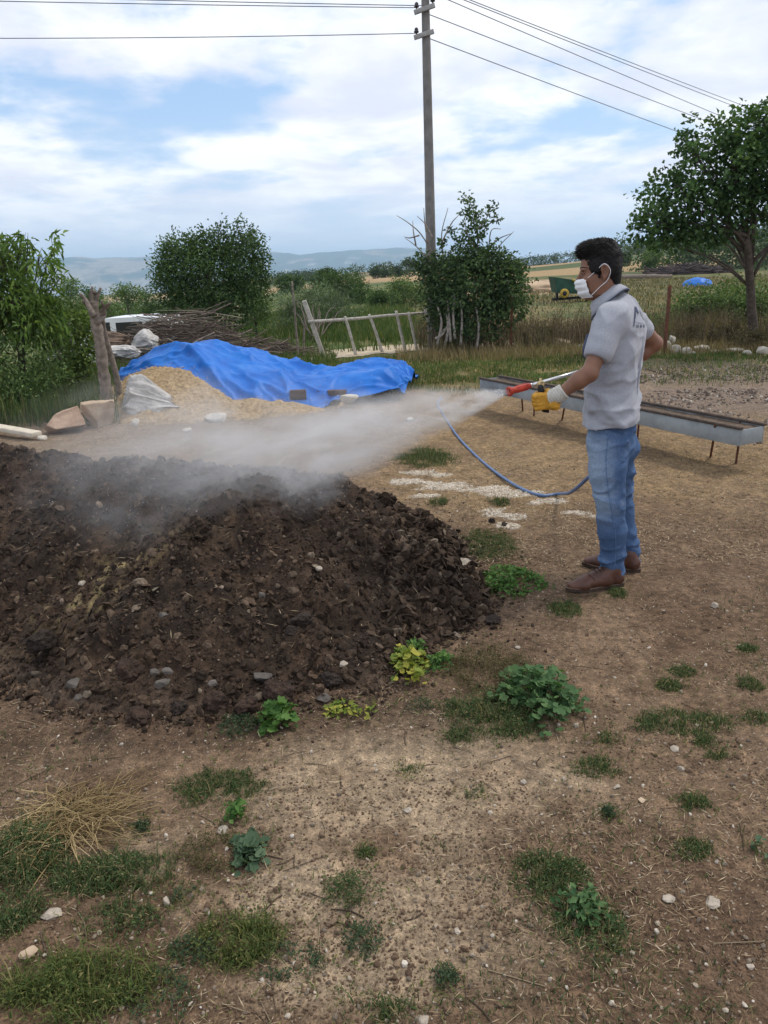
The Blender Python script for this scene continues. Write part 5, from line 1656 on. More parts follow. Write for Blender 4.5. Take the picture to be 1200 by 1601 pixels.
# ------------------------------------------------------------------ posts
M_RUST = mat('rusty_iron', (.13, .055, .032), .85, .4, 30, .4, 80)
def post(name, a, b_, Y, r, m, label, cat='post', group=None, ang=False):
    A_ = G0(aty(*b_, Y)); T_ = aty(*a, Y)
    mb = MB()
    if ang: beam(mb, A_ - [0, 0, .1], T_, r * 2, r * 1.2, (0, 1, 0), .004)
    else: tube(mb, spline(np.array([A_ - [0, 0, .1], A_ * .5 + T_ * .5 + rng.normal(0, .01, 3), T_]), 16), np.linspace(r, r * .8, 16), 8, True, .08)
    return tag(mb.build(name, m), label, cat, group)
post('fence_post', (1047, 446), (1040, 534), 13.6, .028, M_RUST, 'rusty leaning metal fence post behind the elbow of the man', ang=True)
post('fence_post', (800, 460), (799, 530), 14.7, .022, M_RUST, 'rusty metal stake in the weeds right of the overgrown bush', ang=True)
post('fence_post', (456, 440), (466, 556), 14.9, .022, M_DEADWOOD, 'dark thin fence post left of the gate')
post('fence_post', (476, 502), (474, 556), 15.3, .022, M_DEADWOOD, 'short dark stake close to the gate end post')
# dead stump post with a thinner pole leaning on it
b0 = G(172, 655); SY = b0[1]
st = thing('stump_post', b0, 'gnarled dead tree trunk with lopped branches used as fence post', 'post')
mb = MB()
P = np.array([aty(176, 660, SY), aty(167, 620, SY), aty(160, 570, SY), aty(155, 530, SY), aty(147, 490, SY), aty(144, 470, SY)])
tube(mb, spline(P, 40), np.linspace(.070, .050, 40) * (1 + .05 * rng.normal(size=40)), 14, True, .14)
mb.build('trunk', M_DEADWOOD, st)
mb = MB()
for l in ([(148, 500), (150, 470), (157, 450)], [(147, 490), (142, 465), (144, 448)], [(147, 495), (134, 470), (124, 458)], [(150, 500), (165, 480), (172, 474)], [(149, 490), (150, 465), (147, 455)], [(150, 505), (163, 492), (158, 470)], [(146, 485), (136, 478), (130, 470)]):
    ln = np.array([aty(q[0], q[1], SY + rng.normal(0, .05)) for q in l]); tube(mb, spline(ln, 10), np.linspace(.036, .013, 10), 7, True, .1)
mb.build('lopped_branches', M_DEADWOOD, st)
pl = np.array([aty(189, 655, SY + .25), aty(184, 600, SY + .25), aty(174, 560, SY + .2), aty(163, 520, SY + .15), aty(160, 500, SY + .1)])
mb = MB(); tube(mb, spline(pl, 24), np.linspace(.045, .026, 24), 8, True, .1)
tag(mb.build('leaning_pole', M_DEADWOOD), 'thin crooked pole leaning against the gnarled stump post', 'pole')
pl = np.array([aty(60, 500, 9.9), aty(85, 545, 9.9), aty(105, 580, 9.8), aty(112, 600, 9.7)])
mb = MB(); tube(mb, spline(pl, 20), np.linspace(.02, .03, 20), 7, True, .1)
tag(mb.build('leaning_pole', M_BARK), 'dark bent stick slanting through the tangled shrub', 'pole')

# ------------------------------------------------------------------ feed trough
M_GALV = mat('galvanised_sheet', (.27, .30, .315), .55, .25, 5, .1, 60, metal=.25, spec=.4)
M_RIMW = mat('brown_board', (.085, .064, .051), .9, .35, 20, .5, 60)
M_FEED = mat('feed_dregs', (.12, .085, .06), .95, .4, 30, .6, 60)
NL, NR = at(750, 591, .37), at(1158, 670, .355)
tx = unitv(NR - NL); ty = unitv(np.cross(upz, tx)); ty = ty if ty[1] > 0 else -ty; tz = np.cross(tx, ty); tz = tz if tz[2] > 0 else -tz
TL = np.linalg.norm(NR - NL)
def T3(u, v, z): return NL + tx * u * TL + ty * v + tz * z
trough = thing('feed_trough', G0((NL + NR) / 2), 'long galvanised feed trough with brown wooden rims on thin iron legs', 'feed trough')
H_ = .125; Wd = .27
mb = MB(); beam(mb, T3(0, .004, -H_ / 2 - .014), T3(1, .004, -H_ / 2 - .014), .006, H_, tuple(tz), .0015); mb.build('side_panel', M_GALV, trough)
mb = MB(); beam(mb, T3(0, Wd, -H_ / 2 - .014), T3(1, Wd, -H_ / 2 - .014), .006, H_, tuple(tz), .0015); mb.build('side_panel', M_GALV, trough)
for u in (.001, .999):
    mb = MB(); beam(mb, T3(u, .01, -H_ / 2 - .012), T3(u, Wd - .006, -H_ / 2 - .012), .006, H_ - .004, tuple(tz), .0015); mb.build('end_panel', M_GALV, trough)
mb = MB(); sheet(mb, np.array([[T3(u, v, -.030 + .02 * float(fbm2(u * 40, v * 20, 3, 7)) - .018 * math.cos((v / Wd - .5) * PI)) for v in np.linspace(.008, Wd - .008, 8)] for u in np.linspace(.004, .996, 160)]))
mb.build('feed_residue', M_FEED, trough)
mb = MB(); beam(mb, T3(0, .004, -H_ - .018), T3(1, Wd, -H_ - .018), .01, .004, tuple(tz), .001) if False else sheet(mb, np.array([[T3(u, v, -H_ - .012) for v in (.006, Wd - .006)] for u in (.002, .998)])); mb.build('bottom_panel', M_GALV, trough)
for v in (.004, Wd):
    mb = MB(); beam(mb, T3(-.003, v, .0), T3(1.003, v, .0), .034, .022, tuple(tz), .005); mb.build('rim_board', M_RIMW, trough)
for v, u, bx in ((-.012, None, ((1117, 662), (1110, 714))), (-.012, None, ((884, 626), (878, 656))), (-.012, None, ((813, 612), (817, 641))), (Wd, None, ((1157, 680), (1160, 721))), (Wd, None, ((999, 655), (1001, 685))), (Wd, None, ((835, 615), (838, 634)))):
    u = (bx[0][0] - 750) / 402.0
    # solve u so that the leg's top projects on the wanted column
    best = min(np.linspace(0, .995, 400), key=lambda q: abs((lambda p: 600 + CF * ((p - [0, 0, CH]) @ _rt) / ((p - [0, 0, CH]) @ _fw))(T3(q, v, -.05)) - bx[0][0]))
    a = T3(best, v, -.01); b_ = G0(a * .0 + (lambda p: p)(G(*bx[1]) if v < 0 else a + np.array([.01, .02, 0])))
    mb = MB(); tube(mb, spline(np.array([a, a * .5 + b_ * .5 + tx * .006, b_ - [0, 0, .02]]), 8), .0095, 7); mb.build('leg', M_RUST, trough)

# ------------------------------------------------------------------ straw heap under the blue tarpaulin
cols = [  # ridge px, front px, front Y, ridge Y
    ((188, 588), (177, 607), 10.2, 10.5), ((215, 572), (205, 600), 10.1, 10.6), ((250, 555), (236, 588), 9.95, 10.7), ((290, 544), (268, 576), 9.85, 10.75), ((330, 541), (300, 586), 9.6, 10.75), ((372, 548), (338, 612), 9.4, 10.7),
    ((410, 561), (375, 628), 9.3, 10.6), ((445, 575), (418, 632), 9.3, 10.4), ((480, 584), (455, 640), 9.25, 10.3), ((520, 581), (500, 646), 9.2, 10.3), ((560, 578), (520, 628), 9.35, 10.35), ((600, 578), (575, 622), 9.45, 10.4), ((625, 588), (610, 617), 9.6, 10.3), ((642, 598), (634, 613), 9.8, 10.1)]
C = np.array([[*a, *b_, yf, yr] for a, b_, yf, yr in cols], float)
nu, nv = 260, 120
Cs = spline(C, nu)
TP = np.zeros((nu, nv, 3))
for i in range(nu):
    rx, ry, fx, fy, yf, yr = Cs[i]
    R3 = aty(rx, ry, yr); F3 = aty(fx, fy, yf)
    F3[2] = max(F3[2], float(gh(F3[0], F3[1])) + .02)
    Bk = R3 + np.array([.15, 1.25, 0]); Bk[2] = float(gh(Bk[0], Bk[1])) + .03
    mid_ = R3 * .5 + F3 * .5 + np.array([0, 0, .14 * min(1, max(R3[2] - F3[2], 0) / .25 + .15)])
    bm_ = R3 * .55 + Bk * .45 + np.array([0, 0, .10])
    TP[i] = spline(np.array([F3, mid_, R3, bm_, Bk]), nv)
uu = np.linspace(0, 1, nu)[:, None] * 3.6; vv = np.linspace(0, 1, nv)[None, :] * 2.2
nrm = np.cross(np.gradient(TP, axis=0), np.gradient(TP, axis=1)); nrm = unitv(nrm); nrm = np.where(nrm[..., 2:] < 0, -nrm, nrm)
w1 = 1 - np.abs(fbm2(uu * 1.1 + vv * 1.1, vv * .8 - uu * .4, 3, 201) * 2 - 1)
w2 = 1 - np.abs(fbm2(uu * 3.5 - vv * 2, vv * 2.4 + uu * 1.3, 3, 202) * 2 - 1)
w3 = fbm2(uu * 14, vv * 14, 3, 203) - .5
flat_ = sst(1.6, 2.1, uu) * np.ones_like(vv)
w4 = 1 - np.abs(fbm2(uu * 1.6 + vv * 2.2, vv * 1.2 - uu * 1.3, 3, 207) * 2 - 1)
amp = .10 * (fbm2(uu * 1.3, vv * 1.2, 2, 208) - .5) + .085 * (w1 ** 6 - .2) + .035 * (w4 ** 8 - .15) + .018 * (w2 ** 6 - .2)
TP = TP + nrm * (amp * (1 + .2 * flat_))[..., None]
edge = (1 - sst(0, .14, vv / 2.2)) * np.ones_like(uu)
TP[..., 1] -= edge * (.04 * np.sin(uu * 4) + .10 * (fbm2(uu * 2.2, vv * 0 + 3, 2, 205) - .5))
TP[..., 2] = np.maximum(TP[..., 2], gh(TP[..., 0], TP[..., 1]) + .012)
mb = MB(); sheet(mb, TP)
M_TARP = bpy.data.materials.new('blue_tarp'); M_TARP.use_nodes = True
t = NT(M_TARP.node_tree); o_ = t.n('ShaderNodeOutputMaterial'); p_ = t.n('ShaderNodeBsdfPrincipled'); t.l(p_.outputs[0], o_.inputs[0])
c_ = t.n('ShaderNodeTexCoord').outputs['Object']
n1 = t.noise(c_, 3.5, 5, .6); n2 = t.noise(c_, 11, 4, .65)
col = t.ramp(n1, [(.3, (.006, .105, .43)), (.55, (.012, .15, .54)), (.75, (.040, .20, .57))])
col = t.mix(t.mapr(n2, .60, .78, 0, .35), col, (.30, .36, .45))
t.l(col, p_.inputs['Base Color']); p_.inputs['Roughness'].default_value = .5; p_.inputs['Specular IOR Level'].default_value = .25
bp = t.n('ShaderNodeBump'); bp.inputs['Strength'].default_value = .35; bp.inputs['Distance'].default_value = .01
t.l(t.noise(c_, 22, 4, .6), bp.inputs['Height']); t.l(bp.outputs[0], p_.inputs['Normal'])
tarp = mb.build('blue_tarpaulin', M_TARP)
tarp.modifiers.new('t', 'SOLIDIFY').thickness = .004
tag(tarp, 'large rumpled bright blue tarpaulin spread over the straw heap', 'tarpaulin')
# the heap itself stays just under the sheet
sx_ = np.arange(-4.3, .4, .03); sy_ = np.arange(8.2, 12.2, .03)
SX, SYY = np.meshgrid(sx_, sy_, indexing='ij')
SZ = np.full(SX.shape, -9.0)
ii = ((TP[..., 0] - sx_[0]) / .03).round().astype(int); jj = ((TP[..., 1] - sy_[0]) / .03).round().astype(int)
ok = (ii >= 0) & (ii < len(sx_)) & (jj >= 0) & (jj < len(sy_))
cap_ = np.full(SX.shape, 9.0); np.minimum.at(cap_, (ii[ok], jj[ok]), TP[..., 2][ok])
for _ in range(3):      # close gaps, erode
    c2 = cap_.copy()
    for a in (-1, 0, 1):
        for b_ in (-1, 0, 1):
            c2 = np.minimum(c2, np.roll(np.roll(cap_, a, 0), b_, 1))
    cap_ = c2
def bump(px, py, Y, rx, ry, h):
    c = aty(px, py, Y); d = np.hypot((SX - c[0]) / rx, (SYY - c[1]) / ry)
    return h * np.clip(1 - d ** 1.6, 0, 1)
hb_ = np.maximum(bump(300, 600, 10.2, 1.35, 1.75, .62), bump(380, 630, 9.75, 1.4, 1.15, .26))
hb_ = np.maximum(hb_, bump(250, 620, 9.7, .8, 1.2, .30))
hb_ = hb_ + (fbm2(SX * 6, SYY * 6, 4, 210) - .5) * .07 * (hb_ > .01) + (fbm2(SX * 22, SYY * 22, 2, 212) - .5) * .02
SZ = np.minimum(hb_, cap_ - .035); SZ = np.where(hb_ < .015, -.06, SZ) + gh(SX, SYY)
mb = MB(); sheet(mb, np.stack([SX, SYY, SZ], -1))
sh = mb.build('straw_heap', mat('straw_feed', (.32, .22, .12), .95, .35, 26, .9, 60, color2=(.48, .35, .20)))
tag(sh, 'golden heap of chopped straw spilling out from under the blue tarpaulin', 'straw heap')
mb = MB(); n = 5200
x = rng.uniform(-3.6, -1.0, n); y = rng.uniform(8.5, 10.2, n)
i = ((x - sx_[0]) / .03).astype(int); j_ = ((y - sy_[0]) / .03).astype(int); z = SZ[i, j_]
k = (z > gh(x, y) - .01); x, y, z = x[k], y[k], z[k]; n = len(x); a = rng.uniform(0, 2 * PI, n)
leaves(mb, np.stack([x, y, z + .006], 1), np.stack([np.cos(a), np.sin(a), rng.normal(.1, .3, n)], 1), rng.normal(0, .4, (n, 3)) + [0, 0, 1], rng.uniform(.03, .10, n), rng.uniform(.004, .008, n), 0)
tag(mb.build('loose_straw', island_mat('straw_bits', [(0, (.26, .175, .085)), (.6, (.42, .30, .16)), (1, (.58, .45, .27))], .9), sh), kind='stuff')

# bricks and a white stone that weigh the sheet down
def solid(name, m, px, py, Y, dims, label, cat, seed, R=None, rough=.1, cuts=7, z=None, group=None, lift=.5):
    c = aty(px, py, Y)
    if z == 'ground': c[2] = float(gh(c[0], c[1])) + dims[2] * lift
    mb = MB(); rock(mb, c, dims, seed, 5 if 'block' in name else 4, rough, cuts, R, boxy=.85 if 'block' in name else .35); return tag(mb.build(name, m, smooth=True), label, cat, group)
M_BRICK = mat('dirty_brick', (.085, .058, .050), .95, .4, 14, .5, 50)
M_CHALK = mat('chalk_stone', (.50, .46, .39), .95, .2, 12, .6, 40)
M_SAND = mat('sandstone', (.44, .315, .215), .95, .2, 7, .6, 34, color2=(.54, .42, .30))
def brickat(px, py, dims, ang, label):
    d = unitv(ray(px, py)); hit = bvh_of(tarp).ray_cast(Vector((0, 0, CH)), Vector(d))[0]
    c = np.array(hit) if hit is not None else at(px, py, .12)
    mb = MB(); box(mb, c + np.array([0, 0, dims[2] * .3]), dims, rotz(ang), .008); tag(mb.build('brick', M_BRICK), label, 'brick', 'bricks weighing the tarpaulin down')
brickat(466, 621, (.20, .10, .11), .1, 'short dark brick on the tarpaulin, closer to the straw')
brickat(519, 616, (.36, .10, .06), -.15, 'long flat dark brick on the tarpaulin beside the white stone')
solid('stone', M_CHALK, 546, 623, 9.2, (.24, .16, .10), 'white stone at the front edge of the blue tarpaulin', 'stone', 5)
# sandstone blocks, plank, sack and rubble at the left
solid('sandstone_block', M_SAND, 154, 648, 8.55, (.37, .30, .31), 'pale squared sandstone block standing below the stump post', 'stone', 12, rotz(.3), .16, 7, 'ground', lift=.42)
solid('sandstone_block', mat('pink_sandstone', (.40, .255, .175), .95, .2, 7, .6, 34, color2=(.50, .36, .26)), 104, 668, 8.3, (.46, .36, .25), 'pinkish slanted sandstone slab left of the squared block', 'stone', 23, rotz(.2) @ np.array([[math.cos(.35), 0, -math.sin(.35)], [0, 1, 0], [math.sin(.35), 0, math.cos(.35)]]), .16, 7, 'ground', lift=.40)
mb = MB(); a = at(-40, 662, .10); b_ = at(57, 679, .05); beam(mb, a, b_, .13, .05, (0, 0, 1), .008)
tag(mb.build('plank', mat('pale_timber', (.58, .52, .42), .9, .15, 10, .3, 50)), 'pale sawn timber plank lying at the left edge', 'plank')
for k, (px, py, w_, h_, lab) in enumerate(((267, 653, 34, 14, 'flat pink stone in front of the white sack'), (338, 652, 40, 14, 'flat pale stone at the foot of the straw heap'), (212, 660, 14, 14, 'small pale stone beside the squared sandstone block'), (66, 684, 16, 8, 'small white stone at the end of the plank'), (292, 672, 16, 7, 'small grey stone in the mist before the straw heap'), (640, 655, 14, 7, 'grey stone at the edge of the spray behind the heap'))):
    c = G(px, py + h_ / 2); m = mpp(c[1]); mb = MB(); rock(mb, c + [0, 0, h_ * m * .4], (w_ * m, w_ * m * .7, h_ * m * 1.1), 31 + k, 3, .1)
    tag(mb.build('stone', M_SAND if k == 0 else M_CHALK), lab, 'stone', 'loose stones round the straw heap')
M_SACK = mat('woven_sack', (.42, .405, .385), .8, .15, 9, .5, 26, spec=.3, color2=(.56, .54, .51), bdist=.02)
def cloth(v, seed, ax=0):
    """slack sack surface: flat facets between creases, pleats gathered towards one end"""
    r_ = np.random.default_rng(seed); p_ = v.copy()
    for _ in range(16):
        n_ = unitv(r_.normal(size=3)); d_ = p_ @ n_ - r_.uniform(.62, .86)
        p_ = p_ - np.where(d_ > 0, d_ * .9, 0)[:, None] * n_
    an = np.arctan2(v[:, 2], v[:, 1]); q_ = np.stack([np.cos(an) * 2.4, np.sin(an) * 2.4, v[:, 0] * .8 + seed], 1)
    f1 = (1 - np.abs(fbm3(q_, 2, seed) * 2 - 1)) ** 3; f2 = (1 - np.abs(fbm3(q_ * np.array([2.3, 2.3, 1.6]), 2, seed + 5) * 2 - 1)) ** 4
    g_ = 1 + .30 * (f1 - .4) + .12 * (f2 - .3) * (.6 + .6 * sst(-.2, .9, v[:, 0])) + .10 * (fbm3(v * 1.6, 2, seed + 9) - .5)
    return p_ * g_[:, None]
def sack(label, px, py, Y, rx, ry, dy, m, seed, z=None):
    c = aty(px, py, Y); mm = mpp(Y); v, f = ico(5)
    r1 = 1 - np.abs(fbm3(v * 1.5 + seed, 2, seed) * 2 - 1); r2 = 1 - np.abs(fbm3(v * np.array([3, 3, 4.5]) + seed, 2, seed + 1) * 2 - 1)
    p = cloth(v, seed)
    p = p * np.array([rx * mm, dy, ry * mm])
    p[:, 2] = np.where(p[:, 2] < 0, p[:, 2] * .9, p[:, 2]); p = p + c
    p[:, 2] = np.maximum(p[:, 2], gh(p[:, 0], p[:, 1]) - .01)
    mb = MB(); mb.add(p, tri=f); return tag(mb.build('sack', m), label, 'sack')
# crumpled sack in front: lumpy body with a flattened tongue of cloth to the right
c1 = G(225, 658); mm = mpp(c1[1]); v, f = ico(6)
r1 = 1 - np.abs(fbm3(v * 1.4 + 4, 2, 301) * 2 - 1); r2 = 1 - np.abs(fbm3(v * np.array([4.0, 3, 2.2]) + v[:, [2, 0, 1]] * 1.5, 3, 302) * 2 - 1)
p = cloth(v, 301)
tx_ = np.clip((p[:, 0] + 1) / 2, 0, 1)
p = np.stack([p[:, 0] * 56 * mm, p[:, 1] * .26, p[:, 2] * np.interp(tx_, [0, .2, .5, .8, 1], [32, 46, 38, 22, 7]) * mm * 1.05], 1)
p = p + c1 + np.array([8 * mm, .12, 20 * mm]); p[:, 2] = np.maximum(p[:, 2], gh(p[:, 0], p[:, 1]) + .0)
mb = MB(); mb.add(p, tri=f); tag(mb.build('sack', M_SACK), 'big crumpled whitish sack slumped before the straw heap', 'sack')
sack('white stuffed sack on the rubbish before the brush pile', 224, 536, 13.0, 20, 19, .22, M_SACK, 7)
sack('white flattened sack half hidden by the leaning pole', 186, 552, 12.4, 28, 11, .2, M_SACK, 9)
sack('brown dirty sack lying below the white car', 172, 535, 12.9, 30, 17, .25, mat('brown_sack', (.15, .105, .075), .9, .3, 20, .5, 14), 11)
# pale rubbish seen through the leaves
sack('torn white plastic hanging in the tangled shrub', 113, 520, 10.3, 7, 18, .06, M_SACK, 15)

# brush pile
def sticks(label, name, cx, Y, spanx, spany, h, n, lo, hi, r, m, cat):
    root = None; mb = MB()
    c = G0(aty(cx, 520, Y))
    for _ in range(n):
        u, v_ = rng.uniform(-1, 1), rng.uniform(-1, 1)
        top = h * max(.05, 1 - u * u * .8) * (1 - v_ * v_ * .5)
        p = c + np.array([u * spanx, v_ * spany, rng.uniform(0, 1) ** .8 * top])
        a = rng.normal(0, .55) + (PI if rng.random() < .5 else 0); L = rng.uniform(lo, hi); el = rng.normal(.02, .22)
        d = np.array([math.cos(a) * math.cos(el), math.sin(a) * math.cos(el), math.sin(el)])
        q = np.array([p - d * L / 2, p + rng.normal(0, .04, 3), p + d * L / 2])
        g = gh(q[:, 0], q[:, 1]); q[:, 2] = np.maximum(q[:, 2], g + .01)
        tube(mb, spline(q, 6), np.linspace(r * rng.uniform(.6, 1.3), r * .3, 6), 5)
    return tag(mb.build(name, m), label, cat)
M_BRUSH = island_mat('brushwood', [(0, (.07, .053, .043)), (.55, (.13, .10, .08)), (.9, (.22, .18, .145)), (1, (.34, .28, .225))], .95)
sticks('grey-brown pile of cut branches in front of the dense dark tree', 'brush_pile', 285, 14.6, 1.05, 1.0, 1.15, 900, .6, 1.7, .011, M_BRUSH, 'brush pile')
sticks('low scatter of dry twigs left of the gate', 'twig_heap', 425, 15.4, .75, .5, .32, 190, .4, 1.1, .011, M_BRUSH, 'twig pile')
sticks('long dark brush pile lying far off in the pasture', 'far_brush_pile', 1068, 70, 2.9, 1.5, .8, 260, 1.2, 3.4, .06, island_mat('far_brush', [(0, (.055, .042, .042)), (1, (.12, .095, .09))], .95), 'brush pile')
mb = MB(); 
for k, (a, b_) in enumerate((((200, 545), (262, 553)), ((262, 530), (290, 552)), ((285, 548), (335, 520)))):
    pa_, pb2 = aty(*a, 12.6), aty(*b_, 12.9); m2 = MB(); tube(m2, spline(np.array([pa_, (pa_ + pb2) / 2 + [0, 0, .02], pb2]), 10), np.linspace(.02, .014, 10), 7, True, .1)
    tag(m2.build('branch', M_DEADWOOD), ('long bare branch lying from the flattened sack towards the brush pile', 'short crossed bare branch at the foot of the brush pile', 'bare branch propped up against the brush pile')[k], 'branch', 'cut branches before the brush pile')
c = aty(1000, 423, 62); c = G0(c)
mb = MB(); tube(mb, spline(np.array([c + [-2.4, 0, .2], c + [0, .3, .24], c + [2.6, .2, .18]]), 20), np.linspace(.22, .15, 20), 10, True, .12)
fl = mb.build('fallen_log', M_DEADWOOD); tag(fl, 'grey fallen log lying in the pasture right of the head of the man', 'log')
c = G0(aty(857, 425, 46))
mb = MB(); rock(mb, c + [0, 0, .1], (7.5, 4, 1.3), 77, 5, .35, 3); tag(mb.build('spoil_bank', mat('sandy_spoil', (.42, .31, .205), .95, .3, 1.2, .5, 6)), 'bare sandy spoil bank behind the green machine', 'earth bank')

# stones along the edge of the yard
row = [(1043, 540, 15, 14, 'tall pale stone leading the row, nearest the elbow of the man'), (1055, 546, 17, 14, 'rounded pale stone second in the row beyond the trough'), (1049, 531, 12, 11, 'pale stone lying on top of the first two of the row'), (1071, 548, 18, 11, 'broad pale stone third in the row beyond the trough'), (1097, 544, 24, 10, 'flat white slab in the row right of the broad stone'), (1119, 549, 18, 5, 'thin low white stone between two slabs of the row'), (1146, 547, 30, 7, 'long low slab in the row below the brambles'), (1167, 551, 13, 8, 'small tan stone in the row under the forked trunk'), (1192, 547, 24, 13, 'large white stone at the right end of the row'), (1081, 552, 12, 6, 'small stone tucked in front of the broad stone of the row')]
for k, (px, py, w_, h_, lab) in enumerate(row):
    c = G(px, py + h_ * .5 if k != 2 else 546); m = mpp(c[1]); c = c + np.array([0, 0, h_ * m * (.42 if k != 2 else 1.35)])
    mb = MB(); rock(mb, c, (w_ * m * 1.05, w_ * m * .8, h_ * m * 1.15), 50 + k, 3, .12, 8); tag(mb.build('stone', M_CHALK), lab, 'stone', 'pale stones in a row along the yard edge')
row2 = [(738, 533, 28, 10, 'tan stone at the foot of the overgrown bush'), (783, 531, 16, 13, 'pointed tan stone right of the overgrown bush'), (822, 537, 30, 8, 'long low tan stone in the dry grass under the green machine'), (874, 534, 34, 13, 'large tan stone in the dry grass close to the chest of the man'), (906, 541, 14, 6, 'small white stone right by the shirt front of the man'), (700, 541, 22, 6, 'flat tan stone at the foot of the utility pole'), (835, 531, 14, 8, 'small tan stone between two long ones in the dry grass')]
for k, (px, py, w_, h_, lab) in enumerate(row2):
    c = G(px, py + h_ * .5); m = mpp(c[1]); c = c + np.array([0, 0, h_ * m * .42])
    mb = MB(); rock(mb, c, (w_ * m, w_ * m * .7, h_ * m * 1.15), 80 + k, 3, .12, 7); tag(mb.build('stone', M_CHALK if k == 4 else M_SAND), lab, 'stone', 'tan stones in the dry grass bank')

# ------------------------------------------------------------------ white car half hidden on the left
cy = 24.0; c0 = G0(aty(190, 520, cy)); M_CARW = mat('white_paint', (.78, .79, .80), .3, .04, 3, spec=.5); M_GLASS = mat('dark_glass', (.02, .025, .028), .12, .1, 3, spec=.6)
car = thing('parked_car', c0, 'white car whose roof and side window show over the sacks', 'car')
zr = aty(205, 495, cy)[2]; hgt = zr - c0[2]
pr = np.array([(-2.15, .35), (-2.15, .75), (-1.95, .95), (-1.15, 1.05), (-.45, hgt - .03), (-.1, hgt + .01), (.9, hgt + .03), (1.6, hgt - .02), (1.95, 1.05), (2.1, .9), (2.1, .35)])
def prism(mb, prof, y0, y1, inset=0.0):
    n = len(prof); k = np.arange(n); l = (k + 1) % n
    a_ = np.stack([prof[:, 0], np.full(n, y0), prof[:, 1]], 1); b2 = np.stack([prof[:, 0], np.full(n, y1), prof[:, 1]], 1)
    m_ = prof.mean(0)
    V = np.vstack([a_, b2, [[m_[0], y0, m_[1]], [m_[0], y1, m_[1]]]]) + c0
    mb.add(V, tri=np.concatenate([np.stack([l, k, np.full(n, 2 * n)], 1), np.stack([k + n, l + n, np.full(n, 2 * n + 1)], 1)]), quad=np.stack([k, l, l + n, k + n], 1))
mb = MB(); prism(mb, pr, -.82, .82); mb.build('body', M_CARW, car, smooth=False)
for x0, x1, s0, s1 in ((-.85, -.05, .36, 0), (.12, .9, 0, 0), (1.0, 1.62, 0, .18)):
    mb = MB(); q = np.array([(x0, 1.06), (x0 + s0, hgt - .12), (x1 - s1, hgt - .10), (x1, 1.06)]); prism(mb, q, -.828, -.80); mb.build('side_window', M_GLASS, car, smooth=False)
for x_ in (-1.35, 1.35):
    for y_ in (-.8, .62):
        mb = MB(); lathe(mb, c0 + np.array([x_, y_, .31]), np.array([0, 1.0, 0]), [(0, .02), (0, .18), (.01, .30), (.10, .315), (.17, .30), (.18, .18), (.18, .02)], 20); mb.build('wheel', M_BLACK, car)

# ------------------------------------------------------------------ green farm machine
cy = 33.0; m0 = aty(890, 466, cy); m0[2] = float(gh(m0[0], m0[1])); mz = aty(890, 432, cy)[2] - m0[2]
M_GRN = mat('green_paint', (.016, .066, .040), .6, .4, 4, spec=.4); M_YELP = mat('yellow_paint', (.45, .30, .045), .55, .3, 6)
mach = thing('farm_machine', m0, 'green and yellow farm machine with a slanted hopper standing in the pasture', 'farm machine')
q = np.array([(-.62, .38), (-.78, mz * 1.0), (.05, mz * .86), (.75, mz * .92), (.95, .55), (.55, .30)])
n = len(q); k = np.arange(n); l = (k + 1) % n
V = np.vstack([np.stack([q[:, 0], np.full(n, -.5), q[:, 1]], 1), np.stack([q[:, 0], np.full(n, .6), q[:, 1]], 1), [[.1, -.5, .6], [.1, .6, .6]]]) + m0
mb = MB(); mb.add(V, tri=np.concatenate([np.stack([l, k, np.full(n, 2 * n)], 1), np.stack([k + n, l + n, np.full(n, 2 * n + 1)], 1)]), quad=np.stack([k, l, l + n, k + n], 1)); mb.build('hopper', M_GRN, mach, smooth=False)
for x_, z_, r_ in ((-.36, .36, .185), (.30, .34, .13)):
    mb = MB(); lathe(mb, m0 + np.array([x_, -.66, z_]), np.array([0, 1.0, 0]), [(0, .02), (0, r_ * .7), (.02, r_), (.10, r_), (.12, r_ * .7)], 20); wl = mb.build('wheel', M_YELP, mach)
    mb = MB(); lathe(mb, m0 + np.array([x_, -.70, z_]), np.array([0, 1.0, 0]), [(0, .005), (0, r_ * .45), (.05, r_ * .5)], 14); mb.build('hub', M_BLACK, wl)
mb = MB(); tube(mb, spline(m0 + np.array([(-.05, -.56, mz * .88), (.28, -.57, mz * .7), (.40, -.57, .4), (.42, -.57, .05)]), 14), .05, 8); mb.build('guard_rail', M_YELP, mach)
mb = MB(); beam(mb, m0 + [-.8, -.3, .12], m0 + [.95, -.3, .2], .12, .10, (0, 0, 1), .01); mb.build('axle_beam', M_BLACK, mach)
for x_ in (-.6, .65):
    mb = MB(); tube(mb, [m0 + [x_, -.35, .5], m0 + [x_, -.35, -.03]], .05, 8); mb.build('leg', M_BLACK, mach)
# small blue sheet far right
c = G0(aty(1090, 441, 46)); v, f = ico(4)
p = v * (1 + .3 * (fbm3(v * 2.5, 3, 9) - .5))[:, None] * np.array([.86, .75, .5]); p[:, 2] = np.maximum(p[:, 2], -.05)
mb = MB(); mb.add(p + c, tri=f); tag(mb.build('blue_sheet', M_TARP), 'small blue sheet covering a mound far off before the dark wood', 'tarpaulin')
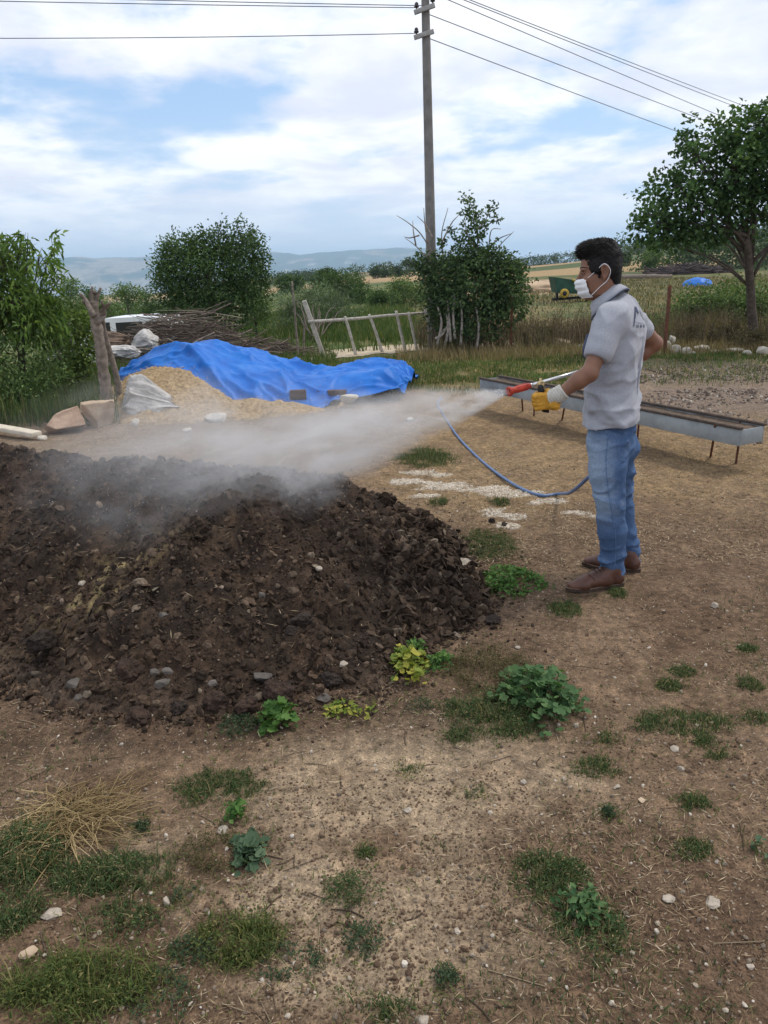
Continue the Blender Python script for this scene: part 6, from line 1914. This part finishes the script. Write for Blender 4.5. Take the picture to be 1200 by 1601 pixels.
# ------------------------------------------------------------------ weeds and grass tufts of the yard, each patch a thing
MW_GREEN = island_mat('yard_grass', [(0, (.032, .060, .022)), (.45, (.058, .096, .034)), (.78, (.10, .14, .05)), (.86, (.18, .155, .075)), (1, (.32, .25, .135))], .8, .3)
MW_DARK = island_mat('yard_knotweed', [(0, (.026, .046, .024)), (.6, (.046, .076, .036)), (1, (.085, .12, .055))], .75, .25)
MW_MALL = island_mat('mallow_leaf', [(0, (.045, .10, .038)), (.6, (.075, .15, .055)), (1, (.12, .20, .075))], .65, .25)
MW_OLIVE = island_mat('olive_weed', [(0, (.05, .075, .022)), (.5, (.085, .12, .032)), (.85, (.15, .165, .05)), (1, (.27, .22, .10))], .8, .3)
MW_GREY = island_mat('grey_leaf', [(0, (.045, .085, .045)), (1, (.10, .155, .085))], .7, .2)
MW_YEL = island_mat('yellowing_leaf', [(0, (.09, .16, .03)), (.5, (.22, .27, .05)), (1, (.42, .38, .07))], .7, .3)
MW_BROWN = island_mat('rusty_weed', [(0, (.050, .050, .022)), (.5, (.085, .080, .032)), (1, (.13, .095, .045))], .85, .2)
MW_BRIGHT = island_mat('lush_leaf', [(0, (.04, .10, .022)), (.6, (.075, .165, .035)), (1, (.13, .23, .06))], .65, .3)
MW_STRAW = island_mat('dry_straw', [(0, (.22, .155, .075)), (.5, (.36, .26, .125)), (1, (.52, .40, .22))], .85, .15)
PATCHES = []
def area(px, py, hw, hh):
    hw *= 1.12; hh *= 1.12
    c = G(px, py); e = G(px + hw, py); t_ = G(px, py - hh); b_ = G(px, py + hh)
    return c, abs(e[0] - c[0]), (t_[1] - b_[1]) / 2
def disc(c, rx, ry, n, seed, conc=.5):
    """ragged-edged patch: points and their relative distance from the middle"""
    a = rng.uniform(0, 2 * PI, n); r = rng.random(n) ** conc
    edge = .62 + .75 * fbm2(np.cos(a) * 1.6 + seed, np.sin(a) * 1.6 + seed * .7, 3, 300 + seed)
    x = c[0] + np.cos(a) * r * rx * edge; y = c[1] + np.sin(a) * r * ry * edge
    k = rng.random(n) < (.10 + .9 * sst(.38, .58, .6 * fbm2(x * 16, y * 16, 3, 320 + seed) + .4 * fbm2(x * 55, y * 55, 2, 321 + seed))) * (1 - .9 * sst(.6, 1.0, r))
    return x[k], y[k], r[k]
def stalked(mb, P, r, n_lobes=7, cup=.25, tilt=.5):
    """round lobed leaves, one small fan each"""
    n = len(P); k = 14
    a = np.arange(k) * 2 * PI / k
    prof = 1 + .13 * np.cos(a * n_lobes); prof[0] *= .45
    N = rng.normal(0, tilt, (n, 3)); N[:, 2] = 1; N = unitv(N)
    X = unitv(np.cross(N, rng.normal(size=(n, 3)))); Yv = np.cross(N, X)
    r = np.broadcast_to(r, (n,))
    rim = P[:, None] + (np.cos(a) * prof)[None, :, None] * X[:, None] * r[:, None, None] + (np.sin(a) * prof)[None, :, None] * Yv[:, None] * r[:, None, None] \
        + N[:, None] * (cup * r[:, None] * (1 + .35 * np.cos(a * n_lobes)[None]))[..., None]
    V = np.concatenate([P[:, None], rim], 1).reshape(-1, 3)
    o = np.arange(n)[:, None, None] * (k + 1)
    i = np.arange(k)
    T = np.stack([np.zeros(k, int), 1 + i, 1 + (i + 1) % k], 1)[None] + o
    mb.add(V, tri=T.reshape(-1, 3))
def sz_(x, y): return np.maximum(surf(x, y), gh(x, y))
def patch(kind, px, py, hw, hh, label, cat='weed', group=None, seed=1, dens=1.0, hgt=None, m=None, nm=None):
    c, rx, ry = area(px, py, hw, hh)
    A_ = PI * rx * ry
    PATCHES.append((c, rx, ry))
    mb = MB()
    if kind in ('grass', 'mixed'):
        n = int(min(16000, 70000 * A_ + 160) * dens)
        x, y, r = disc(c, rx, ry, n, seed)
        h = (hgt or .034) * (1.15 - .7 * r) * rng.uniform(.25, 1.0, len(x)) * (1 + 1.2 * (rng.random(len(x)) < .06))
        blades(mb, np.stack([x, y, sz_(x, y) - .003], 1), h, rng.uniform(.0018, .0036, len(x)), 1.3)
    if kind in ('knot', 'mixed'):
        n = int(min(12000, 62000 * A_ + 140) * dens * (.5 if kind == 'mixed' else 1))
        x, y, r = disc(c, rx, ry, n, seed + 1)
        h = (hgt or .030) * (1.1 - .75 * r) * rng.uniform(.1, 1.1, len(x))
        a = rng.uniform(0, 2 * PI, len(x)); D_ = np.stack([np.cos(a), np.sin(a), rng.normal(.35, .4, len(x))], 1)
        N_ = rng.normal(0, .5, (len(x), 3)); N_[:, 2] += 1
        leaves(mb, np.stack([x, y, sz_(x, y) + h], 1), D_, N_, rng.uniform(.007, .015, len(x)), rng.uniform(.003, .0055, len(x)), .15)
    if kind == 'mallow':
        n = int(min(900, 3600 * A_ + 40) * dens)
        x, y, r = disc(c, rx, ry, n, seed, .6)
        h = (hgt or .09) * (1.05 - .85 * r ** 1.5) * rng.uniform(.35, 1.1, len(x))
        g = sz_(x, y); P = np.stack([x, y, g + h], 1)
        stalked(mb, P, rng.uniform(.010, .024, len(x)) * (1.1 - .4 * r))
        for i in range(0, len(x), 2):
            tube(mb, [np.array([c[0] * .4 + x[i] * .6, c[1] * .4 + y[i] * .6, g[i] - .004]), P[i]], .0013, 4, False)
    if kind == 'broad':
        n = int(min(1600, 9000 * A_ + 60) * dens)
        x, y, r = disc(c, rx, ry, n, seed, .6)
        h = (hgt or .06) * (1.05 - .8 * r) * rng.uniform(.2, 1.1, len(x))
        a = rng.uniform(0, 2 * PI, len(x)); D_ = np.stack([np.cos(a), np.sin(a), rng.normal(.25, .35, len(x))], 1)
        N_ = rng.normal(0, .4, (len(x), 3)); N_[:, 2] += 1
        leaves(mb, np.stack([x, y, sz_(x, y) + h], 1), D_, N_, rng.uniform(.016, .036, len(x)), rng.uniform(.010, .020, len(x)), .18, .15)
    if kind == 'straw':
        n = int(420 * dens)
        x, y, r = disc(c, rx, ry, n, seed, .7)
        g = sz_(x, y)
        for i in range(len(x)):
            a = rng.normal(.3, .8) + (PI if rng.random() < .3 else 0); L = rng.uniform(.06, .20); h = rng.uniform(0, .045) * (1 - r[i] * .7)
            d = np.array([math.cos(a), math.sin(a), 0])
            p0 = np.array([x[i], y[i], g[i] + .002 + h * .3])
            tube(mb, spline(np.array([p0, p0 + d * L * .5 + [0, 0, h], p0 + d * L + rng.normal(0, .012, 3) * [1, 1, 0] + [0, 0, h * .3]]), 5), rng.uniform(.0008, .0018), 3, False)
    names = {'grass': 'grass_tuft', 'mixed': 'weed_patch', 'knot': 'weed_patch', 'mallow': 'mallow_plant', 'broad': 'leafy_weed', 'straw': 'straw_clump'}
    ms = m or {'grass': MW_GREEN, 'mixed': MW_GREEN, 'knot': MW_DARK, 'mallow': MW_MALL, 'broad': MW_BRIGHT, 'straw': MW_STRAW}[kind]
    return tag(mb.build(nm or names[kind], ms), label, cat, group)
GT, GW = 'grass tufts in the bare yard', 'weed patches in the bare yard'
patch('broad', 800, 908, 46, 22, 'bright green leafy weed between the heap and the brown shoes', seed=1, dens=1.4)
patch('grass', 885, 952, 28, 12, 'dense grass tuft directly before the toe of the near shoe', 'grass tuft', GT, 2, 1.6)
patch('grass', 965, 927, 18, 8, 'tiny grass tuft under the heel of the near shoe', 'grass tuft', GT, 3)
patch('mixed', 762, 850, 48, 24, 'thin green growth along the end of the heap behind the leafy weed', 'weed', GW, 4, .7)
patch('mallow', 845, 1098, 68, 42, 'large mallow with round lobed leaves, biggest plant in the yard', 'mallow', None, 5, 1.25, .12)
patch('mixed', 770, 1118, 80, 42, 'spreading green weeds wrapped round the left of the large mallow', 'weed', GW, 6, 1.1, .045)
patch('knot', 765, 1050, 68, 36, 'brownish rusty weed patch above the large mallow', 'weed', GW, 7, 1.0, .06, MW_BROWN)
patch('mallow', 640, 1048, 30, 28, 'yellowing leafy plant at the foot of the heap', 'weed', None, 8, 1.3, .08, MW_YEL, 'yellow_plant')
patch('broad', 690, 1042, 26, 16, 'small green weed right beside the yellowing plant', 'weed', GW, 9, 1.0)
patch('broad', 650, 1020, 16, 12, 'small bright weed on the heap just above the yellowing plant', 'weed', GW, 10, 1.0)
patch('mallow', 435, 1128, 32, 26, 'light green mallow with a yellow leaf at the front foot of the heap', 'mallow', None, 11, 1.2, .08, MW_BRIGHT)
patch('knot', 375, 1138, 30, 18, 'dark weed in the shade of the clods left of the light green mallow', 'weed', GW, 12, .8)
patch('broad', 548, 1112, 38, 14, 'creeping yellow-green weed below the heap', 'weed', GW, 13, .9, .03, MW_YEL)
patch('grass', 720, 1152, 28, 13, 'grass tuft below the spreading weeds, left of the large mallow', 'grass tuft', GT, 14, 1.2)
patch('grass', 350, 1232, 74, 32, 'dark dense grass patch below the heap in the left half', 'grass patch', GT, 15, 1.4)
patch('broad', 368, 1275, 14, 14, 'little green weed hanging below the dark grass patch', 'weed', GW, 16)
patch('grass', 1066, 1050, 22, 11, 'upper of two joined grass tufts on the right', 'grass tuft', GT, 17, 1.5)
patch('grass', 1046, 1072, 23, 11, 'lower of two joined grass tufts on the right', 'grass tuft', GT, 18, 1.3)
patch('grass', 1062, 1130, 84, 22, 'long wide grass patch on the right with a tail', 'grass patch', GT, 19, 1.4)
patch('grass', 1110, 1166, 28, 25, 'tail of grass below the long wide patch on the right', 'grass tuft', GT, 20, 1.5)
patch('grass', 930, 1200, 44, 17, 'flat thin grass patch below the large mallow on its right', 'grass patch', GT, 21, .8)
patch('grass', 950, 1156, 22, 10, 'small thin grass tuft between the large mallow and the long wide patch', 'grass tuft', GT, 22, .8)
patch('grass', 1085, 1256, 27, 14, 'upper dense oval grass tuft near the right edge', 'grass tuft', GT, 23, 1.6)
patch('grass', 1080, 1328, 32, 17, 'lower dense oval grass tuft near the right edge', 'grass tuft', GT, 24, 1.6)
patch('grass', 1172, 1070, 22, 13, 'grass tuft at the right edge level with the two joined tufts', 'grass tuft', GT, 25, 1.3)
patch('mixed', 1182, 1124, 28, 12, 'thin weed patch at the right edge beside the long wide patch', 'weed', GW, 26, .8)
patch('grass', 1168, 1014, 18, 7, 'small grass tuft by a white pebble, uppermost at the right edge', 'grass tuft', GT, 27, 1.2)
patch('mixed', 862, 1368, 62, 40, 'dark green weed mat in the lower right, upper half of a big patch', 'weed', GW, 28, 1.3, .04)
patch('mixed', 925, 1450, 62, 58, 'dark green weed mat in the lower right, lower half of a big patch', 'weed', GW, 29, 1.2, .045)
patch('broad', 910, 1432, 42, 34, 'pale green broad leaves growing out of the big dark weed mat', 'weed', None, 30, 1.3, .07, MW_MALL)
patch('knot', 548, 1398, 45, 28, 'feathery green weed alone in the pale soil', 'weed', GW, 31, 1.2, .045, MW_GREEN)
patch('knot', 565, 1472, 32, 28, 'grey-green weed below the feathery one', 'weed', GW, 32, .9)
patch('mallow', 390, 1335, 33, 34, 'grey-green round-leaved plant beside a white stone', 'mallow', None, 33, 1.2, .03, MW_GREY)
patch('knot', 325, 1335, 52, 36, 'sparse brownish weeds left of the grey-green round-leaved plant', 'weed', GW, 34, .7, .04, MW_BROWN)
patch('mixed', 375, 1472, 70, 46, 'yellowish green weed mound near the bottom, left of the pale soil', 'weed', GW, 35, 1.1, .06, MW_OLIVE)
patch('knot', 455, 1505, 60, 34, 'dull green straggling weeds right of the yellowish mound', 'weed', GW, 36, .8)
patch('knot', 300, 1490, 40, 24, 'dark weeds at the left foot of the yellowish mound', 'weed', GW, 37, .8)
patch('mixed', 170, 1372, 92, 36, 'wide green weed patch below the dry straw clump', 'weed', GW, 38, 1.2, .05)
patch('mixed', 38, 1345, 62, 58, 'tall lush grass at the left edge below the straw clump', 'grass patch', GT, 39, 1.0, .09)
patch('mixed', 20, 1430, 50, 40, 'dark grass at the left edge over a white stone', 'grass patch', GT, 40, 1.0, .05)
patch('mixed', 190, 1440, 70, 30, 'low dark weeds in the middle of the lower left corner', 'weed', GW, 41, .8)
patch('mixed', 120, 1545, 140, 62, 'big rough grass patch filling the bottom left corner', 'grass patch', GT, 42, .75, .07, MW_OLIVE)
patch('knot', 250, 1560, 60, 40, 'dark weeds right of the big rough patch in the bottom left corner', 'weed', GW, 43, .8)
patch('knot', 698, 1532, 20, 18, 'small lone weed above the bottom edge', 'weed', GW, 44, 1.0)
patch('grass', 608, 1580, 58, 22, 'grass tuft cut by the bottom edge', 'grass tuft', GT, 45, 1.3, .05)
patch('knot', 220, 1297, 12, 9, 'tiny dark weed beside the dry straw clump', 'weed', GW, 46, 1.5)
patch('grass', 641, 1205, 16, 8, 'small grass tuft in the pale soil under the heap', 'grass tuft', GT, 47, 1.2)
patch('knot', 740, 1242, 14, 9, 'faint weed in the pale soil below the large mallow', 'weed', GW, 48, .7)
patch('grass', 570, 1336, 18, 8, 'small thin grass tuft above the feathery weed', 'grass tuft', GT, 49, .9)
patch('knot', 950, 1273, 10, 9, 'tiny round weed left of the upper dense oval tuft', 'weed', GW, 50, 1.5)
patch('broad', 1186, 1334, 12, 14, 'small bluish weed at the right edge beside the lower oval tuft', 'weed', GW, 51, 1.0, None, MW_GREY)
patch('knot', 290, 1396, 20, 16, 'small dark weed below the sparse brownish weeds', 'weed', GW, 52, 1.0)
patch('knot', 655, 1105, 24, 10, 'thin green weed in the gap under the yellowing plant', 'weed', GW, 53, .6)
patch('grass', 665, 716, 56, 16, 'green grass strip between the spray and the white powder', 'grass patch', GT, 54, .8, .06)
patch('grass', 780, 786, 18, 7, 'grass tuft among the white powder under the hose', 'grass tuft', GT, 55, 1.1, .05)
patch('grass', 686, 786, 16, 6, 'grass tuft at the end of the heap beside the white powder', 'grass tuft', GT, 56, 1.0, .05)
patch('straw', 110, 1285, 74, 40, 'clump of dry golden straw at the left, over lush grass', 'straw clump', None, 57, 1.7)
patch('straw', 30, 1345, 40, 22, 'thin wisps of dry straw fallen over the lush grass', 'straw clump', None, 58, .25)

# ------------------------------------------------------------------ stones and clods one can pick out
M_PEB = mat('pale_pebble', (.36, .31, .25), .9, .35, 26, .8, 70)
M_GREYS = mat('grey_stone', (.105, .092, .080), .9, .4, 18, .9, 60)
M_REDC = mat('reddish_clod', (.058, .036, .026), .95, .5, 30, 1.0, 90, bdist=.02)
M_DUNGC = mat('dark_clod', (.040, .029, .023), .95, .45, 30, 1.0, 90, bdist=.02)
def pick(name, cat, px, py, w_, h_, m, label, seed, group, depth=.8):
    c = G(px, py + h_ * .4)
    for _ in range(3):          # on the heap: follow the ray to its surface
        z = float(sz_(np.array([c[0]]), np.array([c[1]]))[0])
        c = at(px, py + h_ * .25, z)
    mm = float((c - [0, 0, CH]) @ _fw) / CF
    mb = MB(); rock(mb, c + np.array([0, 0, h_ * mm * (.22 if cat == 'clod' else .18)]), (w_ * mm, w_ * mm * depth, h_ * mm * (1.0 if cat == 'clod' else .75)), seed, 5 if cat == 'clod' else 4, .75 if cat == 'clod' else .3, 9, rotz(seed * .7), boxy=.2); return tag(mb.build(name, m), label, cat, group)
GS, GH2, GC2 = 'pale stones lying in the yard', 'grey stones at the foot of the heap', 'big clods at the foot of the heap'
for k, a in enumerate(((1045, 1403, 24, 14, 'pale flat stone in the lower right, left one of a pair'), (1114, 1410, 27, 13, 'pale flat stone in the lower right, right one of a pair'), (1117, 946, 13, 15, 'white stone lying alone right of the shoes'), (349, 1297, 22, 15, 'white stone beside the grey-green round-leaved plant'),
        (80, 1429, 36, 11, 'long white stone in the lower left grass'), (637, 1266, 15, 10, 'white pebble in the pale soil under the heap'), (1055, 1170, 18, 7, 'bright white chip left of the grass tail'), (1158, 1009, 11, 6, 'white pebble by the uppermost tuft at the right edge'), (1064, 1200, 12, 12, 'pinkish white pebble right of the flat thin grass patch'),
        (965, 1229, 11, 8, 'bright pebble under the flat thin grass patch'), (900, 1133, 13, 9, 'tan pebble at the lower right of the large mallow'), (818, 1222, 13, 8, 'white pebble halfway between the mallow and the weed mat'), (260, 1408, 14, 22, 'greyish white upright stone in the lower left weeds'), (810, 1012, 11, 6, 'small pale pebble on bare soil below the leafy weed'),
        (1003, 1250, 13, 9, 'reddish pebble left of the upper oval tuft'), (715, 1455, 13, 7, 'white pebble right of the grey-green weed'), (988, 1489, 9, 6, 'tan pebble at the right edge of the weed mat'), (1173, 1510, 14, 13, 'tan stone close to the bottom right corner'), (45, 1488, 30, 16, 'orange-tan stone in the grass of the lower left corner'), (660, 1594, 24, 12, 'pale stone cut by the bottom edge'))):
    pick('stone', 'stone', a[0], a[1], a[2], a[3], M_SAND if k in (14, 18) else M_PEB, a[4], 400 + k, GS)
for k, a in enumerate(((241, 1050, 18, 15, 'light grey stone, top left of the cluster on the heap front'), (262, 1048, 20, 14, 'grey stone, top right of the cluster on the heap front'), (255, 1066, 27, 18, 'grey stone, lower and largest of the cluster on the heap front'), (114, 1068, 27, 21, 'lone grey stone at the left foot of the heap'), (505, 1090, 27, 18, 'rounded grey stone at the front foot of the heap near the creeping weed'),
        (409, 1056, 34, 20, 'flat grey slab on the heap front above the big clods'), (332, 1067, 16, 11, 'pale grey pebble between two grey clusters on the heap front'), (122, 1090, 17, 14, 'small grey stone right below the lone grey stone'), (498, 888, 14, 9, 'small white stone high on the heap front'), (256, 960, 18, 11, 'tan stone halfway up the heap front'), (724, 878, 28, 17, 'pale tan stone at the end of the heap near the leafy weed'), (537, 1037, 17, 10, 'whitish pebble low on the heap near its end'), (128, 911, 14, 10, 'cream coloured stone below the chaff streak on the heap'), (409, 930, 15, 14, 'brown stone in the middle of the heap front'))):
    pick('stone', 'stone', a[0], a[1], a[2], a[3], M_PEB if k in (8, 10, 11, 12) else M_GREYS, a[4], 430 + k, GH2)
for k, a in enumerate(((217, 1117, 52, 34, 'big reddish brown clod at the front left foot of the heap'), (436, 1080, 62, 38, 'biggest rounded clod at the front foot of the heap'), (340, 1098, 46, 42, 'straw-flecked clod left of the biggest rounded clod'), (385, 1104, 44, 34, 'straw-flecked clod touching the biggest rounded clod'), (205, 1044, 46, 42, 'rusty clod on the heap above the front left foot'), (280, 1105, 40, 34, 'dark clod right of the big reddish clod'), (516, 1062, 44, 28, 'dark clod right above the rounded grey stone'), (64, 1000, 50, 40, 'mossy brown clod at the left of the heap'), (472, 967, 40, 28, 'dark smooth clod in the middle of the heap'), (770, 968, 34, 18, 'dark clod at the far right toe of the heap'), (455, 985, 26, 18, 'small dark clod beside the smooth one'), (768, 815, 12, 12, 'dark clod lying on the white powder, left one'), (788, 820, 14, 9, 'dark clod lying on the white powder, right one'))):
    pick('clod', 'clod', a[0], a[1], a[2], a[3], M_REDC if k in (0, 1, 2, 3, 4) else M_DUNGC, a[4], 460 + k, GC2)

# ------------------------------------------------------------------ uncountable litter of the yard
def yard(n, y0, y1, den=None, k=1.6):
    out = np.zeros((0, 2))
    while len(out) < n:
        y = y0 * (y1 / y0) ** rng.random(n); x = rng.uniform(-.62, .62, n) * y
        p = np.stack([x, y], 1)
        p = p[poly_dist(p[:, 0], p[:, 1], HP) < -.03]
        if den is not None: p = p[rng.random(len(p)) < den(p[:, 0], p[:, 1])]
        out = np.vstack([out, p])
    return out[:n]
mb = MB()
p = yard(5200, 1.15, 7); s = .0018 + .0075 * rng.random(len(p)) ** 4.0
lumps(mb, np.stack([p[:, 0], p[:, 1], gh(p[:, 0], p[:, 1]) + s * .3], 1), s, 1, (.4, .8), .22)
tag(mb.build('gravel', island_mat('gravel', [(0, (.11, .085, .065)), (.45, (.20, .16, .12)), (.8, (.34, .28, .21)), (1, (.58, .52, .44))], .9), smooth=False), kind='stuff')
mb = MB()
p = yard(15000, 1.15, 6.5, lambda x, y: .15 + .85 * sst(.42, .62, fbm2(x * 3, y * 3, 3, 350))); s = rng.uniform(.0015, .0055, len(p)) * (1 + 1.4 * (rng.random(len(p)) < .03))
lumps(mb, np.stack([p[:, 0], p[:, 1], gh(p[:, 0], p[:, 1]) + s * .2], 1), s, 1, (.4, .9), .35)
tag(mb.build('soil_crumbs', island_mat('crumbs', [(0, (.090, .058, .038)), (.6, (.140, .093, .060)), (1, (.21, .148, .098))], .95), smooth=False), kind='stuff')
mb = MB()
p = yard(9000, 1.15, 6.0, lambda x, y: .25 + .75 * sst(.45, .62, fbm2(x * 2.2, y * 2.2, 3, 360))); n = len(p); a = rng.uniform(0, 2 * PI, n)
leaves(mb, np.stack([p[:, 0], p[:, 1], gh(p[:, 0], p[:, 1]) + .004], 1), np.stack([np.cos(a), np.sin(a), rng.normal(.06, .15, n)], 1), rng.normal(0, .3, (n, 3)) + [0, 0, 1], rng.uniform(.008, .045, n), rng.uniform(.0010, .0026, n), 0)
p = yard(26000, 3.9, 10.6, lambda x, y: sst(-.6, .5, x) * (.25 + .75 * sst(.4, .6, fbm2(x * 2.5, y * 2.5, 3, 361)))); n = len(p); a = rng.uniform(0, 2 * PI, n)
leaves(mb, np.stack([p[:, 0], p[:, 1], gh(p[:, 0], p[:, 1]) + .006], 1), np.stack([np.cos(a), np.sin(a), rng.normal(.1, .25, n)], 1), rng.normal(0, .4, (n, 3)) + [0, 0, 1], rng.uniform(.012, .042, n), rng.uniform(.002, .0055, n), 0)
tag(mb.build('straw_litter', island_mat('litter', [(0, (.12, .080, .050)), (.5, (.25, .18, .105)), (.85, (.38, .29, .18)), (1, (.52, .43, .30))], .9)), kind='stuff')
mb = MB()                       # thin twigs and dry roots
p = yard(130, 1.2, 4.5)
for q in p:
    a = rng.uniform(0, 2 * PI); L = rng.uniform(.03, .14); d = np.array([math.cos(a), math.sin(a), 0])
    q3 = np.array([q[0], q[1], 0]); P = np.array([q3, q3 + d * L * .5 + rng.normal(0, .005, 3), q3 + d * L]); P[:, 2] = gh(P[:, 0], P[:, 1]) + .003
    tube(mb, spline(P, 5), rng.uniform(.0009, .0022), 4, False)
tag(mb.build('twigs', island_mat('twig', [(0, (.05, .035, .026)), (.6, (.11, .08, .055)), (1, (.30, .235, .15))], .9)), kind='stuff')
mb = MB()                       # stony ground beyond the trough
x = rng.uniform(2.6, 6.2, 5200); y = rng.uniform(6.6, 12.0, 5200); k = fbm2(x * 1.2, y * 1.2, 3, 370) + .12 * (x - 3.5) > .46; x, y = x[k], y[k]; s = rng.uniform(.008, .028, len(x))
lumps(mb, np.stack([x, y, gh(x, y) + s * .2], 1), s, 1, (.3, .7), .25)
tag(mb.build('rubble', island_mat('rubble', [(0, (.085, .066, .055)), (.6, (.18, .14, .115)), (.92, (.30, .25, .21)), (1, (.50, .46, .40))], .95), smooth=False), kind='stuff')
mb = MB()                       # thin growth straying out of the patches
P = []
for c, rx, ry in PATCHES:
    n = int(60 + 900 * math.sqrt(rx * ry) * .35)
    P.append(np.stack([c[0] + rng.normal(0, rx * .95, n), c[1] + rng.normal(0, ry * .95, n)], 1))
P = np.concatenate(P); P = P[poly_dist(P[:, 0], P[:, 1], HP) < .02]
blades(mb, np.stack([P[:, 0], P[:, 1], gh(P[:, 0], P[:, 1]) - .002], 1), rng.uniform(.006, .032, len(P)), rng.uniform(.0015, .0032, len(P)), 1.4)
k = rng.random(len(P)) < .5; P = P[k]; a = rng.uniform(0, 2 * PI, len(P))
leaves(mb, np.stack([P[:, 0], P[:, 1], gh(P[:, 0], P[:, 1]) + .006], 1), np.stack([np.cos(a), np.sin(a), rng.normal(.2, .3, len(P))], 1), rng.normal(0, .4, (len(P), 3)) + [0, 0, 1], rng.uniform(.006, .016, len(P)), rng.uniform(.003, .007, len(P)), .15)
tag(mb.build('stray_growth', MW_OLIVE), kind='stuff')
mb = MB()                       # sparse short grass in bare places
p = yard(3800, 1.2, 9.5, lambda x, y: sst(.56, .66, fbm2(x * 1.8, y * 1.8, 4, 380)))
blades(mb, np.stack([p[:, 0], p[:, 1], gh(p[:, 0], p[:, 1])], 1), rng.uniform(.008, .03, len(p)), rng.uniform(.0015, .004, len(p)), 1.2)
tag(mb.build('sparse_grass', MW_GREEN), kind='stuff')

# white powder spilled on the soil: thin crust broken into flakes and grains
n = 60000
x = rng.uniform(0, 1.8, n); y = rng.uniform(4.55, 6.4, n); pm = powder_mask(x, y)
k = rng.random(n) < sst(-.05, .55, pm); x, y = x[k], y[k]
s_ = rng.uniform(.002, .008, len(x)) * (1 + 1.2 * (rng.random(len(x)) < .06))
mb = MB(); lumps(mb, np.stack([x, y, gh(x, y) + s_ * .1], 1), s_, 1, (.3, .6), .3)
tag(mb.build('white_powder', island_mat('powder', [(0, (.46, .39, .30)), (.5, (.58, .51, .42)), (1, (.70, .64, .55))], .95), smooth=False), kind='stuff')
# ------------------------------------------------------------------ air
mb = MB(); box(mb, (0, 4600, -30), (26000, 9900, 460))
hm = bpy.data.materials.new('air'); hm.use_nodes = True
t = NT(hm.node_tree); o_ = t.n('ShaderNodeOutputMaterial'); pv = t.n('ShaderNodeVolumePrincipled'); t.l(pv.outputs[0], o_.inputs['Volume'])
pv.inputs['Density'].default_value = .00019
pv.inputs['Color'].default_value = (.54, .76, 1.0, 1)
pv.inputs['Anisotropy'].default_value = .3
tag(mb.build('haze', hm), kind='stuff')
print("objects:", len(bpy.data.objects))
